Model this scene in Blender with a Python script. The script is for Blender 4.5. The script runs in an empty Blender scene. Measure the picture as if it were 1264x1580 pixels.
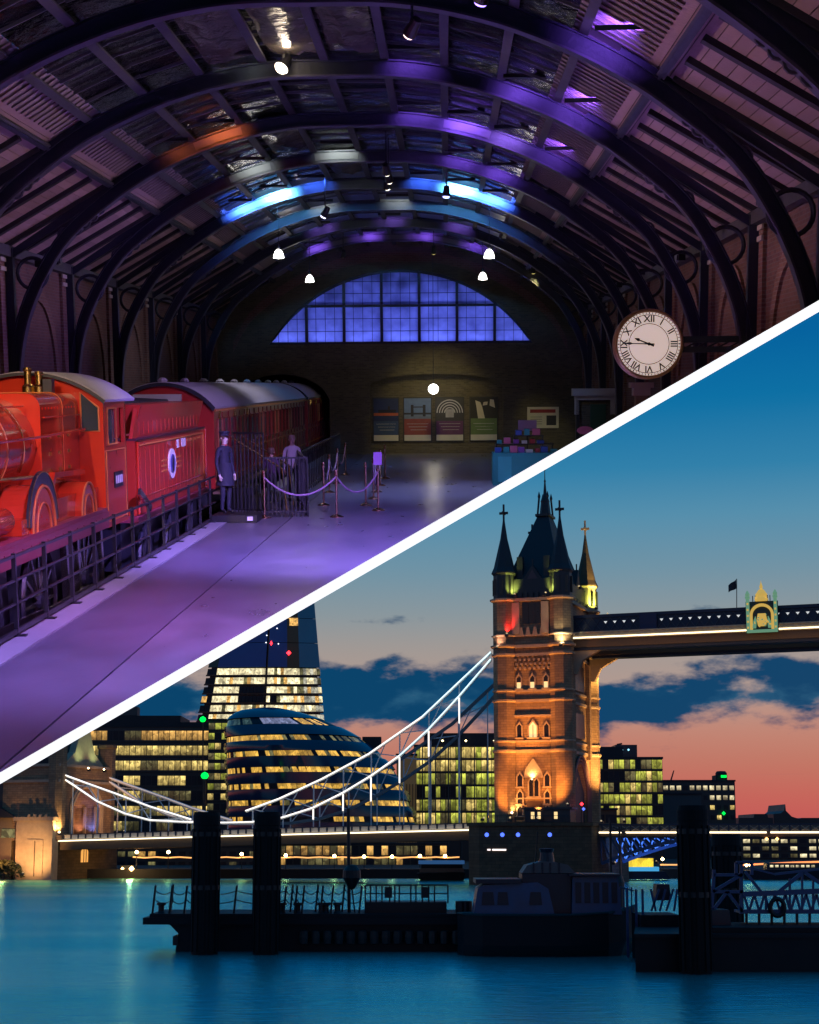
import bpy, bmesh, math, random
from mathutils import Vector as V, Matrix as Mx
random.seed(11)
sc = bpy.context.scene
COL = sc.collection
PI = math.pi
R = math.radians

# ------------------------------------------------------------------ camera
F, PX0, PY0, YH, CAMZ = 2400.0, 632.0, 940.0, 1293.0, 7.5      # focal length in photo pixels, axis, horizon row, eye above water
PITCH = math.atan((YH - PY0) / F)
CAM = V((0, 0, CAMZ))
cd = bpy.data.cameras.new('camera')
cam = bpy.data.objects.new('camera', cd)
COL.objects.link(cam)
cam.location = CAM
cam.rotation_euler = (PI / 2 + PITCH, 0, 0)
cd.sensor_fit = 'HORIZONTAL'
cd.sensor_width = 36
cd.lens = 36 * F / 1264
cd.shift_y = (PY0 - 790) / 1264
cd.clip_start, cd.clip_end = 0.3, 6000
sc.camera = cam

C_R, C_F, C_U = V((1, 0, 0)), V((0, math.cos(PITCH), math.sin(PITCH))), V((0, -math.sin(PITCH), math.cos(PITCH)))
def ray(x, y): return C_R * ((x - PX0) / F) + C_U * ((PY0 - y) / F) + C_F
def at(x, y, D):                                   # the point D metres north of the viewpoint
    r = ray(x, y); return CAM + r * (D / r.y)

def srgb(*c):
    return tuple(((v / 255) / 12.92 if v / 255 <= .04045 else ((v / 255 + .055) / 1.055) ** 2.4) for v in c)

# ------------------------------------------------------------------ sky and sun
SUN_EL, SUN_AZ = R(1.0), R(25)
w = bpy.data.worlds.new('World'); sc.world = w; w.use_nodes = True
nt = w.node_tree; nt.nodes.clear(); L = nt.links.new
def N(t, tree=None, **k):
    n = (tree or nt).nodes.new(t)
    for a, b in k.items(): setattr(n, a, b)
    return n
def math_n(op, a, b=None, c=None, tree=None, clamp=False):
    tree = tree or nt
    n = tree.nodes.new('ShaderNodeMath'); n.operation = op; n.use_clamp = clamp
    for i, v in enumerate((a, b, c)):
        if v is None: continue
        if isinstance(v, (int, float)): n.inputs[i].default_value = v
        else: tree.links.new(v, n.inputs[i])
    return n.outputs[0]
out = N('ShaderNodeOutputWorld'); bg = N('ShaderNodeBackground'); L(bg.outputs[0], out.inputs[0])
tc = N('ShaderNodeTexCoord'); sep = N('ShaderNodeSeparateXYZ'); L(tc.outputs['Generated'], sep.inputs[0])
el = math_n('MULTIPLY', math_n('ARCSINE', sep.outputs[2]), 180 / PI)           # elevation, degrees
az = math_n('MULTIPLY', math_n('ARCTAN2', sep.outputs[0], sep.outputs[1]), 180 / PI)
ramp = N('ShaderNodeValToRGB'); cr = ramp.color_ramp; cr.interpolation = 'LINEAR'
stops = [(-1, (88, 62, 70)), (0, (178, 92, 92)), (.8, (196, 92, 88)), (1.6, (196, 102, 92)), (2.7, (192, 118, 102)), (3.8, (192, 132, 116)),
         (5.3, (178, 152, 142)), (6.9, (160, 152, 148)), (8.1, (138, 150, 156)), (9.7, (112, 146, 164)), (11.7, (84, 142, 172)),
         (13.4, (48, 128, 170)), (15.7, (8, 112, 164)), (18, (0, 98, 158)), (20, (0, 93, 154)), (38, (0, 96, 153)), (89, (0, 94, 148))]
for i, (e, c) in enumerate(stops):
    p = (e + 1) / 90
    s = cr.elements[i] if i < 2 else cr.elements.new(p)
    s.position = p; s.color = (*srgb(*c), 1)
L(math_n('DIVIDE', math_n('ADD', el, 1), 90, clamp=True), ramp.inputs[0])
# cloud bank low over the horizon, a few wisps above it and one thin streak below
cxyz = N('ShaderNodeCombineXYZ'); L(math_n('MULTIPLY', az, .34), cxyz.inputs[0]); L(math_n('MULTIPLY', el, .75), cxyz.inputs[1]); cxyz.inputs[2].default_value = 3.7
n1 = N('ShaderNodeTexNoise'); n1.inputs['Scale'].default_value = 1.0; n1.inputs['Detail'].default_value = 7; n1.inputs['Roughness'].default_value = .56; L(cxyz.outputs[0], n1.inputs[0])
n2 = N('ShaderNodeTexNoise'); n2.inputs['Scale'].default_value = .42; n2.inputs['Detail'].default_value = 3; L(cxyz.outputs[0], n2.inputs[0])
def smooth(x, a, b):
    m = N('ShaderNodeMapRange', interpolation_type='SMOOTHSTEP'); m.clamp = True
    L(x, m.inputs[0]); m.inputs[1].default_value = a; m.inputs[2].default_value = b; return m.outputs[0]
dist = math_n('ABSOLUTE', math_n('SUBTRACT', el, 5.05))
bank = math_n('SUBTRACT', math_n('ADD', math_n('MULTIPLY', n1.outputs[0], 5.0), math_n('MULTIPLY', n2.outputs[0], 1.6)), math_n('ADD', math_n('MULTIPLY', dist, 1.15), 1.25))
m_bank = smooth(bank, .42, 1.3)
wv = math_n('SUBTRACT', math_n('MULTIPLY', n1.outputs[0], 3.0), math_n('MULTIPLY', math_n('ABSOLUTE', math_n('SUBTRACT', el, 7.9)), 1.0))
m_wisp = math_n('MULTIPLY', smooth(wv, 1.46, 1.85), .7)
st = math_n('SUBTRACT', math_n('MULTIPLY', n2.outputs[0], 1.0), math_n('MULTIPLY', math_n('ABSOLUTE', math_n('SUBTRACT', el, 2.25)), 5.5))
m_streak = math_n('MULTIPLY', smooth(st, .38, .6), .5)
mask = math_n('MAXIMUM', math_n('MAXIMUM', m_bank, m_wisp), m_streak)
ccol = N('ShaderNodeMix', data_type='RGBA'); L(smooth(n1.outputs[0], .34, .52), ccol.inputs[0])
ccol.inputs[6].default_value = (*srgb(34, 88, 122), 1); ccol.inputs[7].default_value = (*srgb(2, 66, 106), 1)
cm = N('ShaderNodeMix', data_type='RGBA'); L(mask, cm.inputs[0]); L(ramp.outputs[0], cm.inputs[6]); L(ccol.outputs[2], cm.inputs[7])
nis = N('ShaderNodeTexSky', sky_type='NISHITA'); nis.sun_disc = False; nis.sun_elevation = SUN_EL; nis.sun_rotation = SUN_AZ
nb = N('ShaderNodeBackground'); L(nis.outputs[0], nb.inputs[0]); nb.inputs[1].default_value = .0008
ad = N('ShaderNodeAddShader'); L(cm.outputs[2], bg.inputs[0]); bg.inputs[1].default_value = 1.0
L(bg.outputs[0], ad.inputs[0]); L(nb.outputs[0], ad.inputs[1]); L(ad.outputs[0], out.inputs[0])

sl = bpy.data.lights.new('sun', 'SUN'); sl.energy = .03; sl.angle = R(8); sl.color = (1, .6, .45)
so = bpy.data.objects.new('sun', sl); COL.objects.link(so)
so.rotation_euler = (PI / 2 - SUN_EL, 0, PI - SUN_AZ)

vs = sc.view_settings
vs.view_transform = 'Standard'; vs.look = 'None'; vs.exposure = 0; vs.gamma = 1; vs.use_curve_mapping = False
sc.render.engine = 'CYCLES'
sc.cycles.use_denoising = True
sc.cycles.max_bounces = 6; sc.cycles.diffuse_bounces = 3; sc.cycles.glossy_bounces = 3; sc.cycles.transmission_bounces = 4
sc.cycles.sample_clamp_indirect = 4; sc.cycles.caustics_reflective = False; sc.cycles.caustics_refractive = False

# ------------------------------------------------------------------ frames: the river world, the sloping station hall, the bridge
WM = Mx.Identity(4)
hy = ray(690, 592).normalized(); hx = hy.cross(V((0, 0, 1))).normalized(); hz = hx.cross(hy)
HM = Mx(((hx.x, hy.x, hz.x, CAM.x), (hx.y, hy.y, hz.y, CAM.y), (hx.z, hy.z, hz.z, CAM.z), (0, 0, 0, 1)))   # eye 3 m over the hall floor
HI = HM.inverted()
tw0 = at(848, 1293, 264)
BM = Mx.Translation((tw0.x, tw0.y, 0)) @ Mx.Rotation(R(-20), 4, 'Z')                                  # origin: tower centre at water level
BI = BM.inverted()
FR = WM
def hl(x, y, d):
    r = HI.to_3x3() @ ray(x, y); return r * (d / r.y)
def hfloor(x, y, z=-3.0):
    r = HI.to_3x3() @ ray(x, y); return r * (z / r.z)
def bl(x, y, yl):
    o = BI @ CAM; r = BI.to_3x3() @ ray(x, y); return o + r * ((yl - o.y) / r.y)

# ------------------------------------------------------------------ builders
INV = {}
class MB:
    def __init__(s): s.v = []; s.f = []
    def add(s, vs, fs):
        b = len(s.v); s.v += [tuple(v) for v in vs]; s.f += [tuple(b + i for i in f) for f in fs]; return s
    def box(s, x0, x1, y0, y1, z0, z1):
        return s.add([(x0, y0, z0), (x1, y0, z0), (x1, y1, z0), (x0, y1, z0), (x0, y0, z1), (x1, y0, z1), (x1, y1, z1), (x0, y1, z1)],
                     [(0, 3, 2, 1), (4, 5, 6, 7), (0, 1, 5, 4), (1, 2, 6, 5), (2, 3, 7, 6), (3, 0, 4, 7)])
    def cbox(s, c, sx, sy, sz): return s.box(c[0] - sx / 2, c[0] + sx / 2, c[1] - sy / 2, c[1] + sy / 2, c[2] - sz / 2, c[2] + sz / 2)
    def bar(s, a, b, w, h=None, up=None):
        a, b = V(a), V(b); h = h or w; d = (b - a).normalized()
        up = V(up) if up else (V((0, 0, 1)) if abs(d.z) < .95 else V((0, 1, 0)))
        r = d.cross(up).normalized(); u = r.cross(d)
        r = r * (w / 2); u = u * (h / 2)
        return s.add([a - r - u, a + r - u, a + r + u, a - r + u, b - r - u, b + r - u, b + r + u, b - r + u],
                     [(0, 1, 2, 3), (7, 6, 5, 4), (0, 4, 5, 1), (1, 5, 6, 2), (2, 6, 7, 3), (3, 7, 4, 0)])
    def tube(s, pts, r, n=8, closed=False):
        pts = [V(p) for p in pts]; m = len(pts); vs = []; rs = r if isinstance(r, (list, tuple)) else [r] * m
        ref = None
        for i, p in enumerate(pts):
            if closed: d = pts[(i + 1) % m] - pts[i - 1]
            else: d = pts[min(i + 1, m - 1)] - pts[max(i - 1, 0)]
            d.normalize()
            if ref is None: ref = V((0, 0, 1)) if abs(d.z) < .9 else V((1, 0, 0))
            a = d.cross(ref).normalized(); b = a.cross(d); ref = b
            for k in range(n):
                t = 2 * PI * k / n; vs.append(p + a * (rs[i] * math.cos(t)) + b * (rs[i] * math.sin(t)))
        fs = []
        for i in range(m if closed else m - 1):
            j = (i + 1) % m
            for k in range(n): fs.append((i * n + k, i * n + (k + 1) % n, j * n + (k + 1) % n, j * n + k))
        if not closed: fs += [tuple(range(n - 1, -1, -1)), tuple((m - 1) * n + k for k in range(n))]
        return s.add(vs, fs)
    def prism(s, poly, a0, a1, axis='y'):          # poly in (x,z) swept along y, in (y,z) along x, in (x,y) along z
        n = len(poly)
        mk = {'y': lambda p, t: (p[0], t, p[1]), 'x': lambda p, t: (t, p[0], p[1]), 'z': lambda p, t: (p[0], p[1], t)}[axis]
        vs = [mk(p, a0) for p in poly] + [mk(p, a1) for p in poly]
        return s.add(vs, [tuple(range(n)), tuple(range(2 * n - 1, n - 1, -1))] + [(i, n + i, n + (i + 1) % n, (i + 1) % n) for i in range(n)])
    def lathe(s, prof, n=16, c=(0, 0, 0), axis='z', ph=0.0):
        vs = []
        for r, t in prof:
            for k in range(n):
                a = 2 * PI * (k + ph) / n; p, q = r * math.cos(a), r * math.sin(a)
                vs.append((c[0] + p, c[1] + q, c[2] + t) if axis == 'z' else ((c[0] + p, c[1] + t, c[2] + q) if axis == 'y' else (c[0] + t, c[1] + p, c[2] + q)))
        m = len(prof); fs = []
        for i in range(m - 1):
            for k in range(n): fs.append((i * n + k, i * n + (k + 1) % n, (i + 1) * n + (k + 1) % n, (i + 1) * n + k))
        fs += [tuple(range(n - 1, -1, -1)), tuple((m - 1) * n + k for k in range(n))]
        return s.add(vs, fs)
    def strip(s, inner, outer, y0, y1):            # two polylines in (x,z), joined and swept in y
        n = len(inner); vs = []
        for p, q in zip(inner, outer): vs += [(p[0], y0, p[1]), (q[0], y0, q[1]), (q[0], y1, q[1]), (p[0], y1, p[1])]
        fs = [(0, 1, 2, 3), tuple(4 * (n - 1) + k for k in (3, 2, 1, 0))]
        for i in range(n - 1):
            for k in range(4): fs.append((4 * i + k, 4 * i + 4 + k, 4 * i + 4 + (k + 1) % 4, 4 * i + (k + 1) % 4))
        return s.add(vs, fs)
    def build(s, name, m, parent=None, smooth=False, loc=None):
        me = bpy.data.meshes.new(name)
        inv = None
        if parent is not None: inv = INV.get(parent.name)
        elif loc is not None: inv = Mx.Translation(V(loc)).inverted()
        me.from_pydata([tuple(inv @ V(v)) for v in s.v] if inv else s.v, [], s.f)
        bm = bmesh.new(); bm.from_mesh(me); bmesh.ops.recalc_face_normals(bm, faces=bm.faces); bm.to_mesh(me); bm.free()
        me.materials.append(m)
        if smooth: me.shade_smooth(); me.set_sharp_from_angle(angle=R(38))
        o = bpy.data.objects.new(name, me); COL.objects.link(o)
        if parent is not None:
            o.parent = parent
            if inv: INV[o.name] = inv
        else:
            o.matrix_world = FR @ (Mx.Translation(V(loc)) if loc is not None else Mx.Identity(4))
            if loc is not None: INV[o.name] = inv
        return o
def tag(o, label, cat, group=None):
    o['label'] = label; o['category'] = cat
    if group: o['group'] = group
    return o
def thing(name, label, cat, loc=(0, 0, 0), rz=0, group=None):
    o = bpy.data.objects.new(name, None); COL.objects.link(o); o.empty_display_size = .3
    m = Mx.Translation(V(loc)) @ Mx.Rotation(rz, 4, 'Z')
    o.matrix_world = FR @ m; INV[o.name] = m.inverted()
    return tag(o, label, cat, group)
def struct(mb, name, m, loc=(0, 0, 0)):
    o = mb.build(name, m, loc=loc); o['kind'] = 'structure'; return o
def dup(root, label, loc, rz=0):
    def cp(o, par):
        c = o.copy(); COL.objects.link(c); c.parent = par
        for ch in o.children: cp(ch, c)
        return c
    r = cp(root, None); r['label'] = label
    m = Mx.Translation(V(loc)) @ Mx.Rotation(rz, 4, 'Z'); r.matrix_world = FR @ m; INV[r.name] = m.inverted()
    return r
UNIT = {}
def piece(name, m, parent, c, size, rot=None):     # one small block piece: shared unit mesh, own size
    key = m.name
    if key not in UNIT:
        me = bpy.data.meshes.new('block'); b = MB().cbox((0, 0, 0), 1, 1, 1); me.from_pydata(b.v, [], b.f); me.materials.append(m); UNIT[key] = me
    o = bpy.data.objects.new(name, UNIT[key]); COL.objects.link(o); o.parent = parent
    mm = Mx.Translation(V(c)) @ (rot or Mx.Identity(4)) @ Mx.Diagonal((size[0], size[1], size[2], 1))
    iv = INV.get(parent.name)
    o.matrix_basis = (iv @ mm) if iv else mm
    return o

# ------------------------------------------------------------------ materials
MATS = {}
def mat(name, col, rough=.6, metal=0, var=.2, scale=2.0, bump=0, bscale=14, emit=0, ecol=None, rnd=0, spec=.5, coat=0, stretch=None):
    if name in MATS: return MATS[name]
    m = bpy.data.materials.new(name); m.use_nodes = True; t = m.node_tree; t.nodes.clear(); l = t.links.new
    o = N('ShaderNodeOutputMaterial', t); b = N('ShaderNodeBsdfPrincipled', t); l(b.outputs[0], o.inputs[0])
    tcx = N('ShaderNodeTexCoord', t); g = N('ShaderNodeNewGeometry', t); src = g.outputs['Position']
    if stretch:
        mp = N('ShaderNodeMapping', t); mp.inputs['Scale'].default_value = stretch; l(src, mp.inputs[0]); src = mp.outputs[0]
    n = N('ShaderNodeTexNoise', t); n.inputs['Scale'].default_value = scale; n.inputs['Detail'].default_value = 5; n.inputs['Roughness'].default_value = .6; l(src, n.inputs[0])
    v = math_n('ADD', math_n('MULTIPLY', n.outputs[0], 2 * var, tree=t), 1 - var, tree=t)
    if rnd:
        oi = N('ShaderNodeObjectInfo', t)
        v = math_n('MULTIPLY', v, math_n('ADD', math_n('MULTIPLY', oi.outputs['Random'], rnd, tree=t), 1 - rnd / 2, tree=t), tree=t)
    mx = N('ShaderNodeVectorMath', t, operation='SCALE'); mx.inputs[0].default_value = col; l(v, mx.inputs['Scale'])
    l(mx.outputs[0], b.inputs['Base Color'])
    b.inputs['Metallic'].default_value = metal
    b.inputs['Specular IOR Level'].default_value = spec
    b.inputs['Coat Weight'].default_value = coat; b.inputs['Coat Roughness'].default_value = .06
    rr = math_n('ADD', math_n('MULTIPLY', n.outputs[0], rough * .5, tree=t), rough * .75, tree=t, clamp=True); l(rr, b.inputs['Roughness'])
    if bump:
        n3 = N('ShaderNodeTexNoise', t); n3.inputs['Scale'].default_value = bscale; n3.inputs['Detail'].default_value = 4; l(src, n3.inputs[0])
        bp = N('ShaderNodeBump', t); bp.inputs['Strength'].default_value = bump; bp.inputs['Distance'].default_value = .05; l(n3.outputs[0], bp.inputs['Height']); l(bp.outputs[0], b.inputs['Normal'])
    if emit:
        b.inputs['Emission Color'].default_value = (*(ecol or col), 1); b.inputs['Emission Strength'].default_value = emit
    MATS[name] = m; return m
def brick_mat(name, c1, c2, mortar, bw, bh, rough=.85, bump=.4, msize=.012, var=.35):
    m = bpy.data.materials.new(name); m.use_nodes = True; t = m.node_tree; t.nodes.clear(); l = t.links.new
    o = N('ShaderNodeOutputMaterial', t); b = N('ShaderNodeBsdfPrincipled', t); l(b.outputs[0], o.inputs[0])
    tcx = N('ShaderNodeTexCoord', t); sp = N('ShaderNodeSeparateXYZ', t); l(tcx.outputs['Object'], sp.inputs[0])
    cb = N('ShaderNodeCombineXYZ', t); l(math_n('ADD', sp.outputs[0], sp.outputs[1], tree=t), cb.inputs[0]); l(sp.outputs[2], cb.inputs[1])
    k = N('ShaderNodeTexBrick', t); l(cb.outputs[0], k.inputs[0])
    k.inputs['Scale'].default_value = 1; k.inputs['Brick Width'].default_value = bw; k.inputs['Row Height'].default_value = bh
    k.inputs['Mortar Size'].default_value = msize; k.inputs['Mortar Smooth'].default_value = .3
    k.inputs['Color1'].default_value = (*c1, 1); k.inputs['Color2'].default_value = (*c2, 1); k.inputs['Mortar'].default_value = (*mortar, 1)
    n = N('ShaderNodeTexNoise', t); n.inputs['Scale'].default_value = .9; n.inputs['Detail'].default_value = 6; l(tcx.outputs['Object'], n.inputs[0])
    mx = N('ShaderNodeVectorMath', t, operation='SCALE'); l(k.outputs[0], mx.inputs[0]); l(math_n('ADD', math_n('MULTIPLY', n.outputs[0], 2 * var, tree=t), 1 - var, tree=t), mx.inputs['Scale'])
    l(mx.outputs[0], b.inputs['Base Color']); b.inputs['Roughness'].default_value = rough; b.inputs['Specular IOR Level'].default_value = .3
    bp = N('ShaderNodeBump', t); bp.inputs['Strength'].default_value = bump; bp.inputs['Distance'].default_value = .03
    l(math_n('SUBTRACT', n.outputs[0], k.outputs['Fac'], tree=t), bp.inputs['Height']); l(bp.outputs[0], b.inputs['Normal'])
    MATS[name] = m; return m
def lit_mat(name, col, s, scale=.6, contrast=.8, stretch=(1, 1, 1), rnd=.8, dark=.26):   # lit room painted as glow: noise for lamps, blinds, furniture, brighter towards the top
    m = bpy.data.materials.new(name); m.use_nodes = True; t = m.node_tree; t.nodes.clear(); l = t.links.new
    o = N('ShaderNodeOutputMaterial', t); b = N('ShaderNodeBsdfPrincipled', t); l(b.outputs[0], o.inputs[0])
    g = N('ShaderNodeNewGeometry', t); mp = N('ShaderNodeMapping', t); mp.inputs['Scale'].default_value = stretch; l(g.outputs['Position'], mp.inputs[0])
    n = N('ShaderNodeTexNoise', t); n.inputs['Scale'].default_value = scale; n.inputs['Detail'].default_value = 4; n.inputs['Roughness'].default_value = .65; l(mp.outputs[0], n.inputs[0])
    mr = N('ShaderNodeMapRange', t); 
    n.inputs['Scale'].default_value = scale * 2.2
    n2 = N('ShaderNodeTexVoronoi', t); n2.inputs['Scale'].default_value = .9; l(g.outputs['Position'], n2.inputs[0]); sp_ = N('ShaderNodeSeparateColor', t); l(n2.outputs['Color'], sp_.inputs[0])
    l(math_n('ADD', math_n('MULTIPLY', n.outputs[0], .7, tree=t), math_n('MULTIPLY', sp_.outputs[0], .3, tree=t), tree=t), mr.inputs[0]); mr.inputs[1].default_value = .5 - .3 * (1.2 - contrast); mr.inputs[2].default_value = .5 + .22
    mr.inputs[3].default_value = dark; mr.inputs[4].default_value = 1
    oi = N('ShaderNodeObjectInfo', t)
    tob = N('ShaderNodeTexCoord', t); soz = N('ShaderNodeSeparateXYZ', t); l(tob.outputs['Object'], soz.inputs[0])
    ceil = math_n('ADD', math_n('MULTIPLY', math_n('ADD', soz.outputs[2], .5, tree=t, clamp=True), 1.0, tree=t), .42, tree=t)  # ceiling light painted in: glow rises towards the pane's top
    e = math_n('MULTIPLY', math_n('MULTIPLY', math_n('MULTIPLY', mr.outputs[0], ceil, tree=t), math_n('ADD', math_n('MULTIPLY', oi.outputs['Random'], rnd, tree=t), 1 - rnd * .6, tree=t), tree=t), s, tree=t)
    b.inputs['Base Color'].default_value = (.02, .02, .025, 1); b.inputs['Roughness'].default_value = .12
    b.inputs['Emission Color'].default_value = (*col, 1); l(e, b.inputs['Emission Strength'])
    m.cycles.emission_sampling = 'NONE'
    MATS[name] = m; return m
def glow(name, col, s, sample=True):
    m = mat(name, col, emit=s, ecol=col, var=.02)
    if not sample: m.cycles.emission_sampling = 'NONE'
    return m

HALL_GAIN, FLOOD_GAIN = 3.4, 3.1
def lamp(kind, name, parent, p, power, col, target=None, size=.2, angle=60, blend=.6, sizey=None, spread=180):
    d = bpy.data.lights.new(name, kind); d.energy = power; d.color = col
    if kind == 'SPOT': d.spot_size = R(angle); d.spot_blend = blend; d.shadow_soft_size = size
    elif kind == 'AREA':
        d.size = size; d.spread = R(spread)
        if sizey: d.shape = 'RECTANGLE'; d.size_y = sizey
    else: d.shadow_soft_size = size
    o = bpy.data.objects.new(name, d); COL.objects.link(o)
    m = Mx.Translation(V(p))
    if target is not None: m = m @ (V(target) - V(p)).to_track_quat('-Z', 'Y').to_matrix().to_4x4()
    o.parent = parent; o.matrix_basis = (INV[parent.name] if parent.name in INV else Mx.Identity(4)) @ m
    return o

# ================================================================== THE WHITE DIVIDING SLAB between the hall and the river
BAR_A, BAR_B, BAR_T = (0, 1201.0), (1264, 472.0), 15.4
dA, dB = ray(*BAR_A), ray(*BAR_B)
PN = dA.cross(dB).normalized()                     # normal of the slab's plane
if PN.z < 0: PN = -PN                              # towards the hall
def slab_mb(d0, d1, th):
    e = (dB - dA); v = []
    for d in (d0, d1):
        for t in (-.35, 1.3):
            p = CAM + (dA + e * t) * d
            v += [p - PN * th / 2, p + PN * th / 2]
    return MB().add(v, [(0, 1, 3, 2), (4, 6, 7, 5), (0, 2, 6, 4), (1, 5, 7, 3), (0, 4, 5, 1), (2, 3, 7, 6)])
M_slab = mat('white_plaster', (.8, .8, .8), .7, var=.03)
M_edge = glow('added_glow_edge', (1, 1, 1), 1.05)  # glow added so the edge shows pure white, no lamp there
FR = WM
dv = thing('dividing_slab', 'long white slab slanting between station hall and river, white glow added to its front edge', 'partition')
slab_mb(10.02, 70, .05).build('slab', M_slab, dv)  # added body behind the edge, keeps hall light off the river
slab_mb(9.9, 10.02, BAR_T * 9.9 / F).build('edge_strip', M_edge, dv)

# ================================================================== THE STATION HALL
FR = HM
CX, FZ, YE, Y0 = -2.03, -3.0, 67.9, 6.0            # hall centre line, floor, end wall, near end
navy = mat('navy_iron', (.010, .013, .030), .5, var=.35, scale=3, bump=.15)
navy_l = mat('worn_iron_edge', (.055, .05, .075), .5, var=.4, scale=5)
catch_m = mat('catch_plate_paint', (.10, .10, .105), .6, var=.3, scale=3)
purl = mat('purlin_paint', (.042, .040, .050), .6, var=.3, scale=4)
pinkb = mat('pale_boards', (.36, .235, .24), .7, var=.25, scale=2.2, bump=.2, rnd=.25)
raft = mat('dark_rafter', (.018, .015, .022), .7, var=.3)
corr = mat('corrugated_panel', (.32, .26, .28), .55, var=.2, scale=1.2)
groove_m = mat('groove_dark', (.20, .15, .16), .7)
dglass = mat('dark_roof_glass', (.010, .010, .014), .12, var=.6, scale=1.5, bump=1.0, bscale=3.5, spec=.8)
pglass = mat('grey_roof_glass', (.10, .115, .11), .35, var=.4, scale=1.2, bump=.3, bscale=5, rnd=.4)  # paler copy for the far bays, their lit look put into the colour
barm = mat('glazing_bar', (.10, .10, .12), .4, var=.3, rnd=.2)
floor_m = mat('polished_concrete', (.145, .135, .165), .30, var=.5, scale=1.7, bump=.12, bscale=3, stretch=(1, .35, 1))
floor_d = mat('darker_concrete', (.11, .10, .135), .34, var=.5, scale=1.4, bump=.12, bscale=3, stretch=(1, .35, 1))
edge_m = mat('edge_paint', (.26, .245, .28), .55, var=.25, scale=4)
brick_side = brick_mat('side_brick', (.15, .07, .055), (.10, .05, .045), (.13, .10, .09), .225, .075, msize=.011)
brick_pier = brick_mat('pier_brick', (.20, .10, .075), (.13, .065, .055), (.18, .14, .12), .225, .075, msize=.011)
brick_end = brick_mat('end_brick', (.13, .11, .07), (.08, .07, .05), (.12, .105, .085), .225, .075, msize=.011)
pale_stone = mat('pale_cornice', (.4, .36, .34), .7, var=.2)

# floor, edge strip, pit
struct(MB().box(-3.55, 6.0, Y0, YE, FZ - .3, FZ), 'hall_floor', floor_m)
struct(MB().box(-4.86, -3.58, Y0, YE, FZ - .3, FZ - .006), 'hall_floor_strip', floor_d)
struct(MB().box(-5.3, -4.87, Y0, YE, FZ - .3, FZ + .012), 'platform_edge', edge_m)
struct(MB().box(-5.3, -5.24, Y0, YE, -4.0, FZ - .302), 'platform_face', mat('pit_wall', (.05, .045, .05), .8))
ballast = mat('ballast', (.06, .055, .055), .9, var=.6, scale=9, bump=.8, bscale=20)
struct(MB().box(-10.2, -5.3, Y0, YE + 12, -4.3, -4.0), 'track_bed', ballast)
trk = thing('railway_track', 'railway track lying in the pit under the red train', 'track', (-6.76, 20, -4.0))
steel = mat('rail_steel', (.35, .33, .32), .35, metal=.9, var=.3, scale=6)
for x in (-7.5, -6.02): MB().box(x - .035, x + .035, Y0, YE + 11, -3.98, -3.83).build('rail', steel, trk)
sleeper = mat('sleeper_wood', (.05, .035, .025), .85, var=.4)
for k in range(70): piece('sleeper', sleeper, trk, (-6.76, Y0 + .4 + k * .95, -3.99), (2.3, .24, .07))

# roof profile (offset from the centre line, height over the eye)
CP = [(-1.2, 5.6), (0, 5.62), (1.2, 5.6), (2.3, 5.42), (3.3, 5.12), (4.3, 4.69), (5.2, 4.15), (6.3, 3.28), (6.95, 2.36), (7.36, 1.45), (7.55, .54), (7.62, -.6), (7.64, -1.8), (7.64, -3.0)]
def spl(P, per=4):
    o = []
    for i in range(1, len(P) - 1):
        p0, p1, p2, p3 = P[i - 1], P[i], P[i + 1], P[min(i + 2, len(P) - 1)]
        for k in range(per):
            t = k / per
            o.append(tuple(.5 * ((2 * p1[j]) + (-p0[j] + p2[j]) * t + (2 * p0[j] - 5 * p1[j] + 4 * p2[j] - p3[j]) * t * t + (-p0[j] + 3 * p1[j] - 3 * p2[j] + p3[j]) * t ** 3) for j in (0, 1)))
    return o + [P[-1]]
HALF = spl(CP)
CURVE = [(-x, z) for x, z in HALF[:0:-1]] + HALF
def offs(P, f):
    o = []
    for i, p in enumerate(P):
        a, b = P[max(i - 1, 0)], P[min(i + 1, len(P) - 1)]
        dx, dz = b[0] - a[0], b[1] - a[1]; n = math.hypot(dx, dz) or 1
        h = f(p); o.append((p[0] - dz / n * h, p[1] + dx / n * h))
    return o
def zin(dx):
    dx = abs(dx)
    for (a, za), (b, zb) in zip(HALF, HALF[1:]):
        if a <= dx <= b: return za + (zb - za) * (dx - a) / (b - a)
    return HALF[-1][1]
S = lambda P: [(CX + x, z) for x, z in P]
YS = [29.66 + 5.56 * k for k in range(-4, 6)] + [63.0]
YS = [7.42, 12.98, 18.54, 24.1, 29.66, 35.2, 40.8, 46.3, 51.9, 57.4, 63.0]
ORD = ['first', 'second', 'third', 'fourth', 'fifth', 'sixth', 'seventh', 'eighth', 'ninth', 'tenth', 'eleventh', 'twelfth', 'thirteenth', 'fourteenth', 'fifteenth']
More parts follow.
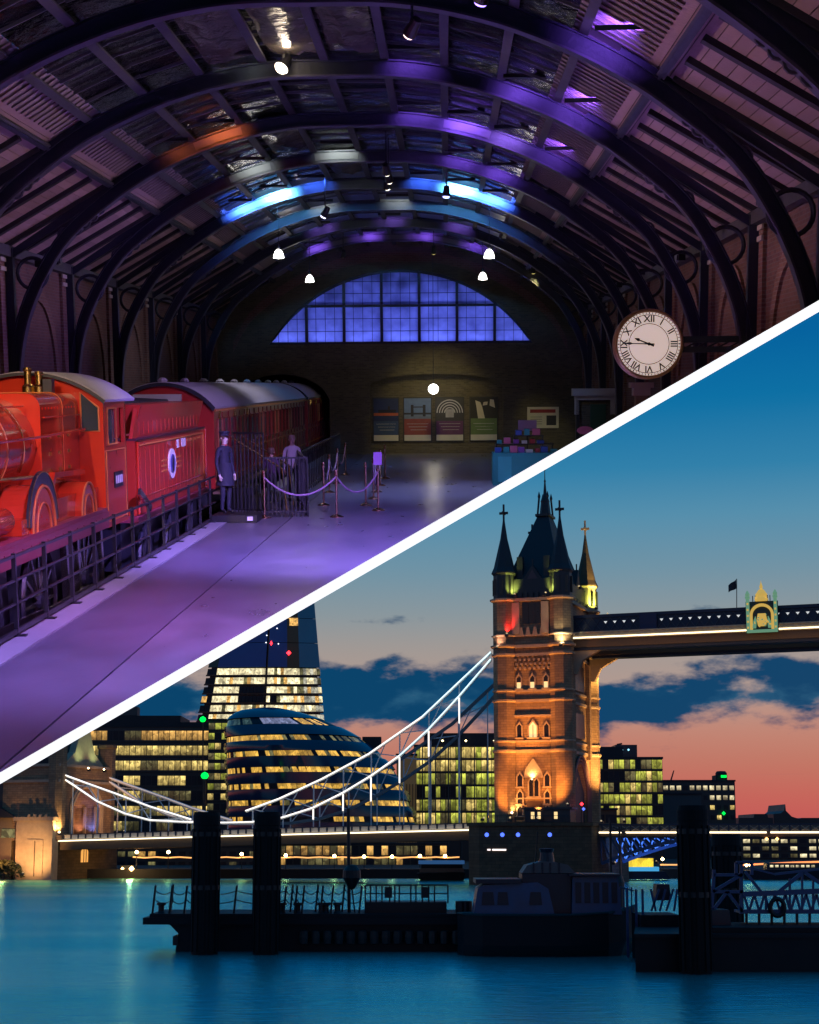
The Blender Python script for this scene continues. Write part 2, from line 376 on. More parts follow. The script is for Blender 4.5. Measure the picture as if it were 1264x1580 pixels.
for i, y in enumerate(reversed(YS)):
    t = thing('iron_roof_rib', f'dark navy iron roof arch with ringed brackets, {ORD[i]} counted from the blue fanlight wall', 'roof arch', (CX, y, FZ), group='iron arches carrying the station roof')
    dep = lambda p: .24 if p[1] > 4.4 else .24 - .04 * min(1, (4.4 - p[1]) / 1.4)
    cur = S(CURVE)
    MB().strip(cur, S(offs(CURVE, dep)), y - .05, y + .05).build('arch_web', navy, t)
    MB().strip(S(offs(CURVE, lambda p: -.035)), cur, y - .13, y + .13).build('lower_flange', navy_l, t)
    MB().strip(S(offs(CURVE, dep)), S(offs(CURVE, lambda p: dep(p) + .03)), y - .11, y + .11).build('upper_flange', navy, t)
    for fa, fb in {46.3: ((-4.45, -2.42), (1.95, 3.95)), 35.2: ((-3.45, -2.42), (1.95, 2.95)), 40.8: ((-3.45, -2.42), (-1.3, -.2)), 63.0: ((-3.45, 2.95),)}.get(y, ()):
        cen = [(fa + (fb - fa) * q / 12, zin(fa + (fb - fa) * q / 12)) for q in range(13)]
        MB().strip(S(offs(cen, lambda p: .05)), S(offs(cen, lambda p: .22)), y - .07, y - .052).build('catch_plate', catch_m, t)  # pale plate added only where light patches show on the arch
    for s in (-1, 1):
        X = lambda d: CX + s * d
        MB().box(X(7.72) - .1, X(7.72) + .1, y - .09, y + .09, FZ, 3.05).build('column', navy, t)
        MB().bar((X(7.75), y, 2.86), (X(4.6), y, 4.86), .1, .16).build('bracket_beam', navy, t)
        ring = MB(); ring.tube([(X(7.2) + .34 * math.cos(a), y, 2.5 + .34 * math.sin(a)) for a in [2 * PI * k / 20 for k in range(20)]], .045, 6, closed=True); ring.build('scroll_ring', navy, t)
        for q in range(7):
            r = .15 - .017 * q; d = 6.45 - .25 * q + .012 * q * q; z = 3.33 + .135 * q
            MB().tube([(X(d) + r * math.cos(a), y, z + r * math.sin(a)) for a in [2 * PI * k / 12 for k in range(12)]], .028, 5, closed=True).build('bracket_ring', navy_l, t)

roof = thing('station_roof', 'long arched station roof of glazing, corrugated sheets and pale boards between dark rafters', 'roof', (CX, 35, 3))
PU = [-5.2, -4.45, -3.45, -2.42, -1.3, -.2, .9, 1.95, 2.95, 3.95, 5.05]
for d in PU:
    z = zin(d); e = .05; sl_ = math.atan2(zin(d + e) - zin(d - e), 2 * e)
    n = V((-math.sin(sl_), 0, math.cos(sl_))); p = V((CX + d, 0, z)) + n * .29
    MB().bar(p + V((0, Y0, 0)), p + V((0, YE, 0)), .15, .07, up=n).build('purlin', purl, roof)
    q = V((CX + d, 0, z)) + n * .38; MB().bar(q + V((0, Y0, 0)), q + V((0, YE, 0)), .05, .11 + (.2 if abs(d) > 5 else 0), up=n).build('purlin_web', navy, roof)
bars = MB()
bays = list(zip(YS, YS[1:] + [YE])) + [(Y0, YS[0])]
for (ya, yb) in bays:
    for k in range(len(PU) - 1):
        a, b = PU[k], PU[k + 1]; off = .47
        pa, pb = V((CX + a, 0, zin(a) + off)), V((CX + b, 0, zin(b) + off)); dd = (pb - pa).normalized(); nn = V((-dd.z, 0, dd.x))
        if k in (0, 9):
            mb = MB(); m_ = 40; vs_ = []
            for j in range(m_ + 1):
                yy = ya + (yb - ya) * j / m_; h = .035 * (1 if j % 2 else -1)
                vs_ += [pa + V((0, yy, 0)) + nn * h, pb + V((0, yy, 0)) + nn * h]
            mb.add(vs_, [(2 * j, 2 * j + 1, 2 * j + 3, 2 * j + 2) for j in range(m_)])
            mb.build('corrugated_sheet', corr, roof)
            gv = MB()  # dark bars added so the corrugation reads as shaded grooves
            for j in range(1, 20):
                yy = ya + (yb - ya) * j / 20; gv.bar(pa + nn * -.045 + V((0, yy, 0)), pb + nn * -.045 + V((0, yy, 0)), .07, .02, up=nn)
            gv = gv.build('groove_bars', groove_m, roof); gv['kind'] = 'stuff'
        else:
            mb = MB(); up = nn * .03
            mb.add([pa + V((0, ya, 0)), pb + V((0, ya, 0)), pb + V((0, yb, 0)), pa + V((0, yb, 0)), pa + up + V((0, ya, 0)), pb + up + V((0, ya, 0)), pb + up + V((0, yb, 0)), pa + up + V((0, yb, 0))],
                   [(0, 1, 2, 3), (4, 7, 6, 5), (0, 4, 5, 1), (1, 5, 6, 2), (2, 6, 7, 3), (3, 7, 4, 0)])
            mb.build('glass_panel', pglass if yb > 47 else dglass, roof)
            for q in range(5):
                yy = ya + (yb - ya) * (q + 1) / 6 + random.uniform(-.06, .06); dn = nn * -.06
                bars.bar(pa + dn + V((0, yy, 0)), pb + dn + V((0, yy, 0)), .032, .05, up=nn)
bo = bars.build('glazing_bar', barm, roof); bo['kind'] = 'stuff'
sheet_m = mat('plastic_sheet', (.10, .085, .07), .22, var=.7, scale=1.6, bump=1.0, bscale=1.8, spec=.7)
for (k, ya, yb) in ((3, 24.5, 29.2), (4, 24.4, 29.3), (5, 24.6, 29.2), (4, 19.0, 23.8), (5, 18.9, 23.6), (3, 36, 40.3), (4, 41.4, 45.6)):
    a, b = PU[k], PU[k + 1]; off = .4; g_ = MB(); nu, nv = 8, 12; vv = []
    random.seed(int(k * 100 + ya))
    for i in range(nu + 1):
        d = a + .12 + (b - a - .24) * i / nu
        for j in range(nv + 1): vv.append((CX + d, ya + (yb - ya) * j / nv, zin(d) + off - random.uniform(0, .07) - .05 * math.sin(i / nu * PI)))
    g_.add(vv, [(i * (nv + 1) + j, (i + 1) * (nv + 1) + j, (i + 1) * (nv + 1) + j + 1, i * (nv + 1) + j + 1) for i in range(nu) for j in range(nv)])
    g_.build('plastic_sheet', sheet_m, roof, smooth=True)
for s in (-1, 1):
    d0_ = 5.2 if s < 0 else 5.05
    a = (CX + s * (d0_ - .06), zin(d0_) + .485); b = (CX + s * 7.86, 3.12)
    dd = V((b[0] - a[0], 0, b[1] - a[1])); nn = V((-dd.z, 0, dd.x)).normalized()
    if nn.z < 0: nn = -nn
    for k in range(15):
        p, q = V((a[0], 0, a[1])) + dd * ((k + .03) / 15), V((a[0], 0, a[1])) + dd * ((k + .97) / 15)
        up = nn * .03
        mb = MB(); mb.add([p + V((0, Y0, 0)), q + V((0, Y0, 0)), q + V((0, YE, 0)), p + V((0, YE, 0)), p + up + V((0, Y0, 0)), q + up + V((0, Y0, 0)), q + up + V((0, YE, 0)), p + up + V((0, YE, 0))],
                          [(0, 1, 2, 3), (4, 7, 6, 5), (0, 4, 5, 1), (1, 5, 6, 2), (2, 6, 7, 3), (3, 7, 4, 0)])
        mb.build('roof_plank', pinkb, roof)
    u2 = nn * .06
    MB().add([V((a[0], Y0, a[1])) + u2, V((b[0], Y0, b[1])) + u2, V((b[0], YE, b[1])) + u2, V((a[0], YE, a[1])) + u2], [(0, 1, 2, 3)]).build('roof_felt', raft, roof)
    y = YS[0] - 1.39
    while y < YE - .3:
        MB().bar(V((a[0], y, a[1])) + dd * .15 - nn * .045, V((b[0], y, b[1])) - nn * .045, .2, .088, up=nn).build('rafter', raft, roof); y += 1.39
    MB().box(CX + s * 7.74 - .1, CX + s * 7.74 + .1, Y0, YE, 2.86, 3.1).build('wall_plate', purl, roof)

# side walls with piers and blind arches
for s, nm in ((-1, 'left'), (1, 'right')):
    t = thing('brick_side_wall', f'brick side wall with flat piers and blind arches, {"behind the red train" if s < 0 else "behind the round clock"}', 'wall', (CX + s * 7.9, 35, FZ))
    x0, x1 = sorted((CX + s * 7.88, CX + s * 8.3))
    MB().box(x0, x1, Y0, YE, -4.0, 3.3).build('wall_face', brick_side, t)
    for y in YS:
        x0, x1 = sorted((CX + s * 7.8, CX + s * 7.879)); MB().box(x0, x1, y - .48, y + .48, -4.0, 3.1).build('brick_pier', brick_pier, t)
        for z in (2.55, 2.75): x0, x1 = sorted((CX + s * 7.76, CX + s * 7.799)); MB().box(x0, x1, y - .52, y + .52, z, z + .09).build('pier_band', pale_stone, t)
        P = [(y + 2.78 + 1.55 * math.cos(a), .15 + 1.9 * math.sin(a)) for a in [PI * k / 16 for k in range(17)]]
        P2 = [(y + 2.78 + 1.85 * math.cos(a), .15 + 2.2 * math.sin(a)) for a in [PI * k / 16 for k in range(17)]]
        x0, x1 = sorted((CX + s * 7.82, CX + s * 7.879))
        if y + 4.7 < YE:
            mb = MB(); n = 17; vv = []
            for p, q in zip(P, P2): vv += [(x0, *p), (x0, *q), (x1, *q), (x1, *p)]
            ff = []
            for i in range(n - 1):
                for k in range(4): ff.append((4 * i + k, 4 * i + 4 + k, 4 * i + 4 + (k + 1) % 4, 4 * i + (k + 1) % 4))
            mb.add(vv, ff).build('blind_arch', brick_pier, t)

# end wall: arched window, tunnel mouth, shallow niche
CW, ZW, HW, SAG = -2.0, 1.72, 5.68, 3.15
RW = (HW * HW + SAG * SAG) / (2 * SAG)
def zwin(x):
    d = abs(x - CW); return None if d >= HW else ZW + math.sqrt(max(RW * RW - d * d, 0)) - (RW - SAG)
def zniche(x):
    if not -3.35 < x < 2.42: return None
    return -.1 + .5 * math.sqrt(max(0, 1 - ((x + .46) / 2.9) ** 2)) + .02
def ztun(x):
    if not -9.3 < x < -5.1: return None
    return -.9 + 1.35 * math.sqrt(max(0, 1 - ((x + 7.2) / 2.12) ** 2))
ew = thing('end_wall', 'dark brick end wall under a broad blue fanlight window', 'wall', (CW, YE, FZ))
mb = MB(); X_A, X_B = CX - 7.9, CX + 7.9
brk = sorted(set([round(X_A + (X_B - X_A) * k / 300, 4) for k in range(301)] + [-3.35, 2.42, -9.3, -5.1, CW - HW, CW + HW]))
for xa, xb in zip(brk, brk[1:]):
    if xb - xa < 1e-4: continue
    xm = (xa + xb) / 2; cuts = []
    def edge(f, x): 
        v = f(x)
        return v if v is not None else f(xm)
    def top(x):
        d = abs(x - CX); return zin(d) + .9 if d < 5 else 5.25 - (d - 5) * .5
    lo = [(-4.2, -4.2)]; hi = []
    tt, nn_, ww = ztun(xm), zniche(xm), zwin(xm)
    segs = []
    bot = (-4.2, -4.2)
    if tt is not None: bot = (edge(ztun, xa), edge(ztun, xb))
    elif nn_ is not None:
        segs.append((bot, (-2.72, -2.72))); bot = (edge(zniche, xa), edge(zniche, xb))
    if ww is not None:
        segs.append((bot, (ZW, ZW))); bot = (edge(zwin, xa), edge(zwin, xb))
    segs.append((bot, (top(xa), top(xb))))
    for (b0, b1), (t0, t1) in segs:
        mb.add([(xa, YE, b0), (xb, YE, b1), (xb, YE + .5, b1), (xa, YE + .5, b0), (xa, YE, t0), (xb, YE, t1), (xb, YE + .5, t1), (xa, YE + .5, t0)],
               [(0, 3, 2, 1), (4, 5, 6, 7), (0, 1, 5, 4), (2, 3, 7, 6), (1, 2, 6, 5), (3, 0, 4, 7)])
mb.build('brickwork', brick_end, ew)
MB().box(-3.6, 2.7, YE + .32, YE + .49, -3.2, .6).build('niche_back', brick_end, ew)
dark = mat('tunnel_dark', (.01, .01, .012), .9)
MB().box(-9.6, -9.4, YE + .5, YE + 12, -4.1, .9).box(-5.0, -4.8, YE + .5, YE + 12, -4.1, .9).box(-9.6, -4.8, YE + .5, YE + 12, .8, 1).box(-9.6, -4.8, YE + 12, YE + 12.2, -4.1, 1).build('tunnel_lining', dark, ew)
arc_top = [(CX + d, zin(d) - .03) for d in [-7.2 + 14.4 * k / 40 for k in range(41)]]
MB().strip([(x, z - .42) for x, z in arc_top], arc_top, YE - .05, YE - .003).build('brick_arch_band', brick_pier, ew)
# the fanlight
fr_m = mat('window_iron', (.008, .009, .02), .5)
pane_m = bpy.data.materials.new('frosted_pane'); pane_m.use_nodes = True; tt_ = pane_m.node_tree; tt_.nodes.clear()
o_ = N('ShaderNodeOutputMaterial', tt_); d_ = N('ShaderNodeBsdfDiffuse', tt_); r_ = N('ShaderNodeBsdfTranslucent', tt_); a_ = N('ShaderNodeMixShader', tt_)
g_ = N('ShaderNodeNewGeometry', tt_); nz_ = N('ShaderNodeTexNoise', tt_); nz_.inputs['Scale'].default_value = 1.3; nz_.inputs['Detail'].default_value = 5
tt_.links.new(g_.outputs['Position'], nz_.inputs[0]); cr_ = N('ShaderNodeValToRGB', tt_); tt_.links.new(nz_.outputs[0], cr_.inputs[0])
cr_.color_ramp.elements[0].position = .3; cr_.color_ramp.elements[0].color = (.35, .35, .4, 1); cr_.color_ramp.elements[1].position = .65; cr_.color_ramp.elements[1].color = (.85, .85, .9, 1)
tt_.links.new(cr_.outputs[0], r_.inputs[0]); d_.inputs[0].default_value = (.2, .2, .25, 1); a_.inputs[0].default_value = .8
tt_.links.new(d_.outputs[0], a_.inputs[1]); tt_.links.new(r_.outputs[0], a_.inputs[2]); tt_.links.new(a_.outputs[0], o_.inputs[0])
win = MB()
wc = [(CW + HW * math.cos(a) * 1, 0) for a in (0,)]
arcw = [(CW - HW + 2 * HW * k / 48, max(zwin(CW - HW + 2 * HW * k / 48) or ZW, ZW)) for k in range(49)]
win.strip([(x, max(z - .12, ZW)) for x, z in arcw], [(x, z + .02) for x, z in arcw], YE + .12, YE + .3).box(CW - HW, CW + HW, YE + .1, YE + .3, ZW, ZW + .1)
wf = win.build('fanlight_window', fr_m, ew)
MX = [CW - HW + 2 * HW * k / 7 for k in range(8)]
ZT = ZW + 1.62
for x in MX[1:-1]: MB().box(x - .06, x + .06, YE + .12, YE + .28, ZW + .1, zwin(x) - .1).build('mullion', fr_m, wf)
hw_t = math.sqrt(RW * RW - (ZT - ZW + RW - SAG) ** 2)
MB().box(CW - hw_t, CW + hw_t, YE + .13, YE + .27, ZT - .05, ZT + .05).build('transom', fr_m, wf)
gb = MB()
for zz in (ZW + .55, ZW + 1.08, ZW + 2.15, ZW + 2.65):
    h_ = math.sqrt(RW * RW - (zz - ZW + RW - SAG) ** 2); gb.box(CW - h_, CW + h_, YE + .16, YE + .22, zz - .012, zz + .012)
for k in range(7):
    for q in (1, 2, 3):
        x = MX[k] + (MX[k + 1] - MX[k]) * q / 4; z = zwin(x)
        if z and z > ZW + .15: gb.box(x - .010, x + .010, YE + .165, YE + .215, ZW + .1, z - .05)
gbo = gb.build('thin_bars', fr_m, wf)
for k in range(7):
    for (za, zb) in ((ZW + .1, ZT - .05), (ZT + .05, 9)):
        poly = []; xs = [MX[k] + (MX[k + 1] - MX[k]) * q / 12 for q in range(13)]
        tp = [(x, min(zb, (zwin(x) or ZW))) for x in xs if (zwin(x) or ZW) > za + .01]
        if len(tp) < 2: continue
        poly = [(tp[0][0], za), (tp[-1][0], za)] + tp[::-1]
        MB().prism(poly, YE + .24, YE + .25).build('pane', pane_m, wf)
# unseen light box and lamp tray added behind the fanlight to light its panes
MB().box(-8.6, 4.6, YE + 1.9, YE + 2.0, 1.3, 6.2).box(-8.6, 4.6, YE + .5, YE + 1.9, 1.2, 1.3).box(-8.6, 4.6, YE + .5, YE + 1.9, 6.2, 6.3).box(-8.7, -8.6, YE + .5, YE + 1.9, 1.3, 6.2).box(4.6, 4.7, YE + .5, YE + 1.9, 1.3, 6.2).build('light_box', mat('light_box_white', (.14, .14, .2), .8), ew)
for k in range(7):
    xm = (MX[k] + MX[k + 1]) / 2
    lamp('AREA', 'tray_light', ew, (xm, YE + .52, 1.80), 150 if 1 < k < 6 else 105, (.14, .19, 1.0), target=(xm, YE + .46, 4), size=1.2, sizey=.12)

# posters, notice board, globe lamp
def poster(label, x0, x1, art):
    t = thing('wall_poster', label, 'poster', ((x0 + x1) / 2, YE + .3, -2.45), group='posters in the arched niche')
    fr = mat('poster_frame', (.03, .03, .03), .5)
    MB().box(x0 - .05, x1 + .05, YE + .27, YE + .318, -2.5, -.57).build('frame', fr, t)
    art(t, x0, x1, YE + .262)
    MB().box(x0, x1, YE + .258, YE + .27, -2.45, -2.2).build('caption_strip', mat('poster_white', (.5, .49, .42), .6), t)
    for k in range(3): piece('text_line', mat('poster_ink', (.35, .35, .36), .6), t, ((x0 + x1) / 2 + .02 * k, YE + .259, -1.72 - .13 * k), ((x1 - x0) * (.8 - .1 * k), .006, .022))
def flat(t, nm, col, x0, x1, z0, z1, y): return piece(nm, mat('ink_%d_%d_%d' % tuple(int(v * 999) for v in col), col, .6, var=.35, scale=5), t, ((x0 + x1) / 2, y, (z0 + z1) / 2), (x1 - x0, .008, z1 - z0))
def art1(t, a, b, y):
    flat(t, 'print', (.012, .025, .09), a, b, -2.2, -.62, y + .004); flat(t, 'skyline_glow', (.35, .08, .03), a, b, -1.36, -1.24, y - .003); flat(t, 'skyline', (.01, .01, .02), a + .2, b - .1, -1.24, -1.1, y - .003); flat(t, 'tower_shape', (.02, .012, .02), b - .45, b - .36, -1.1, -.95, y - .003); flat(t, 'lower_panel', (.03, .06, .14), a, b, -2.2, -1.6, y - .002)
def art2(t, a, b, y):
    flat(t, 'print', (.10, .16, .32), a, b, -2.2, -.62, y + .004); flat(t, 'bridge_deck', (.02, .025, .04), a, b, -1.32, -1.24, y - .003)
    for q in (.3, .75): flat(t, 'bridge_tower_shape', (.02, .02, .03), a + (b - a) * q - .06, a + (b - a) * q + .06, -1.4, -.9, y - .004)
    flat(t, 'bridge_walkway', (.03, .03, .05), a + (b - a) * .3, a + (b - a) * .75, -1.02, -.97, y - .004); flat(t, 'river', (.12, .16, .24), a, b, -1.5, -1.33, y - .003); flat(t, 'lower_panel', (.22, .05, .045), a, b, -2.2, -1.5, y - .002)
def art3(t, a, b, y):
    flat(t, 'print', (.04, .04, .045), a, b, -2.2, -.62, y + .004); cx_ = (a + b) / 2; pm = mat('print_pale', (.42, .42, .44), .6)
    for r in (.2, .31, .42, .53):
        MB().strip([(cx_ + r * math.cos(u), -1.25 + r * math.sin(u)) for u in [PI * k / 14 for k in range(15)]], [(cx_ + (r + .045) * math.cos(u), -1.25 + (r + .045) * math.sin(u)) for u in [PI * k / 14 for k in range(15)]], y - .004, y).build('arch_line', pm, t)
    flat(t, 'hall_view', (.3, .3, .33), cx_ - .18, cx_ + .18, -1.45, -1.1, y - .003); flat(t, 'lower_panel', (.10, .03, .10), a, b, -2.2, -1.6, y - .002)
def art4(t, a, b, y):
    flat(t, 'print', (.025, .025, .02), a, b, -2.2, -.62, y + .004); pm = mat('print_cream', (.5, .46, .36), .6)
    MB().prism([(a + .32, -1.5), (a + .62, -1.5), (a + .5, -1.0), (a + .42, -.8), (a + .2, -.72), (a + .25, -1.0)], y - .005, y).prism([(b - .32, -.95), (b - .08, -1.05), (b - .14, -.7), (b - .3, -.68)], y - .005, y).prism([(a + .52, -.95), (b - .42, -.92), (b - .4, -.78), (a + .56, -.8)], y - .005, y).build('pale_shapes', pm, t)
    flat(t, 'lower_panel', (.10, .16, .06), a, b, -2.2, -1.5, y - .002)
poster('dark blue poster of an orange lit night skyline, leftmost in the niche', -3.2, -2.13, art1)
poster('poster with a twin towered bridge over a red panel', -1.87, -.71, art2)
poster('poster of a grey ribbed hall over a dark purple panel', -.47, .69, art3)
poster('black and cream picture poster over a green panel', 1.02, 2.16, art4)
t = thing('notice_board', 'cream notice board with a red heading on the brick wall', 'notice board', (4.13, YE, -1.9))
MB().box(3.46, 4.82, YE - .06, YE - .003, -1.93, -1.02).build('board', mat('cream_board', (.6, .57, .45), .6), t)
piece('heading', mat('heading_red', (.25, .02, .02), .5), t, (4.13, YE - .064, -1.2), (1.1, .008, .15))
piece('photo_print', mat('print_dark', (.03, .03, .03), .5, var=.7, scale=12), t, (4.5, YE - .064, -1.6), (.42, .008, .42))
for k in range(4): piece('text_line', mat('print_grey', (.25, .24, .2), .6), t, (3.85, YE - .064, -1.45 - k * .1), (.5, .006, .025))
lampw = glow('lamp_white', (1, .97, .9), 7)
t = thing('globe_lamp', 'white glowing globe lamp hanging in front of the posters', 'lamp', (-.58, 66.5, -.2))
MB().lathe([(.001, -.22), (.13, -.18), (.21, -.07), (.22, 0), (.21, .08), (.13, .18), (.05, .21), (.001, .215)], 18, (-.58, 66.5, -.22)).build('globe', lampw, t, smooth=True)
MB().tube([(-.58, 66.5, 0), (-.58, 66.5, 5.6)], .012, 5).build('hanger', navy, t)
lamp('POINT', 'globe_light', t, (-.58, 66.2, -.55), 14, (1, .85, .6), size=.2)

# pendants: white glass bells high in the hall
def pendant(x, y, px, py, label, s=1):
    p = hl(px, py, y)
    t = thing('pendant_lamp', label, 'lamp', tuple(p), group='white pendant lamps over the platform')
    MB().lathe([(.001, .17), (.06, .16), (.11, .1), (.14, .03), (.165, -.06), (.165, -.1), (.001, -.12)], 16, tuple(p)).build('glass_shade', lampw, t, smooth=True)
    MB().lathe([(.001, .33), (.05, .32), (.06, .2), (.001, .19)], 10, tuple(p)).build('cap', navy, t)
    MB().tube([(p.x, p.y, p.z + .3), (p.x, p.y, zin(p.x - CX) + .3)], .012, 5).build('hanger', navy, t)
    lamp('POINT', 'pendant_light', t, (p.x, p.y, p.z - .3), 14, (1, .9, .78), size=.15)
pendant(0, 49.1, 430, 393, 'white bell pendant, the larger one on the left above the train')
pendant(0, 49.1, 755, 393, 'white bell pendant, the larger one on the right, right of the fanlight crown')
pendant(0, 60.2, 478, 431, 'white bell pendant, the smaller lower one left of the fanlight')
pendant(0, 60.2, 745, 427, 'white bell pendant, the smaller lower one right of the fanlight')

# spotlights clipped to the ribs
black = mat('black_metal', (.012, .012, .014), .4, var=.3)
def spotlight(label, p, target, power, col, angle=50, blend=.7, face=None, size=.12, lens=.1, fs=4):
    p = V(p); tg = V(target); d = (tg - p).normalized()
    t = thing('spotlight', label, 'spotlight', tuple(p), group='stage spotlights in the station roof')
    q = d.to_track_quat('Z', 'Y').to_matrix().to_4x4(); m = Mx.Translation(p) @ q
    b = MB().lathe([(.001, -.2), (.07, -.19), (.09, -.05), (.11, .1), (.1, .1), (.001, .06)], 12)
    b.v = [tuple(m @ V(v)) for v in b.v]; b.build('housing', black, t)
    b = MB().lathe([(.001, .1), (lens, .101), (lens * .8, .14), (.001, .16)], 14); b.v = [tuple(m @ V(v)) for v in b.v]
    b.build('lens', glow('lens_%d_%d_%d_%d' % (*[int(c * 9) for c in col], fs), tuple(col), fs), t)
    zc = zin(max(-7, min(7, p.x - CX))) + .3
    MB().bar((p.x, p.y, p.z + .05), (p.x, p.y, max(zc, p.z + .1)), .04).build('stem', black, t)
    lamp('SPOT', 'spot_beam', t, p + d * .14, power * HALL_GAIN, col, target=tg, size=size, angle=angle, blend=blend)
p = hl(438, 99, 29.2)
spotlight('bright white spotlight glaring near the roof crown, left of the middle', p, (-6.5, 24.5, -1), 500, (1, .82, .62), 34, .6, fs=9, lens=.13)
lamp('POINT', 'spill', bpy.data.objects[[o.name for o in bpy.data.objects if o.name.startswith('spotlight')][-1]], tuple(p + V((.1, -.45, .1))), 12, (1, .8, .58), size=.1)
for k, (px, py, yy) in enumerate(((596, 262, 38), (600, 274, 39), (597, 284, 40))):
    p = hl(px, py, yy)
    spotlight('small bright spotlight in the vertical cluster of three, ' + ('topmost', 'middle one', 'lowest')[k], p, (0, 50, -3), 60, (1, .88, .7), 60, fs=8, lens=.1)

# ------------------------------------------------------------------ the red train
red = mat('loco_red', (.46, .032, .010), .2, var=.12, scale=3, coat=.5)
red2 = mat('tender_red', (.42, .03, .016), .3, var=.2, scale=4, coat=.4)
crim = mat('coach_crimson', (.24, .016, .02), .32, var=.2, scale=3, coat=.2)
valn = mat('footplate_maroon', (.22, .03, .05), .4, var=.25, scale=4)
grey_r = mat('roof_grey', (.36, .34, .36), .5, var=.22, scale=2, bump=.12)
brass = mat('brass', (.62, .42, .12), .25, metal=1, var=.2)
gold_l = mat('gold_lining', (.52, .17, .04), .45, var=.15)
under = mat('underframe', (.012, .013, .02), .45, var=.4, scale=6)
wsteel = mat('bright_steel', (.55, .53, .5), .25, metal=1, var=.3)
tglass = mat('train_glass', (.035, .05, .055), .08, var=.3)
plate = mat('name_plate', (.012, .012, .014), .4)
white_p = mat('white_paint', (.7, .68, .66), .5, var=.1)
LX, XS = -6.76, -5.56
def YX(px, X=XS): return (HI.to_3x3() @ ray(px, 750)).y / (HI.to_3x3() @ ray(px, 750)).x * X
def roofpoly(hw, zeave, zcrown, n=18):
    rr = (hw * hw + (zcrown - zeave) ** 2) / (2 * (zcrown - zeave)); a = math.asin(min(1, hw / rr))
    return [(LX + rr * math.sin(-a + 2 * a * k / n), zcrown - rr + rr * math.cos(-a + 2 * a * k / n)) for k in range(n + 1)]
def wheel(t, y, r, z, x, spokes=12):
    wl = MB(); ring_o = [(x, y + r * math.cos(a), z + r * math.sin(a)) for a in [2 * PI * k / 28 for k in range(28)]]
    wl.tube(ring_o, .05, 6, closed=True); wl.lathe([(.001, -.06), (.13, -.06), (.13, .06), (.001, .06)], 12, (x, y, z), axis='x')
    wo = wl.build('wheel', under, t)
    sp = MB()
    for k in range(spokes):
        a = 2 * PI * k / spokes; sp.bar((x, y + .12 * math.cos(a), z + .12 * math.sin(a)), (x, y + (r - .03) * math.cos(a), z + (r - .03) * math.sin(a)), .035, .05)
    sp.build('spokes', wsteel if r > .6 else under, wo)

t = thing('steam_locomotive', 'glossy bright red steam locomotive with rounded cab roof and square shouldered boiler', 'locomotive', (LX, 21, -3.83))
bz = -.86
MB().lathe([(.001, 13.4), (.66, 13.4), (.7, 13.5), (.7, 17), (.73, 22.85), (.001, 22.85)], 40, (LX, 0, bz), axis='y').build('boiler', red, t, smooth=True)
for y in (15.5, 17.6, 19.6, 21.3): MB().tube([(LX + .735 * math.cos(a), y, bz + .735 * math.sin(a)) for a in [2 * PI * k / 36 for k in range(36)]], .009, 6, closed=True).build('boiler_band', gold_l, t)
def rbox(hw, zt, zb, r, n=6):
    P = [(LX - hw, zb), (LX + hw, zb)]
    P += [(LX + hw - r + r * math.cos(a), zt - r + r * math.sin(a)) for a in [PI / 2 * k / n for k in range(n + 1)]]
    P += [(LX - hw + r + r * math.cos(a), zt - r + r * math.sin(a)) for a in [PI / 2 + PI / 2 * k / n for k in range(n + 1)]]
    return P
MB().prism(rbox(.8, -.1, -1.95, .2), 22.8, 25.19).build('firebox', red, t, smooth=True)
MB().tube([(p[0], 24.1, p[1]) for p in rbox(.81, -.09, -1.9, .2)], .008, 5, closed=True).build('firebox_band', gold_l, t)
for y in (23.3, 23.9, 24.5):
    for z in (-.75, -1.0, -1.25): piece('washout_plug', brass, t, (LX + .81, y, z), (.03, .05, .05))
for dx, h in ((.12, .42), (.3, .36)):
    MB().lathe([(.001, 0), (.1, 0), (.1, .12), (.06, .16), (.055, h - .06), (.075, h - .05), (.06, h), (.001, h + .01)], 14, (LX + dx, 24.75, -.12)).build('brass_whistle', brass, t, smooth=True)
MB().box(LX + .38, LX + .52, 24.65, 24.85, -.1, .12).build('valve_block', under, t)
MB().tube([(LX + .86, 13.5, -.72), (LX + .88, 22.5, -.72), (LX + .92, 25.1, -.68)], .022, 6).build('handrail', red, t)
for y in (16, 18.3, 20.4, 22.4, 24.3): piece('rail_stanchion', brass, t, (LX + .82, y, -.72), (.12, .03, .03))
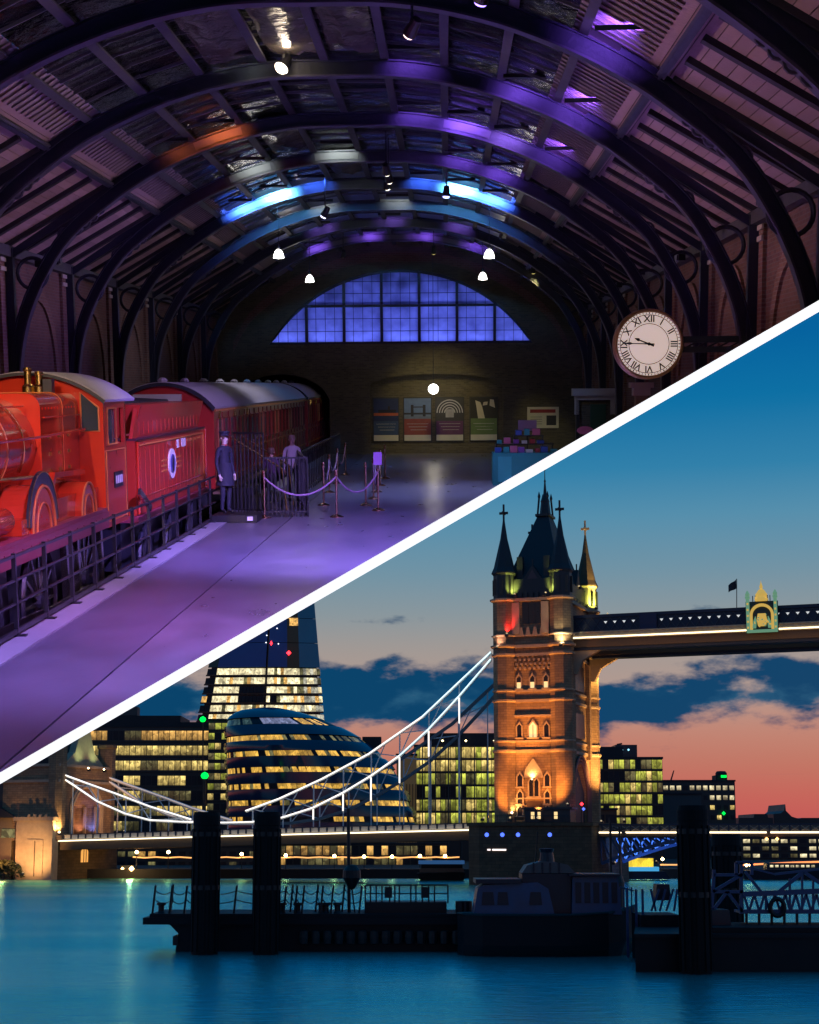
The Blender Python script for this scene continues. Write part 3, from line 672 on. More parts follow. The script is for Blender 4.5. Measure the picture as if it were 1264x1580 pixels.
# footplate, valance, splashers
MB().box(LX - 1.18, XS + .02, 13.2, 25.2, -2.02, -1.96).build('footplate', valn, t)
MB().box(XS - .04, XS + .03, 13.2, 25.25, -2.28, -2.022).build('valance', valn, t)
for k in range(26): piece('rivet', valn, t, (XS + .035, 14 + .43 * k, -2.1), (.012, .03, .03))
def splasher(y, r, nameplate):
    P = [(y + r * math.cos(a), -1.96 + r * math.sin(a)) for a in [PI * k / 20 for k in range(21)]]
    sp = MB().prism(P, LX + .7, XS - .02, axis='x').build('splasher', red, t)
    def arcb(r0, r1, x0, x1, nm, m, a0=0, a1=PI):
        A = [a0 + (a1 - a0) * k / 22 for k in range(23)]; n = 23; vv = []
        for a in A: vv += [(x0, y + r0 * math.cos(a), -1.96 + r0 * math.sin(a)), (x0, y + r1 * math.cos(a), -1.96 + r1 * math.sin(a)), (x1, y + r1 * math.cos(a), -1.96 + r1 * math.sin(a)), (x1, y + r0 * math.cos(a), -1.96 + r0 * math.sin(a))]
        ff = [(0, 1, 2, 3), (4 * n - 1, 4 * n - 2, 4 * n - 3, 4 * n - 4)]
        for i in range(n - 1):
            for k in range(4): ff.append((4 * i + k, 4 * i + 4 + k, 4 * i + 4 + (k + 1) % 4, 4 * i + (k + 1) % 4))
        MB().add(vv, ff).build(nm, m, sp)
    arcb(r - .03, r, XS - .02, XS, 'beading', gold_l)
    arcb(r * .62 - .02, r * .62, XS - .02, XS - .005, 'inner_beading', gold_l)
    if nameplate:
        arcb(r + .02, r + .19, XS - .06, XS - .02, 'plate_arc', plate, .12, PI - .12); arcb(r + .17, r + .19, XS - .02, XS - .01, 'plate_border', brass, .12, PI - .12)
splasher(21.35, .62, True); splasher(24.05, .5, False); splasher(18.3, .62, False)
MB().box(LX + .75, XS - .12, 22.2, 25.19, -1.96, -1.62).build('sand_box', red, t)
MB().lathe([(.001, 16.8), (.15, 16.8), (.18, 16.9), (.18, 19.9), (.15, 20), (.001, 20)], 16, (XS - .2, 0, -1.72), axis='y').build('ejector_pipe', red, t, smooth=True)
MB().bar((XS - .3, 22.3, -1.95), (XS - .3, 23.0, -1.3), .1).bar((XS - .3, 23.0, -1.3), (XS - .3, 24.9, -1.35), .08).build('reach_rod', red, t)
for y in (15.2, 16.9, 18.7, 20.5, 22.1): MB().tube([(LX + .74 * math.cos(a), y, bz + .74 * math.sin(a)) for a in [-.5 + .09 * k for k in range(24)]], .012, 5).build('cladding_strap', brass, t)
MB().tube([(LX + .72, 14, -1.2), (LX + .78, 20, -1.22), (LX + .83, 22.8, -1.3), (LX + .84, 24.9, -1.5)], .03, 8).build('oil_pipe', mat('copper_pipe', (.45, .16, .08), .25, metal=1), t)
MB().tube([(LX + .55, 13.8, -.3), (LX + .58, 22.7, -.28)], .016, 6).tube([(LX + .83, 22.9, -.45), (LX + .83, 25.1, -.45)], .014, 6).build('top_pipe', red, t)
for y in (19.0, 20.0, 22.5, 23.2, 24.9): MB().lathe([(.001, 0), (.05, 0), (.05, .09), (.03, .12), (.001, .13)], 10, (XS - .3, y, -1.96)).build('oil_pot', brass, t)
MB().box(LX + .55, XS - .05, 20.3, 22.2, -1.955, -1.75).build('reverser_box', red, t)
for k in range(14): piece('cab_rivet', red, t, (LX - 1.1 + .17 * k, 25.195, -1.3), (.022, .012, .022))
for k in range(12): piece('firebox_rivet', red, t, (LX + .803, 22.95 + .18 * k, -.32), (.012, .03, .03))
# wheels and motion
for y in (18.6, 21.35, 24.05): wheel(t, y, .86, -2.98, XS - .14)
for y in (15.0, 16.5): wheel(t, y, .42, -3.4, XS - .14, 8)
MB().bar((XS - .03, 18.6, -3.15), (XS - .03, 24.05, -3.15), .06, .16).build('coupling_rod', wsteel, t)
MB().bar((XS + .0, 15.5, -2.9), (XS + .0, 21.35, -3.1), .05, .12).build('connecting_rod', wsteel, t)
MB().box(LX - .9, XS - .5, 13.3, 27, -3.3, -2.1).build('frame_plate', under, t)
for y in (17.2, 19.9, 22.7, 23.4, 25.0): MB().bar((XS - .1, y, -2.3), (XS - .1, y + .15, -3.6), .1, .12).build('brake_hanger', wsteel if y > 22 else under, t)
# cab
cw = XS - LX
RP = roofpoly(cw, -.26, .2)
cabm = MB()
side = [(LX - cw, -2.3), (LX + cw, -2.3), (LX + cw, -.26)]
# front sheet built round its two windows
WX0, WX1, WZ0, WZ1, WZ2 = LX + cw - .36, LX + cw - .07, -.72, -.34, -.1
def zroof(x):
    for (a, za), (b, zb) in zip(RP, RP[1:]):
        if a <= x <= b: return za + (zb - za) * (x - a) / (b - a)
    return -.26
xs = sorted([p[0] for p in RP] + [WX0, WX1, 2 * LX - WX0, 2 * LX - WX1])
for xa, xb in zip(xs, xs[1:]):
    xm = (xa + xb) / 2; mx_ = abs(xm - LX)
    sg = [(-2.3, -2.3, zroof(xa), zroof(xb))]
    if WX0 - LX < mx_ < WX1 - LX:
        f = lambda x: WZ2 + (WZ1 - WZ2) * (abs(x - LX) - (WX0 - LX)) / (WX1 - WX0)
        sg = [(-2.3, -2.3, WZ0, WZ0), (f(xa), f(xb), zroof(xa), zroof(xb))]
    for b0, b1, t0, t1 in sg:
        cabm.add([(xa, 25.2, b0), (xb, 25.2, b1), (xb, 25.25, b1), (xa, 25.25, b0), (xa, 25.2, t0), (xb, 25.2, t1), (xb, 25.25, t1), (xa, 25.25, t0)], [(0, 3, 2, 1), (4, 5, 6, 7), (0, 1, 5, 4), (2, 3, 7, 6), (1, 2, 6, 5), (3, 0, 4, 7)])
cab = cabm.build('cab_front', red, t)
MB().prism([(WX0, WZ0), (WX1, WZ0), (WX1, WZ1), (WX0, WZ2)], 25.215, 25.23).build('cab_window', tglass, cab)
MB().tube([(x, 25.19, z) for x, z in [(WX0, WZ0), (WX1, WZ0), (WX1, WZ1), (WX0, WZ2)]], .018, 5, closed=True).build('window_frame', gold_l, cab)
for sx in (XS - .05, LX - cw):
    s_ = MB()
    s_.box(sx, sx + .05, 25.25, 26.9, -2.3, -.95).box(sx, sx + .05, 25.25, 25.45, -.95, -.26).box(sx, sx + .05, 26.75, 26.9, -.95, -.26).box(sx, sx + .05, 25.45, 26.75, -.36, -.26)
    so_ = s_.build('cab_side', red2 if sx > LX else red, t)
    if sx > LX:
        MB().box(sx + .01, sx + .03, 25.46, 26.1, -.94, -.37).build('side_window', tglass, so_)
        MB().tube([(sx + .06, y, z) for y, z in ((25.45, -.95), (26.12, -.95), (26.12, -.36), (25.45, -.36))], .02, 5, closed=True).build('window_frame', gold_l, so_)
        MB().tube([(sx + .06, y, z) for y, z in ((25.3, -2.2), (26.8, -2.2), (26.8, -1.05), (25.3, -1.05))], .012, 5, closed=True).build('lining', gold_l, so_)
        MB().box(sx + .052, sx + .07, 25.85, 26.5, -1.68, -1.42).build('number_plate', plate, so_)
        for q in range(4): piece('numeral_mark', white_p, so_, (sx + .073, 25.97 + .14 * q, -1.55), (.006, .07, .13))
MB().box(XS - .1, XS, 26.9, 26.95, -2.25, -.3).build('cab_handrail', brass, t)
r2 = [(LX + (x - LX) * 1.05, z + .045) for x, z in RP]
MB().strip([(LX + (x - LX) * 1.04, z + .005) for x, z in RP], r2, 25.12, 27.5).build('cab_roof', grey_r, t, smooth=True)
MB().strip([(LX + (x - LX) * 1.03, z - .02) for x, z in RP], [(LX + (x - LX) * 1.055, z + .03) for x, z in RP], 25.08, 25.118).build('roof_edge', under, t)
MB().box(LX - 1.0, XS - .2, 25.3, 27.2, -2.35, -2.2).build('cab_floor', under, t)
MB().box(LX - .7, LX + .7, 25.28, 25.5, -2.1, -.7).build('backhead', under, t)

t = thing('coal_tender', 'red panelled coal tender with a pale oval crest, coupled behind the cab', 'tender', (LX, 31, -3.83))
YA, YB = 27.65, 35.6
MB().box(LX - cw, XS, YA, YB, -2.3, -.97).build('tank', red2, t)
MB().prism([(LX - cw + .12, -.93), (XS - .12, -.93), (XS + .02, -.34), (LX - cw - .02, -.34)], YA + .55, YB - .1).build('coal_rail_panel', red2, t)
MB().box(LX - cw - .03, XS + .03, YA, YB, -.97, -.93).build('tank_ledge', mat('shadow_plum', (.06, .012, .02), .4), t)
MB().prism([(YA, -.93), (YA + .5, -.93), (YA + .5, -.4)], XS - .1, XS - .04, axis='x').build('curved_wing', red2, t)
MB().tube([(XS + .015, y, z) for y, z in ((YA + .25, -2.15), (YB - .2, -2.15), (YB - .2, -1.06), (YA + .25, -1.06))], .016, 5, closed=True).build('lining', gold_l, t)
MB().tube([(XS + .03, YA + .1, -2.28), (XS + .03, YA + .1, -.99)], .03, 6).tube([(XS + .03, YB - .03, -2.28), (XS + .03, YB - .03, -.99)], .03, 6).build('corner_beading', red, t)
for k in range(16): piece('panel_rib', red2, t, (XS + .002, YA + .5 + k * .46, -1.6), (.008, .012, 1.0))
for k in range(16): piece('upper_rib', red2, t, (XS - .055, YA + .75 + k * .44, -.63), (.012, .014, .5))
MB().tube([(XS + .012, YA + .25, -2.0), (XS + .012, YB - .2, -2.0)], .012, 5).build('lower_bead', red, t)
MB().box(LX - cw, XS + .05, YA - .1, YB + .1, -2.42, -2.31).build('footplate', valn, t)
oy, oz = YX(266), -1.55
cr_o = MB().prism([(oy + .42 * math.cos(a), oz + .3 * math.sin(a)) for a in [2 * PI * k / 28 for k in range(28)]], XS + .001, XS + .02, axis='x').build('oval_crest', white_p, t)
MB().prism([(oy + .27 * math.cos(a), oz + .19 * math.sin(a)) for a in [2 * PI * k / 24 for k in range(24)]], XS + .021, XS + .03, axis='x').build('crest_centre', mat('crest_blue', (.10, .10, .32), .5), cr_o)
MB().prism([(oy - .07, oz - .16), (oy + .07, oz - .16), (oy + .1, oz + .02), (oy, oz + .17), (oy - .1, oz + .02)], XS + .031, XS + .036, axis='x').build('crest_shield', plate, cr_o)
for sy in (-1, 1):
    for q in range(3): piece('crest_stripe', gold_l, cr_o, (XS + .006, oy + sy * .82, oz + .1 - .1 * q), (.008, .6, .035))
for q, dy in enumerate((0, .55, .85)): piece('side_letter', white_p, t, (XS + .006, YX(276) + dy, -1.02 - .16), (.01, .22, .17))
for q in range(4): piece('side_letter', gold_l, t, (XS + .006, YX(292) + .5 * q, -1.15), (.01, .35, .05))
for y in (28.9, 31.6, 34.3): wheel(t, y, .58, -3.25, XS - .12, 10)
MB().box(LX - .95, XS - .3, YA, YB, -3.3, -2.43).build('underframe', under, t)
for y in (28.9, 31.6, 34.3): MB().prism([(y - .35, -3.35), (y + .35, -3.35), (y + .22, -2.45), (y - .22, -2.45)], XS - .1, XS - .04, axis='x').build('axle_guard', under, t)
MB().bar((XS + .1, YA - .2, -1.85), (XS + .16, YA + .5, -2.2), .05, .12).build('step_plate', wsteel, t)
MB().tube([(XS - .1, YA - .6, -.85), (XS - .1, YA + .1, -.85)], .02, 5).build('gate_chain', wsteel, t)
MB().prism([(LX - .9, -.9), (LX + .9, -.9), (LX + .5, -.3), (LX - .4, -.25)], YA + .8, YB - .6).build('coal_load', mat('coal', (.015, .015, .016), .6, bump=1, bscale=8), t)

cfr = mat('coach_frame', (.38, .10, .05), .4, var=.3)
def coach(label, ya, yb, end):
    t = thing('railway_coach', label, 'coach', (LX, (ya + yb) / 2, -3.83), group='crimson coaches behind the tender')
    RC = roofpoly(cw, -.56, .04)
    MB().box(LX - cw, XS, ya + .05, yb, -2.45, -.55).build('body', crim, t)
    MB().prism([(LX - cw, -2.45), (XS, -2.45)] + RC[::-1], ya, ya + .049).build('end_panel', mat('coach_end_red', (.40, .022, .018), .35, var=.15), t)
    MB().strip([(LX + (x - LX) * 1.02, z) for x, z in RC], [(LX + (x - LX) * 1.04, z + .05) for x, z in RC], ya - .08, yb).build('roof', grey_r, t, smooth=True)
    MB().strip([(LX + (x - LX) * 1.0, z - .05) for x, z in RC], [(LX + (x - LX) * 1.045, z + .035) for x, z in RC], ya - .12, ya - .081).build('roof_edge', under, t)
    MB().box(XS + .02, XS + .05, ya, yb, -.62, -.57).build('gutter', gold_l, t)
    MB().box(XS, XS + .02, ya, yb, -1.75, -1.7).build('waist_lining', cfr, t)
    MB().box(XS, XS + .02, ya, yb, -2.3, -2.26).build('lower_lining', gold_l, t)
    if end:
        MB().box(LX - .7, LX + .45, ya - .12, ya - .005, -.42, -.2).build('gangway_cover', mat('gangway_canvas', (.42, .42, .34), .8), t)
        MB().box(LX - .5, LX + .5, ya - .3, ya - .005, -2.3, -.45).build('gangway', under, t)
    n = int((yb - ya) / 1.05)
    for k in range(n):
        y = ya + .55 + k * (yb - ya - .6) / n
        door = k % 4 == 1
        wn = MB().box(XS - .001, XS + .012, y, y + .72, -1.55, -.8).build('window', tglass, t)
        MB().tube([(XS + .015, y_, z_) for y_, z_ in ((y, -1.55), (y + .72, -1.55), (y + .72, -.8), (y, -.8))], .022, 4, closed=True).build('window_frame', crim if k % 4 else cfr, wn)
        piece('body_pillar', crim, t, (XS + .012, y + .84, -1.5), (.024, .05, 1.7))
        if door:
            piece('door_seam', under, t, (XS + .014, y - .1, -1.6), (.012, .02, 1.6)); piece('door_handle', brass, t, (XS + .05, y - .02, -1.72), (.05, .16, .03))
        if k % 3 == 0: MB().lathe([(.001, 0), (.1, 0), (.13, .07), (.06, .13), (.001, .14)], 8, (LX - .1, y, .06)).build('roof_vent', grey_r, t)
    for k in range(3): MB().bar((XS + .08, ya + .4 + k * 2.6, -.8), (XS + .08, ya + .5 + k * 2.6, -.62), .05).build('lamp_iron', brass, t)
    for yy in (ya + 2, ya + 4.4, yb - 4.4, yb - 2): wheel(t, yy, .48, -3.35, XS - .12, 8)
    MB().box(LX - 1, XS - .25, ya + .3, yb - .2, -2.9, -2.46).build('underframe', under, t)
    MB().box(XS - .1, XS + .12, ya + .2, yb - .2, -2.6, -2.54).build('footboard', mat('footboard_wood', (.16, .09, .05), .7), t)
coach('long crimson coach with grey roof next to the tender, behind the uniformed figure', 37.2, 61.2, True)
coach('dark crimson coach running into the tunnel mouth of the end wall', 62.4, 76.5, False)

# iron fence along the platform edge
t = thing('track_fence', 'low black iron fence along the platform edge beside the red locomotive', 'fence', (-5.22, 25, FZ))
y = 12.8
while y < 34.9:
    MB().box(-5.245, -5.195, y - .025, y + .025, FZ + .012, FZ + 1.02).build('fence_post', black, t)
    MB().box(-5.3, -5.1, y - .06, y + .06, FZ + .012, FZ + .03).build('foot_plate', black, t); y += 1.42
for z, h in ((1.0, .035), (.70, .025), (.42, .025), (.1, .06)): MB().box(-5.238, -5.202, 12.5, 34.9, FZ + z - h, FZ + z).build('fence_rail', black, t)

# ------------------------------------------------------------------ people
def skin_body(name, nodes, edges, parent, mats, pick, sub=1):
    me = bpy.data.meshes.new(name + '_sk'); names = list(nodes); ix = {n: i for i, n in enumerate(names)}
    me.from_pydata([nodes[n][0] for n in names], [(ix[a], ix[b]) for a, b in edges], [])
    o = bpy.data.objects.new(name + '_sk', me); COL.objects.link(o)
    o.modifiers.new('skin', 'SKIN')
    lay = me.skin_vertices[0].data if len(me.skin_vertices) else None
    if lay is None:
        bm = bmesh.new(); bm.from_mesh(me); bm.verts.layers.skin.verify(); bm.to_mesh(me); bm.free(); lay = me.skin_vertices[0].data
    for n in names:
        r = nodes[n][1]; lay[ix[n]].radius = (r, r) if not isinstance(r, tuple) else r; lay[ix[n]].use_root = (n == 'pelvis')
    s = o.modifiers.new('sub', 'SUBSURF'); s.levels = sub; s.render_levels = sub
    dg = bpy.context.evaluated_depsgraph_get(); dg.update()
    m2 = bpy.data.meshes.new_from_object(o.evaluated_get(dg)); m2.name = name
    bpy.data.objects.remove(o)
    for q in mats: m2.materials.append(q)
    for p in m2.polygons:
        p.use_smooth = True; p.material_index = pick(p.center)
    b = bpy.data.objects.new(name, m2); COL.objects.link(b); b.parent = parent
    return b
skin_m = mat('skin', (.45, .27, .2), .55, var=.1)
pale_f = mat('pale_face', (.62, .52, .48), .55, var=.1)
def person(label, loc, h, rz, top, legs, hair, skin=skin_m, cap=None, bend=0, coat=False, collar=None, shoe=None):
    t = thing('person', label, 'person', loc, rz)
    s = h / 1.75
    B = lambda x, y, z: (x * s, (y - (bend * (z - .95) if z > .95 else 0)) * s, z * s)     # faces -y
    nd = {'pelvis': (B(0, 0, .95), (.15 * s, .11 * s)), 'waist': (B(0, 0, 1.1), (.145 * s, .1 * s)), 'chest': (B(0, .01, 1.3), (.17 * s, .115 * s)), 'shoul': (B(0, .01, 1.43), (.12 * s, .08 * s)), 'neck': (B(0, 0, 1.51), .05 * s), 'chin': (B(0, -.02, 1.575), (.062 * s, .075 * s)), 'head': (B(0, -.005, 1.66), (.076 * s, .095 * s)), 'crown': (B(0, .005, 1.72), (.055 * s, .07 * s))}
    ed = [('pelvis', 'waist'), ('waist', 'chest'), ('chest', 'shoul'), ('shoul', 'neck'), ('neck', 'chin'), ('chin', 'head'), ('head', 'crown')]
    for q in (-1, 1):
        k = 'lr'[q > 0]
        nd.update({k + 'hip': (B(.09 * q, 0, .9), .095 * s), k + 'knee': (B(.1 * q, -.02, .5), .062 * s), k + 'ank': (B(.1 * q, .02, .09), .042 * s), k + 'toe': (B(.115 * q, -.13, .035), .035 * s),
                   k + 'sh': (B(.185 * q, .01, 1.41), .06 * s), k + 'elb': (B(.235 * q, .03, 1.12), .045 * s), k + 'wr': (B(.24 * q, -.05, .88), .03 * s), k + 'palm': (B(.238 * q, -.07, .82), (.018 * s, .034 * s))})
        ed += [('pelvis', k + 'hip'), (k + 'hip', k + 'knee'), (k + 'knee', k + 'ank'), (k + 'ank', k + 'toe'), ('shoul', k + 'sh'), (k + 'sh', k + 'elb'), (k + 'elb', k + 'wr'), (k + 'wr', k + 'palm')]
        for f, (dy, ln) in enumerate(((-.028, .07), (-.01, .085), (.01, .08), (.026, .062))):
            nd[f'{k}f{f}'] = (B(.235 * q, -.075 + dy, .785), .009 * s); nd[f'{k}g{f}'] = (B(.22 * q, -.08 + dy, .785 - ln * .8), .008 * s)
            ed += [(k + 'palm', f'{k}f{f}'), (f'{k}f{f}', f'{k}g{f}')]
        nd[k + 'th'] = (B(.215 * q, -.105, .81), .010 * s); nd[k + 'th2'] = (B(.2 * q, -.115, .775), .009 * s); ed += [(k + 'palm', k + 'th'), (k + 'th', k + 'th2')]
    def pick(c):
        x, z = abs(c.x) / s, c.z / s
        if z > 1.5: return 0
        if x > .17 and z < .87: return 0
        if z < .09: return 3
        if z < (.62 if coat else .96) and x < .2: return 2
        return 1
    skin_body('body', nd, ed, t, [skin, top, legs, shoe or black], pick)
    def put(mb, nm, m, sm=True):
        o = mb.build(nm, m, None, smooth=sm); o.matrix_world = Mx.Identity(4); o.parent = t; return o
    hp = V(B(0, 0, 1.66))
    put(MB().lathe([(.001, -.02), (.088, -.03), (.1, .03), (.085, .09), (.04, .12), (.001, .125)], 14, (hp.x, hp.y + .018 * s, hp.z)), 'hair', hair)
    put(MB().prism([(-.09, -.02), (-.115, -.045), (-.09, -.055)], -.012, .012, axis='x').__class__().add([(hp.x - .013, hp.y - .09 * s, hp.z - .01), (hp.x + .013, hp.y - .09 * s, hp.z - .01), (hp.x, hp.y - .122 * s, hp.z - .045), (hp.x, hp.y - .09 * s, hp.z - .055)], [(0, 2, 1), (0, 3, 2), (1, 2, 3), (0, 1, 3)]), 'nose', skin, False)
    for q in (-1, 1):
        put(MB().cbox((hp.x + .032 * q, hp.y - .092 * s, hp.z + .005), .026, .008, .012), 'eye', black, False)
        put(MB().lathe([(.001, -.012), (.022, -.008), (.026, 0), (.02, .01), (.001, .012)], 8, (hp.x + .085 * q, hp.y + .01, hp.z - .01), axis='x'), 'ear', skin)
    put(MB().cbox((hp.x, hp.y - .09 * s, hp.z - .08), .045, .006, .01), 'mouth', mat('lip', (.3, .1, .09), .5), False)
    if coat:
        put(MB().lathe([(.155 * s, 1.12 * s), (.17 * s, .95 * s), (.2 * s, .62 * s), (.19 * s, .62 * s), (.15 * s, .95 * s)], 16, (0, 0, 0)), 'coat_skirt', top)
        for k in range(4): put(MB().cbox((.03, -.125 * s, (1.35 - .1 * k) * s), .02, .02, .02), 'button', brass, False)
    if collar: put(MB().lathe([(.062 * s, 1.47 * s), (.068 * s, 1.52 * s), (.055 * s, 1.52 * s)], 12), 'collar', collar)
    if cap:
        put(MB().lathe([(.001, .04), (.108, .045), (.106, .095), (.125, .12), (.12, .145), (.001, .15)], 16, tuple(hp)), 'cap', cap)
        put(MB().prism([(-.09, -.08), (.09, -.08), (.06, -.16), (-.06, -.16)], hp.z + .045, hp.z + .056, axis='z'), 'cap_peak', cap, False)
    return t
navy_c = mat('navy_cloth', (.02, .022, .045), .8, var=.2)
hair_b = mat('brown_hair', (.09, .045, .022), .6)
plinth = thing('plinth', 'low black plinth under the uniformed figure beside the tender', 'plinth', (-4.75, 34.6, FZ))
MB().box(-5.2, -4.2, 34.1, 35.1, FZ, FZ + .16).build('base', black, plinth)
piece('notice_label', white_p, plinth, (-4.35, 34.09, FZ + .09), (.12, .01, .09))
person('tall figure in navy railway uniform and peaked cap, standing on the plinth by the tender', (-4.95, 34.6, FZ + .16), 1.78, R(55), navy_c, navy_c, hair_b, pale_f, cap=navy_c, coat=True, collar=mat('red_collar', (.35, .03, .03), .6))
person('visitor in a pale top and dark trousers behind the railings beside the coach', (-4.0, 40.2, FZ), 1.7, R(20), mat('pale_blouse', (.6, .52, .52), .8), black, mat('fair_hair', (.3, .2, .12), .6))
person('shorter visitor in dark purple behind the railings left of the pale topped one', (-4.32, 38.2, FZ), 1.45, R(170), mat('plum_coat', (.07, .03, .08), .8), black, hair_b)

# railings round the coach steps
def railing(label, P, n, h=1.05):
    a, b = V(P[0]), V(P[1]); t = thing('iron_railing', label, 'railing', tuple((a + b) / 2))
    for k in range(n + 1):
        p = a.lerp(b, k / n); MB().bar(p, p + V((0, 0, h)), .03).build('baluster', black, t)
    for z in (.12, h): MB().bar(a + V((0, 0, z)), b + V((0, 0, z)), .04).build('rail', black, t)
railing('black railing of upright bars right of the uniformed figure', ((-4.2, 35.55, FZ), (-3.2, 35.6, FZ)), 11, 1.35)
railing('black railing of upright bars running back beside the coach', ((-3.25, 35.8, FZ), (-3.9, 40.5, FZ)), 12, 1.3)
railing('far black railing along the coach towards the tunnel mouth', ((-3.95, 41.5, FZ), (-4.0, 58, FZ)), 26, 1.2)
railing('tall black railing in front of the coach steps', ((-5.0, 36.4, FZ), (-4.25, 36.0, FZ)), 8, 1.9)
t = thing('coach_steps', 'dark steps with sloping handrails leading up to the crimson coach', 'steps', (-4.7, 38.5, FZ))
for k in range(3): MB().box(-5.3, -4.1 - .35 * (2 - k) * 0 - .3 * k, 37.6, 39.2, FZ + .18 * k, FZ + .18 * (k + 1)).build('step', black, t)
for yy in (37.6, 39.2): MB().tube([(-5.2, yy, FZ + 1.75), (-4.0, yy, FZ + 1.0), (-3.9, yy, FZ)], .025, 6).build('handrail', brass, t)

# rope stanchions
posts = [(-4.17, 35.3), (-2.53, 35.4), (-3.1, 38.9), (-1.66, 37.2), (-2.04, 38.8), (-1.95, 41), (-1.98, 43.6), (-2.0, 46.4), (-2.0, 50), (-3.3, 43.5), (-3.35, 47.5), (-3.4, 52)]
desc = ['copper rope stanchion nearest the black railings', 'copper rope stanchion standing forward between two sagging ropes', 'steel rope stanchion behind the forward one, by the railings', 'rope stanchion under the purple sign', 'rope stanchion just behind the purple sign'] + [f'stanchion in the row behind the purple sign, {q} back' for q in ('first', 'second', 'third', 'farthest')] + [f'stanchion of the left rope row by the coach, {q}' for q in ('nearest', 'middle', 'farthest')]
t0 = thing('rope_stanchion', desc[0], 'stanchion', (*posts[0], FZ), group='rope stanchions on the hall floor')
cop = mat('copper_post', (.5, .3, .2), .25, metal=1, var=.2)
MB().lathe([(.001, 0), (.16, 0), (.16, .02), (.1, .045), (.03, .07), (.001, .07)], 16, (*posts[0], FZ)).build('base', cop, t0, smooth=True)
MB().lathe([(.001, .06), (.025, .06), (.025, .95), (.045, .96), (.045, 1.0), (.02, 1.01), (.001, 1.01)], 12, (*posts[0], FZ)).build('pole', cop, t0, smooth=True)
MB().lathe([(.001, .99), (.03, 1.0), (.04, 1.04), (.03, 1.08), (.001, 1.09)], 12, (*posts[0], FZ)).build('finial', cop, t0, smooth=True)
for p, d in zip(posts[1:], desc[1:]): dup(t0, d, (*p, FZ))
ropem = mat('mauve_rope', (.35, .22, .36), .8, var=.2)
for i, j, d in ((0, 1, 'longest sagging rope, between the railings and the forward stanchion'), (1, 3, 'sagging rope between the forward stanchion and the purple sign'), (2, 9, 'rope of the left row beside the coach, nearest span'), (9, 10, 'rope of the left row beside the coach, middle span'), (10, 11, 'rope of the left row beside the coach, farthest span'), (3, 5, 'rope behind the purple sign, first span'), (5, 6, 'rope behind the purple sign, second span'), (6, 7, 'rope behind the purple sign, third span'), (7, 8, 'rope behind the purple sign, last span')):
    a, b = V((*posts[i], FZ + .93)), V((*posts[j], FZ + .93)); t = V((a + b) / 2)
    o = MB().tube([a.lerp(b, k / 14) + V((0, 0, -.42 * (1 - (2 * k / 14 - 1) ** 2))) for k in range(15)], .022, 6).build('barrier_rope', ropem, None, smooth=True, loc=tuple(t))
    tag(o, d, 'rope', 'ropes slung between the stanchions')
t = thing('stanchion_sign', 'small purple sign held up on the rope stanchion', 'sign', (-1.66, 37.1, FZ + 1.1))
MB().box(-1.76, -1.56, 37.12, 37.14, FZ + 1.1, FZ + 1.4).build('sign_plate', mat('sign_purple', (.45, .22, .6), .5), t)
MB().box(-1.67, -1.65, 37.115, 37.13, FZ + 1.02, FZ + 1.1).build('clip', black, t)

# ------------------------------------------------------------------ clock on its bracket
def text_mesh(s, size, depth=.004):
    c = bpy.data.curves.new('txt', 'FONT'); c.body = s; c.size = size; c.extrude = depth; c.align_x = 'CENTER'; c.align_y = 'CENTER'; c.resolution_u = 2; c.offset = .0035
    o = bpy.data.objects.new('txt', c); COL.objects.link(o)
    dg = bpy.context.evaluated_depsgraph_get(); dg.update()
    m = bpy.data.meshes.new_from_object(o.evaluated_get(dg)); bpy.data.objects.remove(o); return m
cc = hl(1000, 531, 29.6)
RCk = .62
t = thing('station_clock', 'large round white station clock with roman numerals, held on a bracket from the right wall', 'clock', tuple(cc))
rim_m = mat('clock_rim', (.35, .24, .09), .35, metal=.6, var=.2); dial_m = mat('clock_dial', (.82, .72, .66), .5, var=.05, emit=.5, ecol=(1, .80, .68))  # dial given a painted-in glow to brighten it
MB().lathe([(.001, -.14), (RCk, -.14), (RCk + .03, -.1), (RCk + .035, .1), (RCk, .14), (.001, .14)], 48, tuple(cc), axis='y').build('drum', rim_m, t, smooth=True)
MB().tube([(cc.x + (RCk - .01) * math.cos(a), cc.y - .145, cc.z + (RCk - .01) * math.sin(a)) for a in [2 * PI * k / 48 for k in range(48)]], .03, 6, closed=True).build('bezel', rim_m, t, smooth=True)
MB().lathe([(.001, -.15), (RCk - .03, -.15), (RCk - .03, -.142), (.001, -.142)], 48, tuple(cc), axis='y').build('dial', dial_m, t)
for k in range(60):
    a = 2 * PI * k / 60; r = RCk - .055
    piece('minute_mark', black, t, (cc.x + r * math.sin(a), cc.y - .153, cc.z + r * math.cos(a)), (.012 if k % 5 else .022, .004, .03), Mx.Rotation(a, 4, 'Y'))
for rr in (RCk - .085, RCk * .6): MB().tube([(cc.x + rr * math.cos(a), cc.y - .152, cc.z + rr * math.sin(a)) for a in [2 * PI * k / 48 for k in range(48)]], .006, 4, closed=True).build('dial_ring', black, t)
for k, s_ in enumerate(['XII', 'I', 'II', 'III', 'IIII', 'V', 'VI', 'VII', 'VIII', 'IX', 'X', 'XI']):
    a = 2 * PI * k / 12; me = text_mesh(s_, .17); me.materials.append(black)
    o = bpy.data.objects.new('numeral', me); COL.objects.link(o); o.parent = t; r = RCk * .735
    o.matrix_basis = Mx.Translation((r * math.sin(a), -.154, r * math.cos(a))) @ Mx.Rotation(a, 4, 'Y') @ Mx.Rotation(PI / 2, 4, 'X')
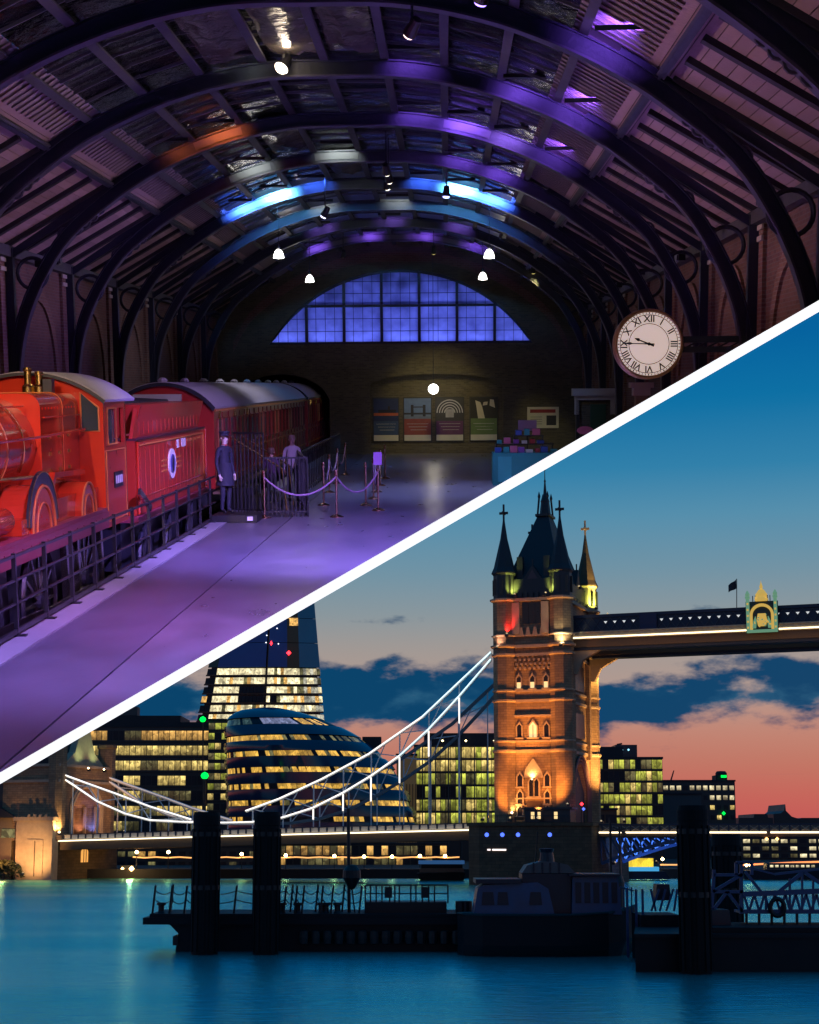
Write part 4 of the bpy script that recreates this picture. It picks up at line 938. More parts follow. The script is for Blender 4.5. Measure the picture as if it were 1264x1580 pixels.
def hand(nm, a, ln, wd, y):
    b = MB().prism([(-wd, -.1), (wd, -.1), (wd * .7, ln * .62), (wd * 2, ln * .7), (0, ln), (-wd * 2, ln * .7), (-wd * .7, ln * .62)], y, y + .006)
    m = Mx.Translation(cc) @ Mx.Rotation(a, 4, 'Y'); b.v = [tuple(m @ V(v)) for v in b.v]; b.build(nm, black, t)
hand('hour_hand', R(292), .3, .016, -.166); hand('minute_hand', R(272), .5, .012, -.175)
MB().lathe([(.001, -.185), (.03, -.18), (.03, -.15), (.001, -.15)], 12, tuple(cc), axis='y').build('hub', black, t)
MB().box(cc.x + RCk, CX + 7.6, cc.y - .05, cc.y + .05, cc.z + .02, cc.z + .14).box(cc.x + RCk, CX + 7.6, cc.y - .05, cc.y + .05, cc.z - .16, cc.z - .05).build('bracket_arm', mat('bracket_green', (.012, .03, .025), .5), t)
for k in range(5): MB().bar((cc.x + RCk + .1 + .2 * k, cc.y, cc.z - .06), (cc.x + RCk + .3 + .2 * k, cc.y, cc.z + .04), .03).build('bracket_lattice', black, t)

# kiosk front and green doorway on the right wall beyond the clock
t = thing('kiosk_front', 'kiosk with a pale cornice and dark green door against the right wall below the clock', 'kiosk', (5.1, 56, FZ))
kg = mat('kiosk_green', (.012, .06, .03), .4, var=.2)
MB().box(4.6, 5.85, 55.0, 55.25, FZ, -.45).build('front_wall', brick_end, t)
MB().box(4.35, 5.85, 54.6, 55.1, -.45, -.2).box(4.45, 5.85, 54.75, 55.1, -.6, -.45).build('cornice', pale_stone, t)
for x in (4.45, 5.7): MB().box(x, x + .15, 54.8, 55.0, -1.1, -.6).build('corbel', pale_stone, t)
MB().box(5.0, 5.55, 54.93, 54.99, FZ, -.75).build('door', kg, t)
MB().box(4.5, 4.62, 54.8, 54.99, FZ, -.6).build('pilaster', black, t)
t = thing('stone_pillar', 'stub of a stone pillar with a pale capital standing below the clock', 'pillar', (5.1, 41, FZ))
pc = hl(990, 590, 41)
MB().box(pc.x - .3, pc.x + .3, 40.8, 41.3, pc.z - .14, pc.z).box(pc.x - .22, pc.x + .22, 40.85, 41.25, pc.z - .34, pc.z - .141).build('capital', pale_stone, t)
MB().box(pc.x - .16, pc.x + .16, 40.9, 41.2, FZ, pc.z - .341).build('shaft', mat('pillar_stone', (.22, .17, .13), .8, var=.3), t)

# souvenir stall
teal = mat('teal_counter', (.01, .17, .2), .5, var=.2)
t = thing('souvenir_counter', 'teal display counter with stepped shelves at the right of the hall floor', 'counter', (2.6, 47, FZ))
MB().box(1.35, 4.4, 46.3, 47.6, FZ, FZ + .95).build('counter', teal, t)
for k, (x0, x1, z) in enumerate(((1.45, 3.2, 1.2), (2.0, 2.9, 1.45))):
    MB().box(x0, x1, 47.0, 47.5, FZ + z - .03, FZ + z).build('shelf', black, t)
    for xx in (x0 + .03, x1 - .03): MB().box(xx - .02, xx + .02, 47.2, 47.3, FZ + .951, FZ + z - .031).build('shelf_leg', black, t)
MB().box(1.345, 1.35, 46.35, 47.55, FZ + .08, FZ + .88).box(1.5, 1.9, 46.29, 46.299, FZ + .1, FZ + .85).build('front_panel', mat('teal_light', (.03, .28, .32), .5), t)
cols = [('blue', (.02, .06, .3)), ('red', (.3, .03, .04)), ('white', (.55, .53, .55)), ('purple', (.2, .06, .35)), ('pink', (.5, .12, .25)), ('turquoise', (.03, .25, .3))]
n = 0
for row, (x0, x1, z) in enumerate(((1.42, 3.3, .952), (1.5, 3.15, 1.202), (2.05, 2.88, 1.452))):
    x = x0; q = 0
    while x < x1 - .2:
        c, v = cols[(n * 5 + row) % 6]; wd = random.uniform(.12, .24); hh = random.uniform(.07, .2)
        o = MB().box(x, x + wd, 47.05 if row else 46.55, 47.4 if row else 46.9, FZ + z, FZ + z + hh).box(x + .02, x + wd - .02, (47.05 if row else 46.55) - .008, (47.05 if row else 46.55) - .001, FZ + z + .03, FZ + z + hh - .05).build('gift_box', mat('gift_' + c, v, .45), None, loc=(x + wd / 2, 47.2, FZ + z))
        tag(o, f'{c} gift box, {ORD[q]} from the left {["on the counter top", "on the lower shelf", "on the top shelf"][row]} of the teal stall', 'box', 'goods on the souvenir stall')
        x += wd + random.uniform(.03, .1); n += 1; q += 1
pc = hl(815, 657, 47.2)
t = thing('shop_sign', 'small purple shop sign on a pole above the teal stall', 'sign', (pc.x, 47.2, FZ + .95))
MB().box(pc.x - .28, pc.x + .28, 47.6, 47.64, pc.z - .16, pc.z + .16).build('board', mat('sign_mauve', (.3, .2, .42), .5), t)
MB().box(pc.x - .02, pc.x + .02, 47.6, 47.63, FZ, pc.z - .161).build('pole', black, t)
pc = hl(903, 664, 50)
t = thing('pink_sign', 'bright pink rounded sign at the right end of the stall, below the kiosk', 'sign', (pc.x, 50, FZ))
MB().prism([(pc.x + .26 * math.cos(a), pc.z + .13 * math.sin(a)) for a in [2 * PI * k / 20 for k in range(20)]], 49.98, 50.02).build('board', mat('sign_pink', (.6, .16, .45), .5), t)
MB().box(pc.x - .02, pc.x + .02, 49.985, 50.015, FZ, pc.z - .13).build('pole', black, t)

# ------------------------------------------------------------------ hall lighting: lamps added to light the hall
# purple and magenta floods on the floor, warm wash on the train, blue strips behind two arches
spotlight('added spotlight above the train side of the platform, purple', (-1.0, 14, 5.2), (-3.8, 18.5, -3), 4300, (.42, .26, 1), 75, 1)
spotlight('added spotlight over the nearest floor corner, pale violet', (-1.6, 12.2, 5.2), (-3.5, 13.2, -3), 900, (.42, .3, 1), 80, 1)
spotlight('added spotlight over the middle floor, violet', (0.5, 22, 5.2), (-1.8, 29, -3), 12000, (.34, .22, 1), 70, 1)
spotlight('added spotlight over the near floor, magenta', (1.5, 15, 5.0), (-2.2, 20.0, -3), 2900, (.72, .2, .9), 42, 1)
spotlight('added spotlight beyond the middle floor, blue', (0, 44, 5.2), (-.5, 44, -3), 1500, (.36, .42, 1), 75, 1)
spotlight('added spotlight aimed at the locomotive cab, warm', (-6.6, 12.5, 4.3), (-6.2, 25, -.8), 1900, (1, .7, .4), 17, .9)
spotlight('added spotlight aimed at the boiler, rose', (-2.0, 11, 4.6), (-6.3, 21, -.8), 1100, (1, .55, .62), 34, .8)
spotlight('added spotlight aimed at the tender and coach, warm', (-.5, 24, 5.2), (-5.6, 33, -1.6), 760, (1, .7, .6), 42, .9)
spotlight('added spotlight over the coach roof, cold', (-3.5, 46, 4.9), (-6.5, 48, 0), 420, (.75, .72, 1), 90, 1)
def added_plate_flood(label, p, target, power, col, angle=27):  # added flood, put in to light boards and walls
    p = V(p); tg = V(target); d = (tg - p).normalized()
    t = thing('added_wall_flood', label, 'floodlight', tuple(p), group='added floods on the wall plates of the hall')
    MB().cbox(tuple(p), .16, .26, .16).build('housing', black, t); MB().cbox(tuple(p + d * .1), .03, .2, .12).build('visor', navy_l, t)
    lamp('SPOT', 'flood_beam', t, p + d * .16, power, col, target=tg, size=.08, angle=angle, blend=.55)
def add_light_bar(label, p, target, power, col, w_=.9, h_=.14):  # added light bar, put in to light arches and roof sheets
    p = V(p); tg = V(target); q = (tg - p).normalized().to_track_quat('Z', 'Y').to_matrix().to_4x4(); m = Mx.Translation(p) @ q
    t = thing('added_light_bar', label, 'light bar', tuple(p), group='added light bars on the roof ironwork')
    b = MB().box(-w_ / 2, w_ / 2, -h_ / 2, h_ / 2, -.06, 0); b.v = [tuple(m @ V(v)) for v in b.v]; b.build('tray', black, t)
    lamp('AREA', 'bar_light', t, p + (tg - p).normalized() * .02, power * HALL_GAIN, col, target=tg, size=w_ * .95, sizey=h_ * .8, spread=70)
for k, y in enumerate((15.8, 21.3, 26.9, 32.4, 38, 43.5, 49.1, 54.6)):
    wash = (2100, 2300, 2300, 1900, 1250, 680, 380, 240)[k]
    added_plate_flood(f'added flood on the left wall plate facing the right boards, {ORD[k]} from the front', (CX - 7.35, y, 2.98), (CX + 6.5, y + .3, 4.0), wash, (1, .68, .70))
    added_plate_flood(f'added flood on the right wall plate facing the left boards, {ORD[k]} from the front', (CX + 7.35, y, 2.98), (CX - 6.5, y + .3, 4.0), wash * (.95 if k < 5 else 1.3), (1, .72, .72))
BL, CY, PU_, VI, WH, OR = (.05, .16, 1), (.12, .5, 1), (.26, .1, 1), (.34, .16, 1), (.8, .9, .85), (1, .2, .05)
bars_ = [(-3.9, 46.3, 26, BL, 'blue, left, outer'), (-2.9, 46.3, 46, CY, 'cyan, left, bright'), (-1.8, 46.3, 10, BL, 'blue, left, inner'), (1.4, 46.3, 12, BL, 'blue, right, inner'), (2.45, 46.3, 46, CY, 'cyan, right, bright'), (3.45, 46.3, 26, BL, 'blue, right, outer'),
         (2.45, 35.2, 14, PU_, 'purple, right, on the fifth arch'), (1.4, 35.2, 4, PU_, 'purple, near crown, on the fifth arch'), (3.45, 40.8, 5, PU_, 'purple, right, on the sixth arch'), (2.4, 40.8, 4, PU_, 'purple, right of crown, on the sixth arch'), (3.45, 35.2, 8, VI, 'violet, right, on the fifth arch'), (3.45, 29.66, 5, PU_, 'purple, right, on the fourth arch'), (1.4, 29.66, 3, PU_, 'purple, right of crown, on the fourth arch'),
         (-2.9, 35.2, 5, OR, 'orange, left, on the fifth arch'), (-3.9, 35.2, 1.2, OR, 'dim orange, left, on the fifth arch'), (-2.9, 40.8, 4, WH, 'white, left, on the sixth arch'), (-.7, 40.8, 5, WH, 'white, left of crown, on the sixth arch'), (-1.8, 29.66, .5, WH, 'white, left of crown, on the fourth arch'),
         (-2.5, 57.4, 3, VI, 'violet, left, second arch from the end'), (0, 57.4, 3, VI, 'violet, crown, second arch from the end'), (2.5, 57.4, 3, VI, 'violet, right, second arch from the end'), (-3.2, 63.0, 7, PU_, 'purple, left, last arch'), (-1.1, 63.0, 7, PU_, 'purple, left of crown, last arch'), (1.1, 63.0, 7, PU_, 'purple, right of crown, last arch'), (3.2, 63.0, 7, PU_, 'purple, right, last arch'),
         (-2, 51.9, 3, WH, 'white, left, third arch from the end'), (0.5, 51.9, 3, WH, 'white, crown, third arch from the end')]
for d, y, e, c, lab in bars_:
    add_light_bar(f'added light bar washing a roof arch, {lab}', (CX + d, y - .85, zin(d) + .34), (CX + d, y - .06, zin(d) + .2), e * (1.0 if e > 20 else .3), c, .8, .07)
for d, y, e, lab in ((4.5, 28.2, 4.5, 'fourth'), (4.5, 22.6, 5, 'third'), (4.5, 33.8, 3, 'fifth')):
    add_light_bar(f'added purple light bar on the right corrugated sheets before the {lab} arch', (CX + d, y, zin(d) + .3), (CX + d + .05, y + .7, zin(d) + .47), e, PU_, .8, .07)
spotlight('added spotlight by the last arch aimed at the left of the end wall, amber', (-4.0, 61.5, 5.0), (-5.0, 67.9, .8), 16, (1, .8, .45), 90, 1, fs=1)
spotlight('added spotlight by the last arch aimed at the poster niche, amber', (-.5, 61.5, 5.1), (-.5, 67.9, -1.5), 430, (1, .8, .26), 40, .8, fs=1)
spotlight('added spotlight by the last arch aimed at the notice board, amber', (3.4, 62.5, 4.4), (4.2, 67.9, -2.0), 480, (1, .85, .25), 24, 1, fs=1)
added_plate_flood('added flood high on the left wall plate raking the right brick wall, near', (CX - 7.35, 28.4, 2.8), (CX + 7.8, 30, .6), 1050, (1, .5, .34), 36)
added_plate_flood('added flood high on the left wall plate raking the right brick wall, far', (CX - 7.35, 36.4, 2.8), (CX + 7.8, 39, .6), 480, (1, .5, .34), 36)
added_plate_flood('added flood high on the right wall plate raking the left brick wall, violet', (CX + 7.35, 36.2, 2.8), (CX - 7.8, 38.0, .9), 2600, (.45, .28, 1), 44)

# the hall ends where the slab cuts through it: trim everything below the slab's plane
PL = PN.copy()
hall = [o for o in bpy.data.objects if o.type == 'MESH' and o.name not in ('slab', 'edge_strip')]
bpy.context.view_layer.update()
gone = []
for o in hall:
    mw = o.matrix_world; dd = [(mw @ V(c) - CAM).dot(PL) for c in o.bound_box]
    if min(dd) > -.02: continue
    if max(dd) < 0: gone.append(o); continue
    if o.data.users > 1: o.data = o.data.copy()
    bm = bmesh.new(); bm.from_mesh(o.data); iv = mw.inverted()
    co = iv @ CAM; no = (mw.to_3x3().transposed() @ PL).normalized()
    bmesh.ops.bisect_plane(bm, geom=bm.verts[:] + bm.edges[:] + bm.faces[:], plane_co=co, plane_no=no, clear_inner=True)
    if len(bm.faces) == 0: gone.append(o)
    else: bm.to_mesh(o.data)
    bm.free()
def drop(o):
    for c in list(o.children): drop(c)
    bpy.data.objects.remove(o)
names = [o.name for o in gone]
for n_ in names:
    o = bpy.data.objects.get(n_)
    if o: drop(o)
for o in [o for o in bpy.data.objects if o.type == 'EMPTY' and not any(c.type == 'MESH' for c in o.children)]: drop(o)

# ================================================================== THE RIVER
FR = WM
wm = bpy.data.materials.new('river_water'); wm.use_nodes = True; t_ = wm.node_tree; t_.nodes.clear()
o_ = N('ShaderNodeOutputMaterial', t_); b_ = N('ShaderNodeBsdfPrincipled', t_); t_.links.new(b_.outputs[0], o_.inputs[0])
g_ = N('ShaderNodeNewGeometry', t_); mp_ = N('ShaderNodeMapping', t_); mp_.inputs['Scale'].default_value = (.007, .075, 1); t_.links.new(g_.outputs['Position'], mp_.inputs[0])
nz_ = N('ShaderNodeTexNoise', t_); nz_.inputs['Scale'].default_value = 1; nz_.inputs['Detail'].default_value = 3; t_.links.new(mp_.outputs[0], nz_.inputs[0])
cr_ = N('ShaderNodeValToRGB', t_); t_.links.new(nz_.outputs[0], cr_.inputs[0])
cr_.color_ramp.elements[0].position = .3; cr_.color_ramp.elements[0].color = (.0, .30, .36, 1); cr_.color_ramp.elements[1].position = .7; cr_.color_ramp.elements[1].color = (.0, .45, .50, 1)
t_.links.new(cr_.outputs[0], b_.inputs['Base Color'])
cg_ = N('ShaderNodeValToRGB', t_); t_.links.new(nz_.outputs[0], cg_.inputs[0])
cg_.color_ramp.elements[0].position = .32; cg_.color_ramp.elements[0].color = (.16, .92, .95, 1); cg_.color_ramp.elements[1].position = .66; cg_.color_ramp.elements[1].color = (.42, 1.0, .95, 1)
b_.inputs['Roughness'].default_value = .5; b_.inputs['IOR'].default_value = 1.33
gl_ = N('ShaderNodeBsdfGlossy', t_); gl_.inputs['Roughness'].default_value = .27
lw_ = N('ShaderNodeMixShader', t_); lw_.inputs[0].default_value = .85; t_.links.new(b_.outputs[0], lw_.inputs[1]); t_.links.new(gl_.outputs[0], lw_.inputs[2]); t_.links.new(lw_.outputs[0], o_.inputs[0])
mp2 = N('ShaderNodeMapping', t_); mp2.inputs['Scale'].default_value = (.5, 1.6, 1); t_.links.new(g_.outputs['Position'], mp2.inputs[0])
nw = N('ShaderNodeTexNoise', t_); nw.inputs['Scale'].default_value = 1.1; nw.inputs['Detail'].default_value = 3; t_.links.new(mp2.outputs[0], nw.inputs[0])
bp_ = N('ShaderNodeBump', t_); bp_.inputs['Strength'].default_value = .5; bp_.inputs['Distance'].default_value = .3; t_.links.new(nw.outputs[0], bp_.inputs['Height']); t_.links.new(bp_.outputs[0], b_.inputs['Normal']); t_.links.new(bp_.outputs[0], gl_.inputs['Normal']); t_.links.new(cg_.outputs[0], gl_.inputs['Color'])
struct(MB().add([(-900, -60, 0), (900, -60, 0), (900, 300, 0), (-900, 300, 0)], [(0, 1, 2, 3)]), 'river_water', wm)
quay = mat('quay_stone', (.035, .03, .028), .85, var=.4, scale=.5, bump=.5, bscale=1.5)
QY = 296.0
struct(MB().box(-900, 900, QY, QY + 6, -2, 1.7), 'quay_wall', quay)
struct(MB().add([(-3000, QY + 6, 1.69), (3000, QY + 6, 1.69), (3000, 5000, 1.69), (-3000, 5000, 1.69)], [(0, 1, 2, 3)]), 'far_bank_ground', mat('bank_ground', (.03, .03, .03), .9, var=.3, scale=.1))

# ------------------------------------------------------------------ city buildings on the far bank
facade_d = mat('dark_facade', (.02, .022, .026), .5, var=.3, scale=.3)
facade_g = mat('grey_facade', (.06, .06, .062), .7, var=.3, scale=.3)
roofm = mat('dark_roof', (.012, .012, .018), .7, var=.3, scale=.3)
win_d = mat('unlit_window', (.012, .018, .026), .35, var=.3, rnd=.4, spec=.2)
mull = mat('window_mullion', (.018, .018, .02), .5)
lit_y = lit_mat('lit_window_yellow', (1.0, .74, .22), 1.15, .7, .8, (1.4, 1, .5))
lit_y2 = lit_mat('lit_window_gold', (1.0, .55, .14), .95, .8, .7, (1.6, 1, .5))
lit_g = lit_mat('lit_window_green', (.70, .74, .10), .95, .8, .8, (2, 1, .5))
lit_p = lit_mat('lit_window_pale', (1.0, .86, .5), 1.25, .5, .7, (1.2, 1, .6))
lit_w = lit_mat('lit_window_dim', (.55, .5, .2), .32, .8, .9, (1.6, 1, .5))
def office(name, label, cat, xa, xb, yt, yb, D, dep, rows, colw, pals, body=facade_d, weights=None, group=None, slab=True, yaw=0, sill=1.69, pattern=None, gap=.12, rowfill=.62):
    A, B = at(xa, yt, D), at(xb, yt, D); zt = A.z; x0, x1 = A.x, B.x
    t = thing(name, label, cat, ((x0 + x1) / 2, D, sill), yaw, group)
    iv = INV[t.name].copy(); INV[t.name] = Mx.Translation((-(x0 + x1) / 2, -D, -sill))       # parts are laid out unturned, then turn with the house
    MB().box(x0, x1, D, D + dep, sill, zt).build('wall', body, t)
    MB().box(x0 - .2, x1 + .2, D - .3, D + dep + .2, zt + .002, zt + .5).build('roof', roofm, t)
    zb = at(xa, yb, D).z; fh = (zt - zb) / rows; n = max(1, round((x1 - x0) / colw)); cwid = (x1 - x0) / n
    for r in range(rows):
        z0 = zb + r * fh
        if slab: piece('floor_ledge', body, t, ((x0 + x1) / 2, D - .12, z0 + .06 * fh), (x1 - x0 + .1, .36, .1 * fh))
        for c in range(n):
            m = pattern(r, c, n, rows) if pattern else random.choices(pals, weights)[0]
            if m is None: continue
            piece('window', m, t, (x0 + (c + .5) * cwid, D - .03, z0 + fh * (.13 + rowfill / 2)), (cwid * (1 - gap), .1, fh * rowfill))
    return t, x0, x1, zt
def rooftop(t, xa, xb, yt, yb, D, dep, nm='plant_room', m=None):
    a, b = at(xa, yt, D), at(xb, yb, D); MB().box(a.x, b.x, D + .5, D + .5 + dep, b.z + .003, a.z).build(nm, m or roofm, t)

def pat_left(r, c, n, rows):
    rr = rows - 1 - r
    random.seed(rr * 31 + c // 3 + 5)
    q = random.random(); random.seed(rr * 77 + c * 13)
    if rr == 0: return lit_y2 if (c < 3 or c > n * .38) else (lit_w if q < .4 else win_d)
    if rr in (1, 2): return (lit_y if q < .75 else lit_w) if c > 1 else lit_y
    if rr == 3: return lit_y if c in range(n // 2 + 1, n - 5) or q < .3 else win_d
    return lit_y if q < .38 else (lit_w if q < .6 else win_d)
t, *_ = office('office_building', 'long dark office block with rows of yellow windows, left of the rounded building', 'building', 140, 332, 1122, 1285, 420, 30, 7, 1.5, [], pattern=pat_left)
rooftop(t, 150, 278, 1104, 1121, 422, 18); rooftop(t, 278, 340, 1114, 1121, 421, 12)
MB().cbox(tuple(at(200, 1098, 430)), 5, 4, 2.4).build('roof_tank', facade_g, t)
random.seed(5)
t, *_ = office('stair_tower', 'narrow glazed stair tower with greenish lights beside the rounded building', 'building', 322, 352, 1112, 1252, 408, 10, 9, 1.5, [lit_g, lit_w, win_d, lit_y], weights=[4, 3, 2, 1])
grn = glow('green_lamp', (.0, .75, .06), 2.2, False); redl = glow('red_lamp', (1, .02, .03), 7, False)
def bulb(name, label, p, r, m, cat='light', group=None, parent=None):
    o = MB().lathe([(.001, -r), (r * .7, -r * .7), (r, 0), (r * .7, r * .7), (.001, r)], 12, (0, 0, 0)).build(name, m, None, smooth=True); o.matrix_world = FR @ Mx.Translation(V(p)); return tag(o, label, cat, group)
def mast(name, label, x, yt, yb, D, w_, m, lampm=None):
    a, b = at(x, yt, D), at(x, yb, D); t = thing(name, label, 'mast', tuple(b))
    MB().bar(b, a, w_).build('pole', black, t)
    if lampm: MB().lathe([(.001, -.8), (.6, -.5), (.85, 0), (.6, .5), (.001, .8)], 12, tuple(a)).build('lamp', lampm, t, smooth=True)
mast('crane_mast', 'thin dark mast carrying a green lamp at the foot of the tall tapered tower', 313, 1110, 1250, 404, .3, black, grn)
mast('signal_mast', 'dark mast by the left piles carrying a green lamp halfway up the yellow office', 316, 1197, 1290, 330, .5, black, grn)

# the tall tapered glass tower
D = 700
def tp(x, y): p = at(x, y, D); return p.x, p.z
t = thing('glass_skyscraper', 'tall tapered glass skyscraper, lit cream on its lower floors and dark blue above', 'skyscraper', (at(405, 1290, D).x, D, 1.69))
blue_gl = mat('blue_glass', (.010, .10, .34), .2, var=.25, scale=.05, spec=.3); teal_gl = mat('teal_glass', (.02, .24, .36), .2, var=.2, scale=.05, spec=.4); dk_gl = mat('black_glass', (.006, .008, .016), .12)
ZB = 1.7; (xl0, _), (xr0, _) = tp(296, 1200), tp(507, 1200)
def lx(y): return 303 + (1110 - y) * (20 / 95.0)
def rx(y): return 500 - (1110 - y) * (15 / 175.0)
def facet(f0, f1, y0, y1, nm, m, yo0=0, yo1=0, mb=None):
    pts = []
    for (f, y, yo) in ((f0, y0, yo0), (f1, y0, yo1), (f1, y1, yo1), (f0, y1, yo0)):
        x = lx(y) + (rx(y) - lx(y)) * f; p = tp(x, y); pts.append((p[0], D + yo, p[1]))
    b = MB().add(pts + [(a, y_ + 1.0, c) for a, y_, c in pts], [(0, 1, 2, 3), (7, 6, 5, 4), (0, 4, 5, 1), (1, 5, 6, 2), (2, 6, 7, 3), (3, 7, 4, 0)])
    return b.build(nm, m, t)
core = MB(); ys_ = [1285, 560]
vv = []
for y in ys_:
    for f in (.03, .97):
        x = lx(y) + (rx(y) - lx(y)) * f; p = tp(x, y)
        vv += [(p[0], D + 3.4, p[1]), (p[0], D + 26 * (1 if y > 1000 else .5), p[1])]
core.add(vv, [(0, 2, 6, 4), (1, 3, 7, 5), (0, 1, 5, 4), (2, 3, 7, 6), (0, 1, 3, 2), (4, 5, 7, 6)]).build('core', dk_gl, t)
FAC = [(0, .09, 3, 1.5), (.09, .52, 1.5, 0), (.54, .71, 0, .6), (.71, .82, .6, 1.2), (.82, 1, 1.2, 3)]
mats_up = [dk_gl, blue_gl, blue_gl, dk_gl, teal_gl]
yy = [1029 - 19 * k for k in range(25)]
for (f0, f1, o0, o1), m in zip(FAC, mats_up):
    for a in range(12):
        ya_, yb_ = 1029 - 38 * a, 1029 - 38 * (a + 1) + .8
        facet(f0, f1, ya_, yb_, 'glass_panel', m, o0, o1)
random.seed(21)
fl = [1029 + 14.2 * k for k in range(15)]
for r, y in enumerate(fl):
    for (f0, f1, o0, o1), wn in zip(FAC, (2, 14, 6, 4, 6)):
        for c in range(wn):
            a, b = f0 + (f1 - f0) * c / wn, f0 + (f1 - f0) * (c + .94) / wn
            oa, ob = o0 + (o1 - o0) * c / wn, o0 + (o1 - o0) * (c + .94) / wn
            q = random.random(); darkzone = (r in (2, 3) and .28 < a < .5) or (r in (2, 3) and .54 < a < .62 and q < .5)
            m = win_d if darkzone or f0 == 0 and q < .75 else (lit_p if q < .82 else (lit_y2 if q < .92 else lit_w))
            if f0 == .82 and m is lit_p and q > .35: m = lit_mat('lit_window_grey', (.75, .72, .55), .7, .6, .7) if 'lit_window_grey' not in MATS else MATS['lit_window_grey']
            facet(a, b, y + 11.5, y + 2, 'window', m, oa, ob)
    if r < 9: facet(.0, 1, y + 14.0, y + 11.8, 'floor_ledge', dk_gl, 1, 1)
for x, y, s in ((446, 1008, 1), (419, 993, .5)): MB().lathe([(.001, -1.1), (1.1 * s, 0), (.001, 1.1)], 10, (tp(x, y)[0], D - 1.2, tp(x, y)[1])).build('red_beacon', redl, t)
for x, y in ((412, 981), (411, 992), (428, 970), (430, 994)): MB().lathe([(.001, -.35), (.35, 0), (.001, .35)], 8, (tp(x, y)[0], D - 1.2, tp(x, y)[1])).build('pin_light', glow('pin_white', (.9, .95, 1), 2, False), t)
facet(.66, .82, 965, 953, 'lit_band', lit_y2, .5, 1)

# the rounded glass building
D = 352
t = thing('rounded_glass_building', 'dark blue rounded glass building bulging to the right, ringed with bands of yellow windows', 'building', (at(470, 1290, D).x, D + 18, 1.69))
PRF = [(1290, 352, 648), (1275, 352, 645), (1250, 352, 638), (1220, 351, 627), (1190, 350, 611), (1165, 349, 588), (1140, 349, 558), (1120, 349, 521), (1112, 352, 500), (1104, 358, 478), (1097, 372, 452), (1092.5, 400, 430)]
def prof(y):
    for (ya, la, ra), (yb, lb, rb) in zip(PRF, PRF[1:]):
        if yb <= y <= ya:
            q = (ya - y) / (ya - yb); return la + (lb - la) * q, ra + (rb - ra) * q
    return PRF[-1][1:] if y < PRF[-1][0] else PRF[0][1:]
def ring(y, grow=0.0, n=64):
    l_, r_ = prof(y); a, b = at(l_, y, D + 18), at(r_, y, D + 18); cx, hw = (a.x + b.x) / 2, (b.x - a.x) / 2 + grow
    return [(cx - hw * math.cos(PI * 2 * k / n), D + 18 - min(hw, 18) * math.sin(PI * 2 * k / n), a.z) for k in range(n)]
def loft(rings, cap=True):
    n = len(rings[0]); vs = [p for r in rings for p in r]; fs = []
    for i in range(len(rings) - 1):
        for k in range(n): fs.append((i * n + k, i * n + (k + 1) % n, (i + 1) * n + (k + 1) % n, (i + 1) * n + k))
    if cap: fs += [tuple(range(n - 1, -1, -1)), tuple((len(rings) - 1) * n + k for k in range(n))]
    return MB().add(vs, fs)
ch_gl = mat('city_blue_glass', (.008, .028, .075), .16, var=.35, scale=.25, spec=.7, bump=.12, bscale=.5)
dkb = mat('dark_band', (.008, .01, .018), .3)
loft([ring(y, -.35) for y in (1290, 1270, 1245, 1220, 1195, 1170, 1145, 1125, 1112, 1104, 1097.5, 1093)]).build('core', dkb, t, smooth=True)
lits = [(1269, 1261.5), (1245, 1237), (1220.5, 1212.5), (1196, 1188), (1171.8, 1164), (1148, 1140.3)]
bands = [(1285, 1270.3)] + [(lits[k][1] - .3, lits[k + 1][0] + .3) for k in range(5)]
for a, b in bands:
    if b > 1117: loft([ring(a, .25), ring((a + b) / 2, .5), ring(b, .25)], False).build('glass_band', ch_gl, t, smooth=True)
loft([ring(1139, .25), ring(1131, .45), ring(1123.5, .3)], False).build('glass_band', ch_gl, t, smooth=True)
loft([ring(1112, .3), ring(1107, .35), ring(1101, .3), ring(1097, .2), ring(1093, .1), ring(1092.4, -3)], False).build('roof_shell', ch_gl, t, smooth=True)
random.seed(9)
lit_c = lit_mat('lit_window_amber', (1.0, .56, .09), .9, .9, .7, (2.5, 1, .6))
win_lav = lit_mat('lit_window_lavender', (.45, .5, .85), .5, .8, .6, (2, 1, 1)); win_teal = lit_mat('lit_window_teal', (.15, .28, .25), .25, .8, .8, (2, 1, 1))
def ringseg(y0, y1, k0, k1, n, g, nm, m):
    A = ring(y0, g, n); B = ring(y1, g, n); p = [A[k0], A[k1], B[k1], B[k0]]
    c = sum((V(q) for q in p), V()) / 4; p = [tuple(c + (V(q) - c) * .95) for q in p]
    MB().add(p + [(a, b + .3, c_) for a, b, c_ in p], [(0, 1, 2, 3), (7, 6, 5, 4), (0, 4, 5, 1), (1, 5, 6, 2), (2, 6, 7, 3), (3, 7, 4, 0)]).build(nm, m, t)
for r, (a, b) in enumerate(lits):
    n = 116
    for k in range(3, n // 2 - 3):
        fr_ = k / (n / 2); q = random.random()
        lim = {5: .56, 4: .86, 3: .9, 2: .9, 1: .93, 0: .93}[r]
        m = (lit_c if q < .7 else (lit_w if q < .85 else win_d)) if .08 < fr_ < lim else (lit_w if q < .4 else win_d)
        if r == 0 and .2 < fr_ < .55: m = win_d
        ringseg(a, b, k, k + 1, n, -.12, 'window', m)
for k in range(2, 42):
    fr_ = k / 45; q = random.random(); m = win_teal if fr_ < .34 and q < .7 else (win_lav if .4 < fr_ < .62 else (lit_c if .62 < fr_ < .82 and q < .7 else win_d))
    ringseg(1123, 1113, k, k + 1, 92, -.1, 'upper_window', m)
MB().cbox(tuple(at(574, 1146, 372)), 4.5, 4, 2.6).build('roof_plant', roofm, t)

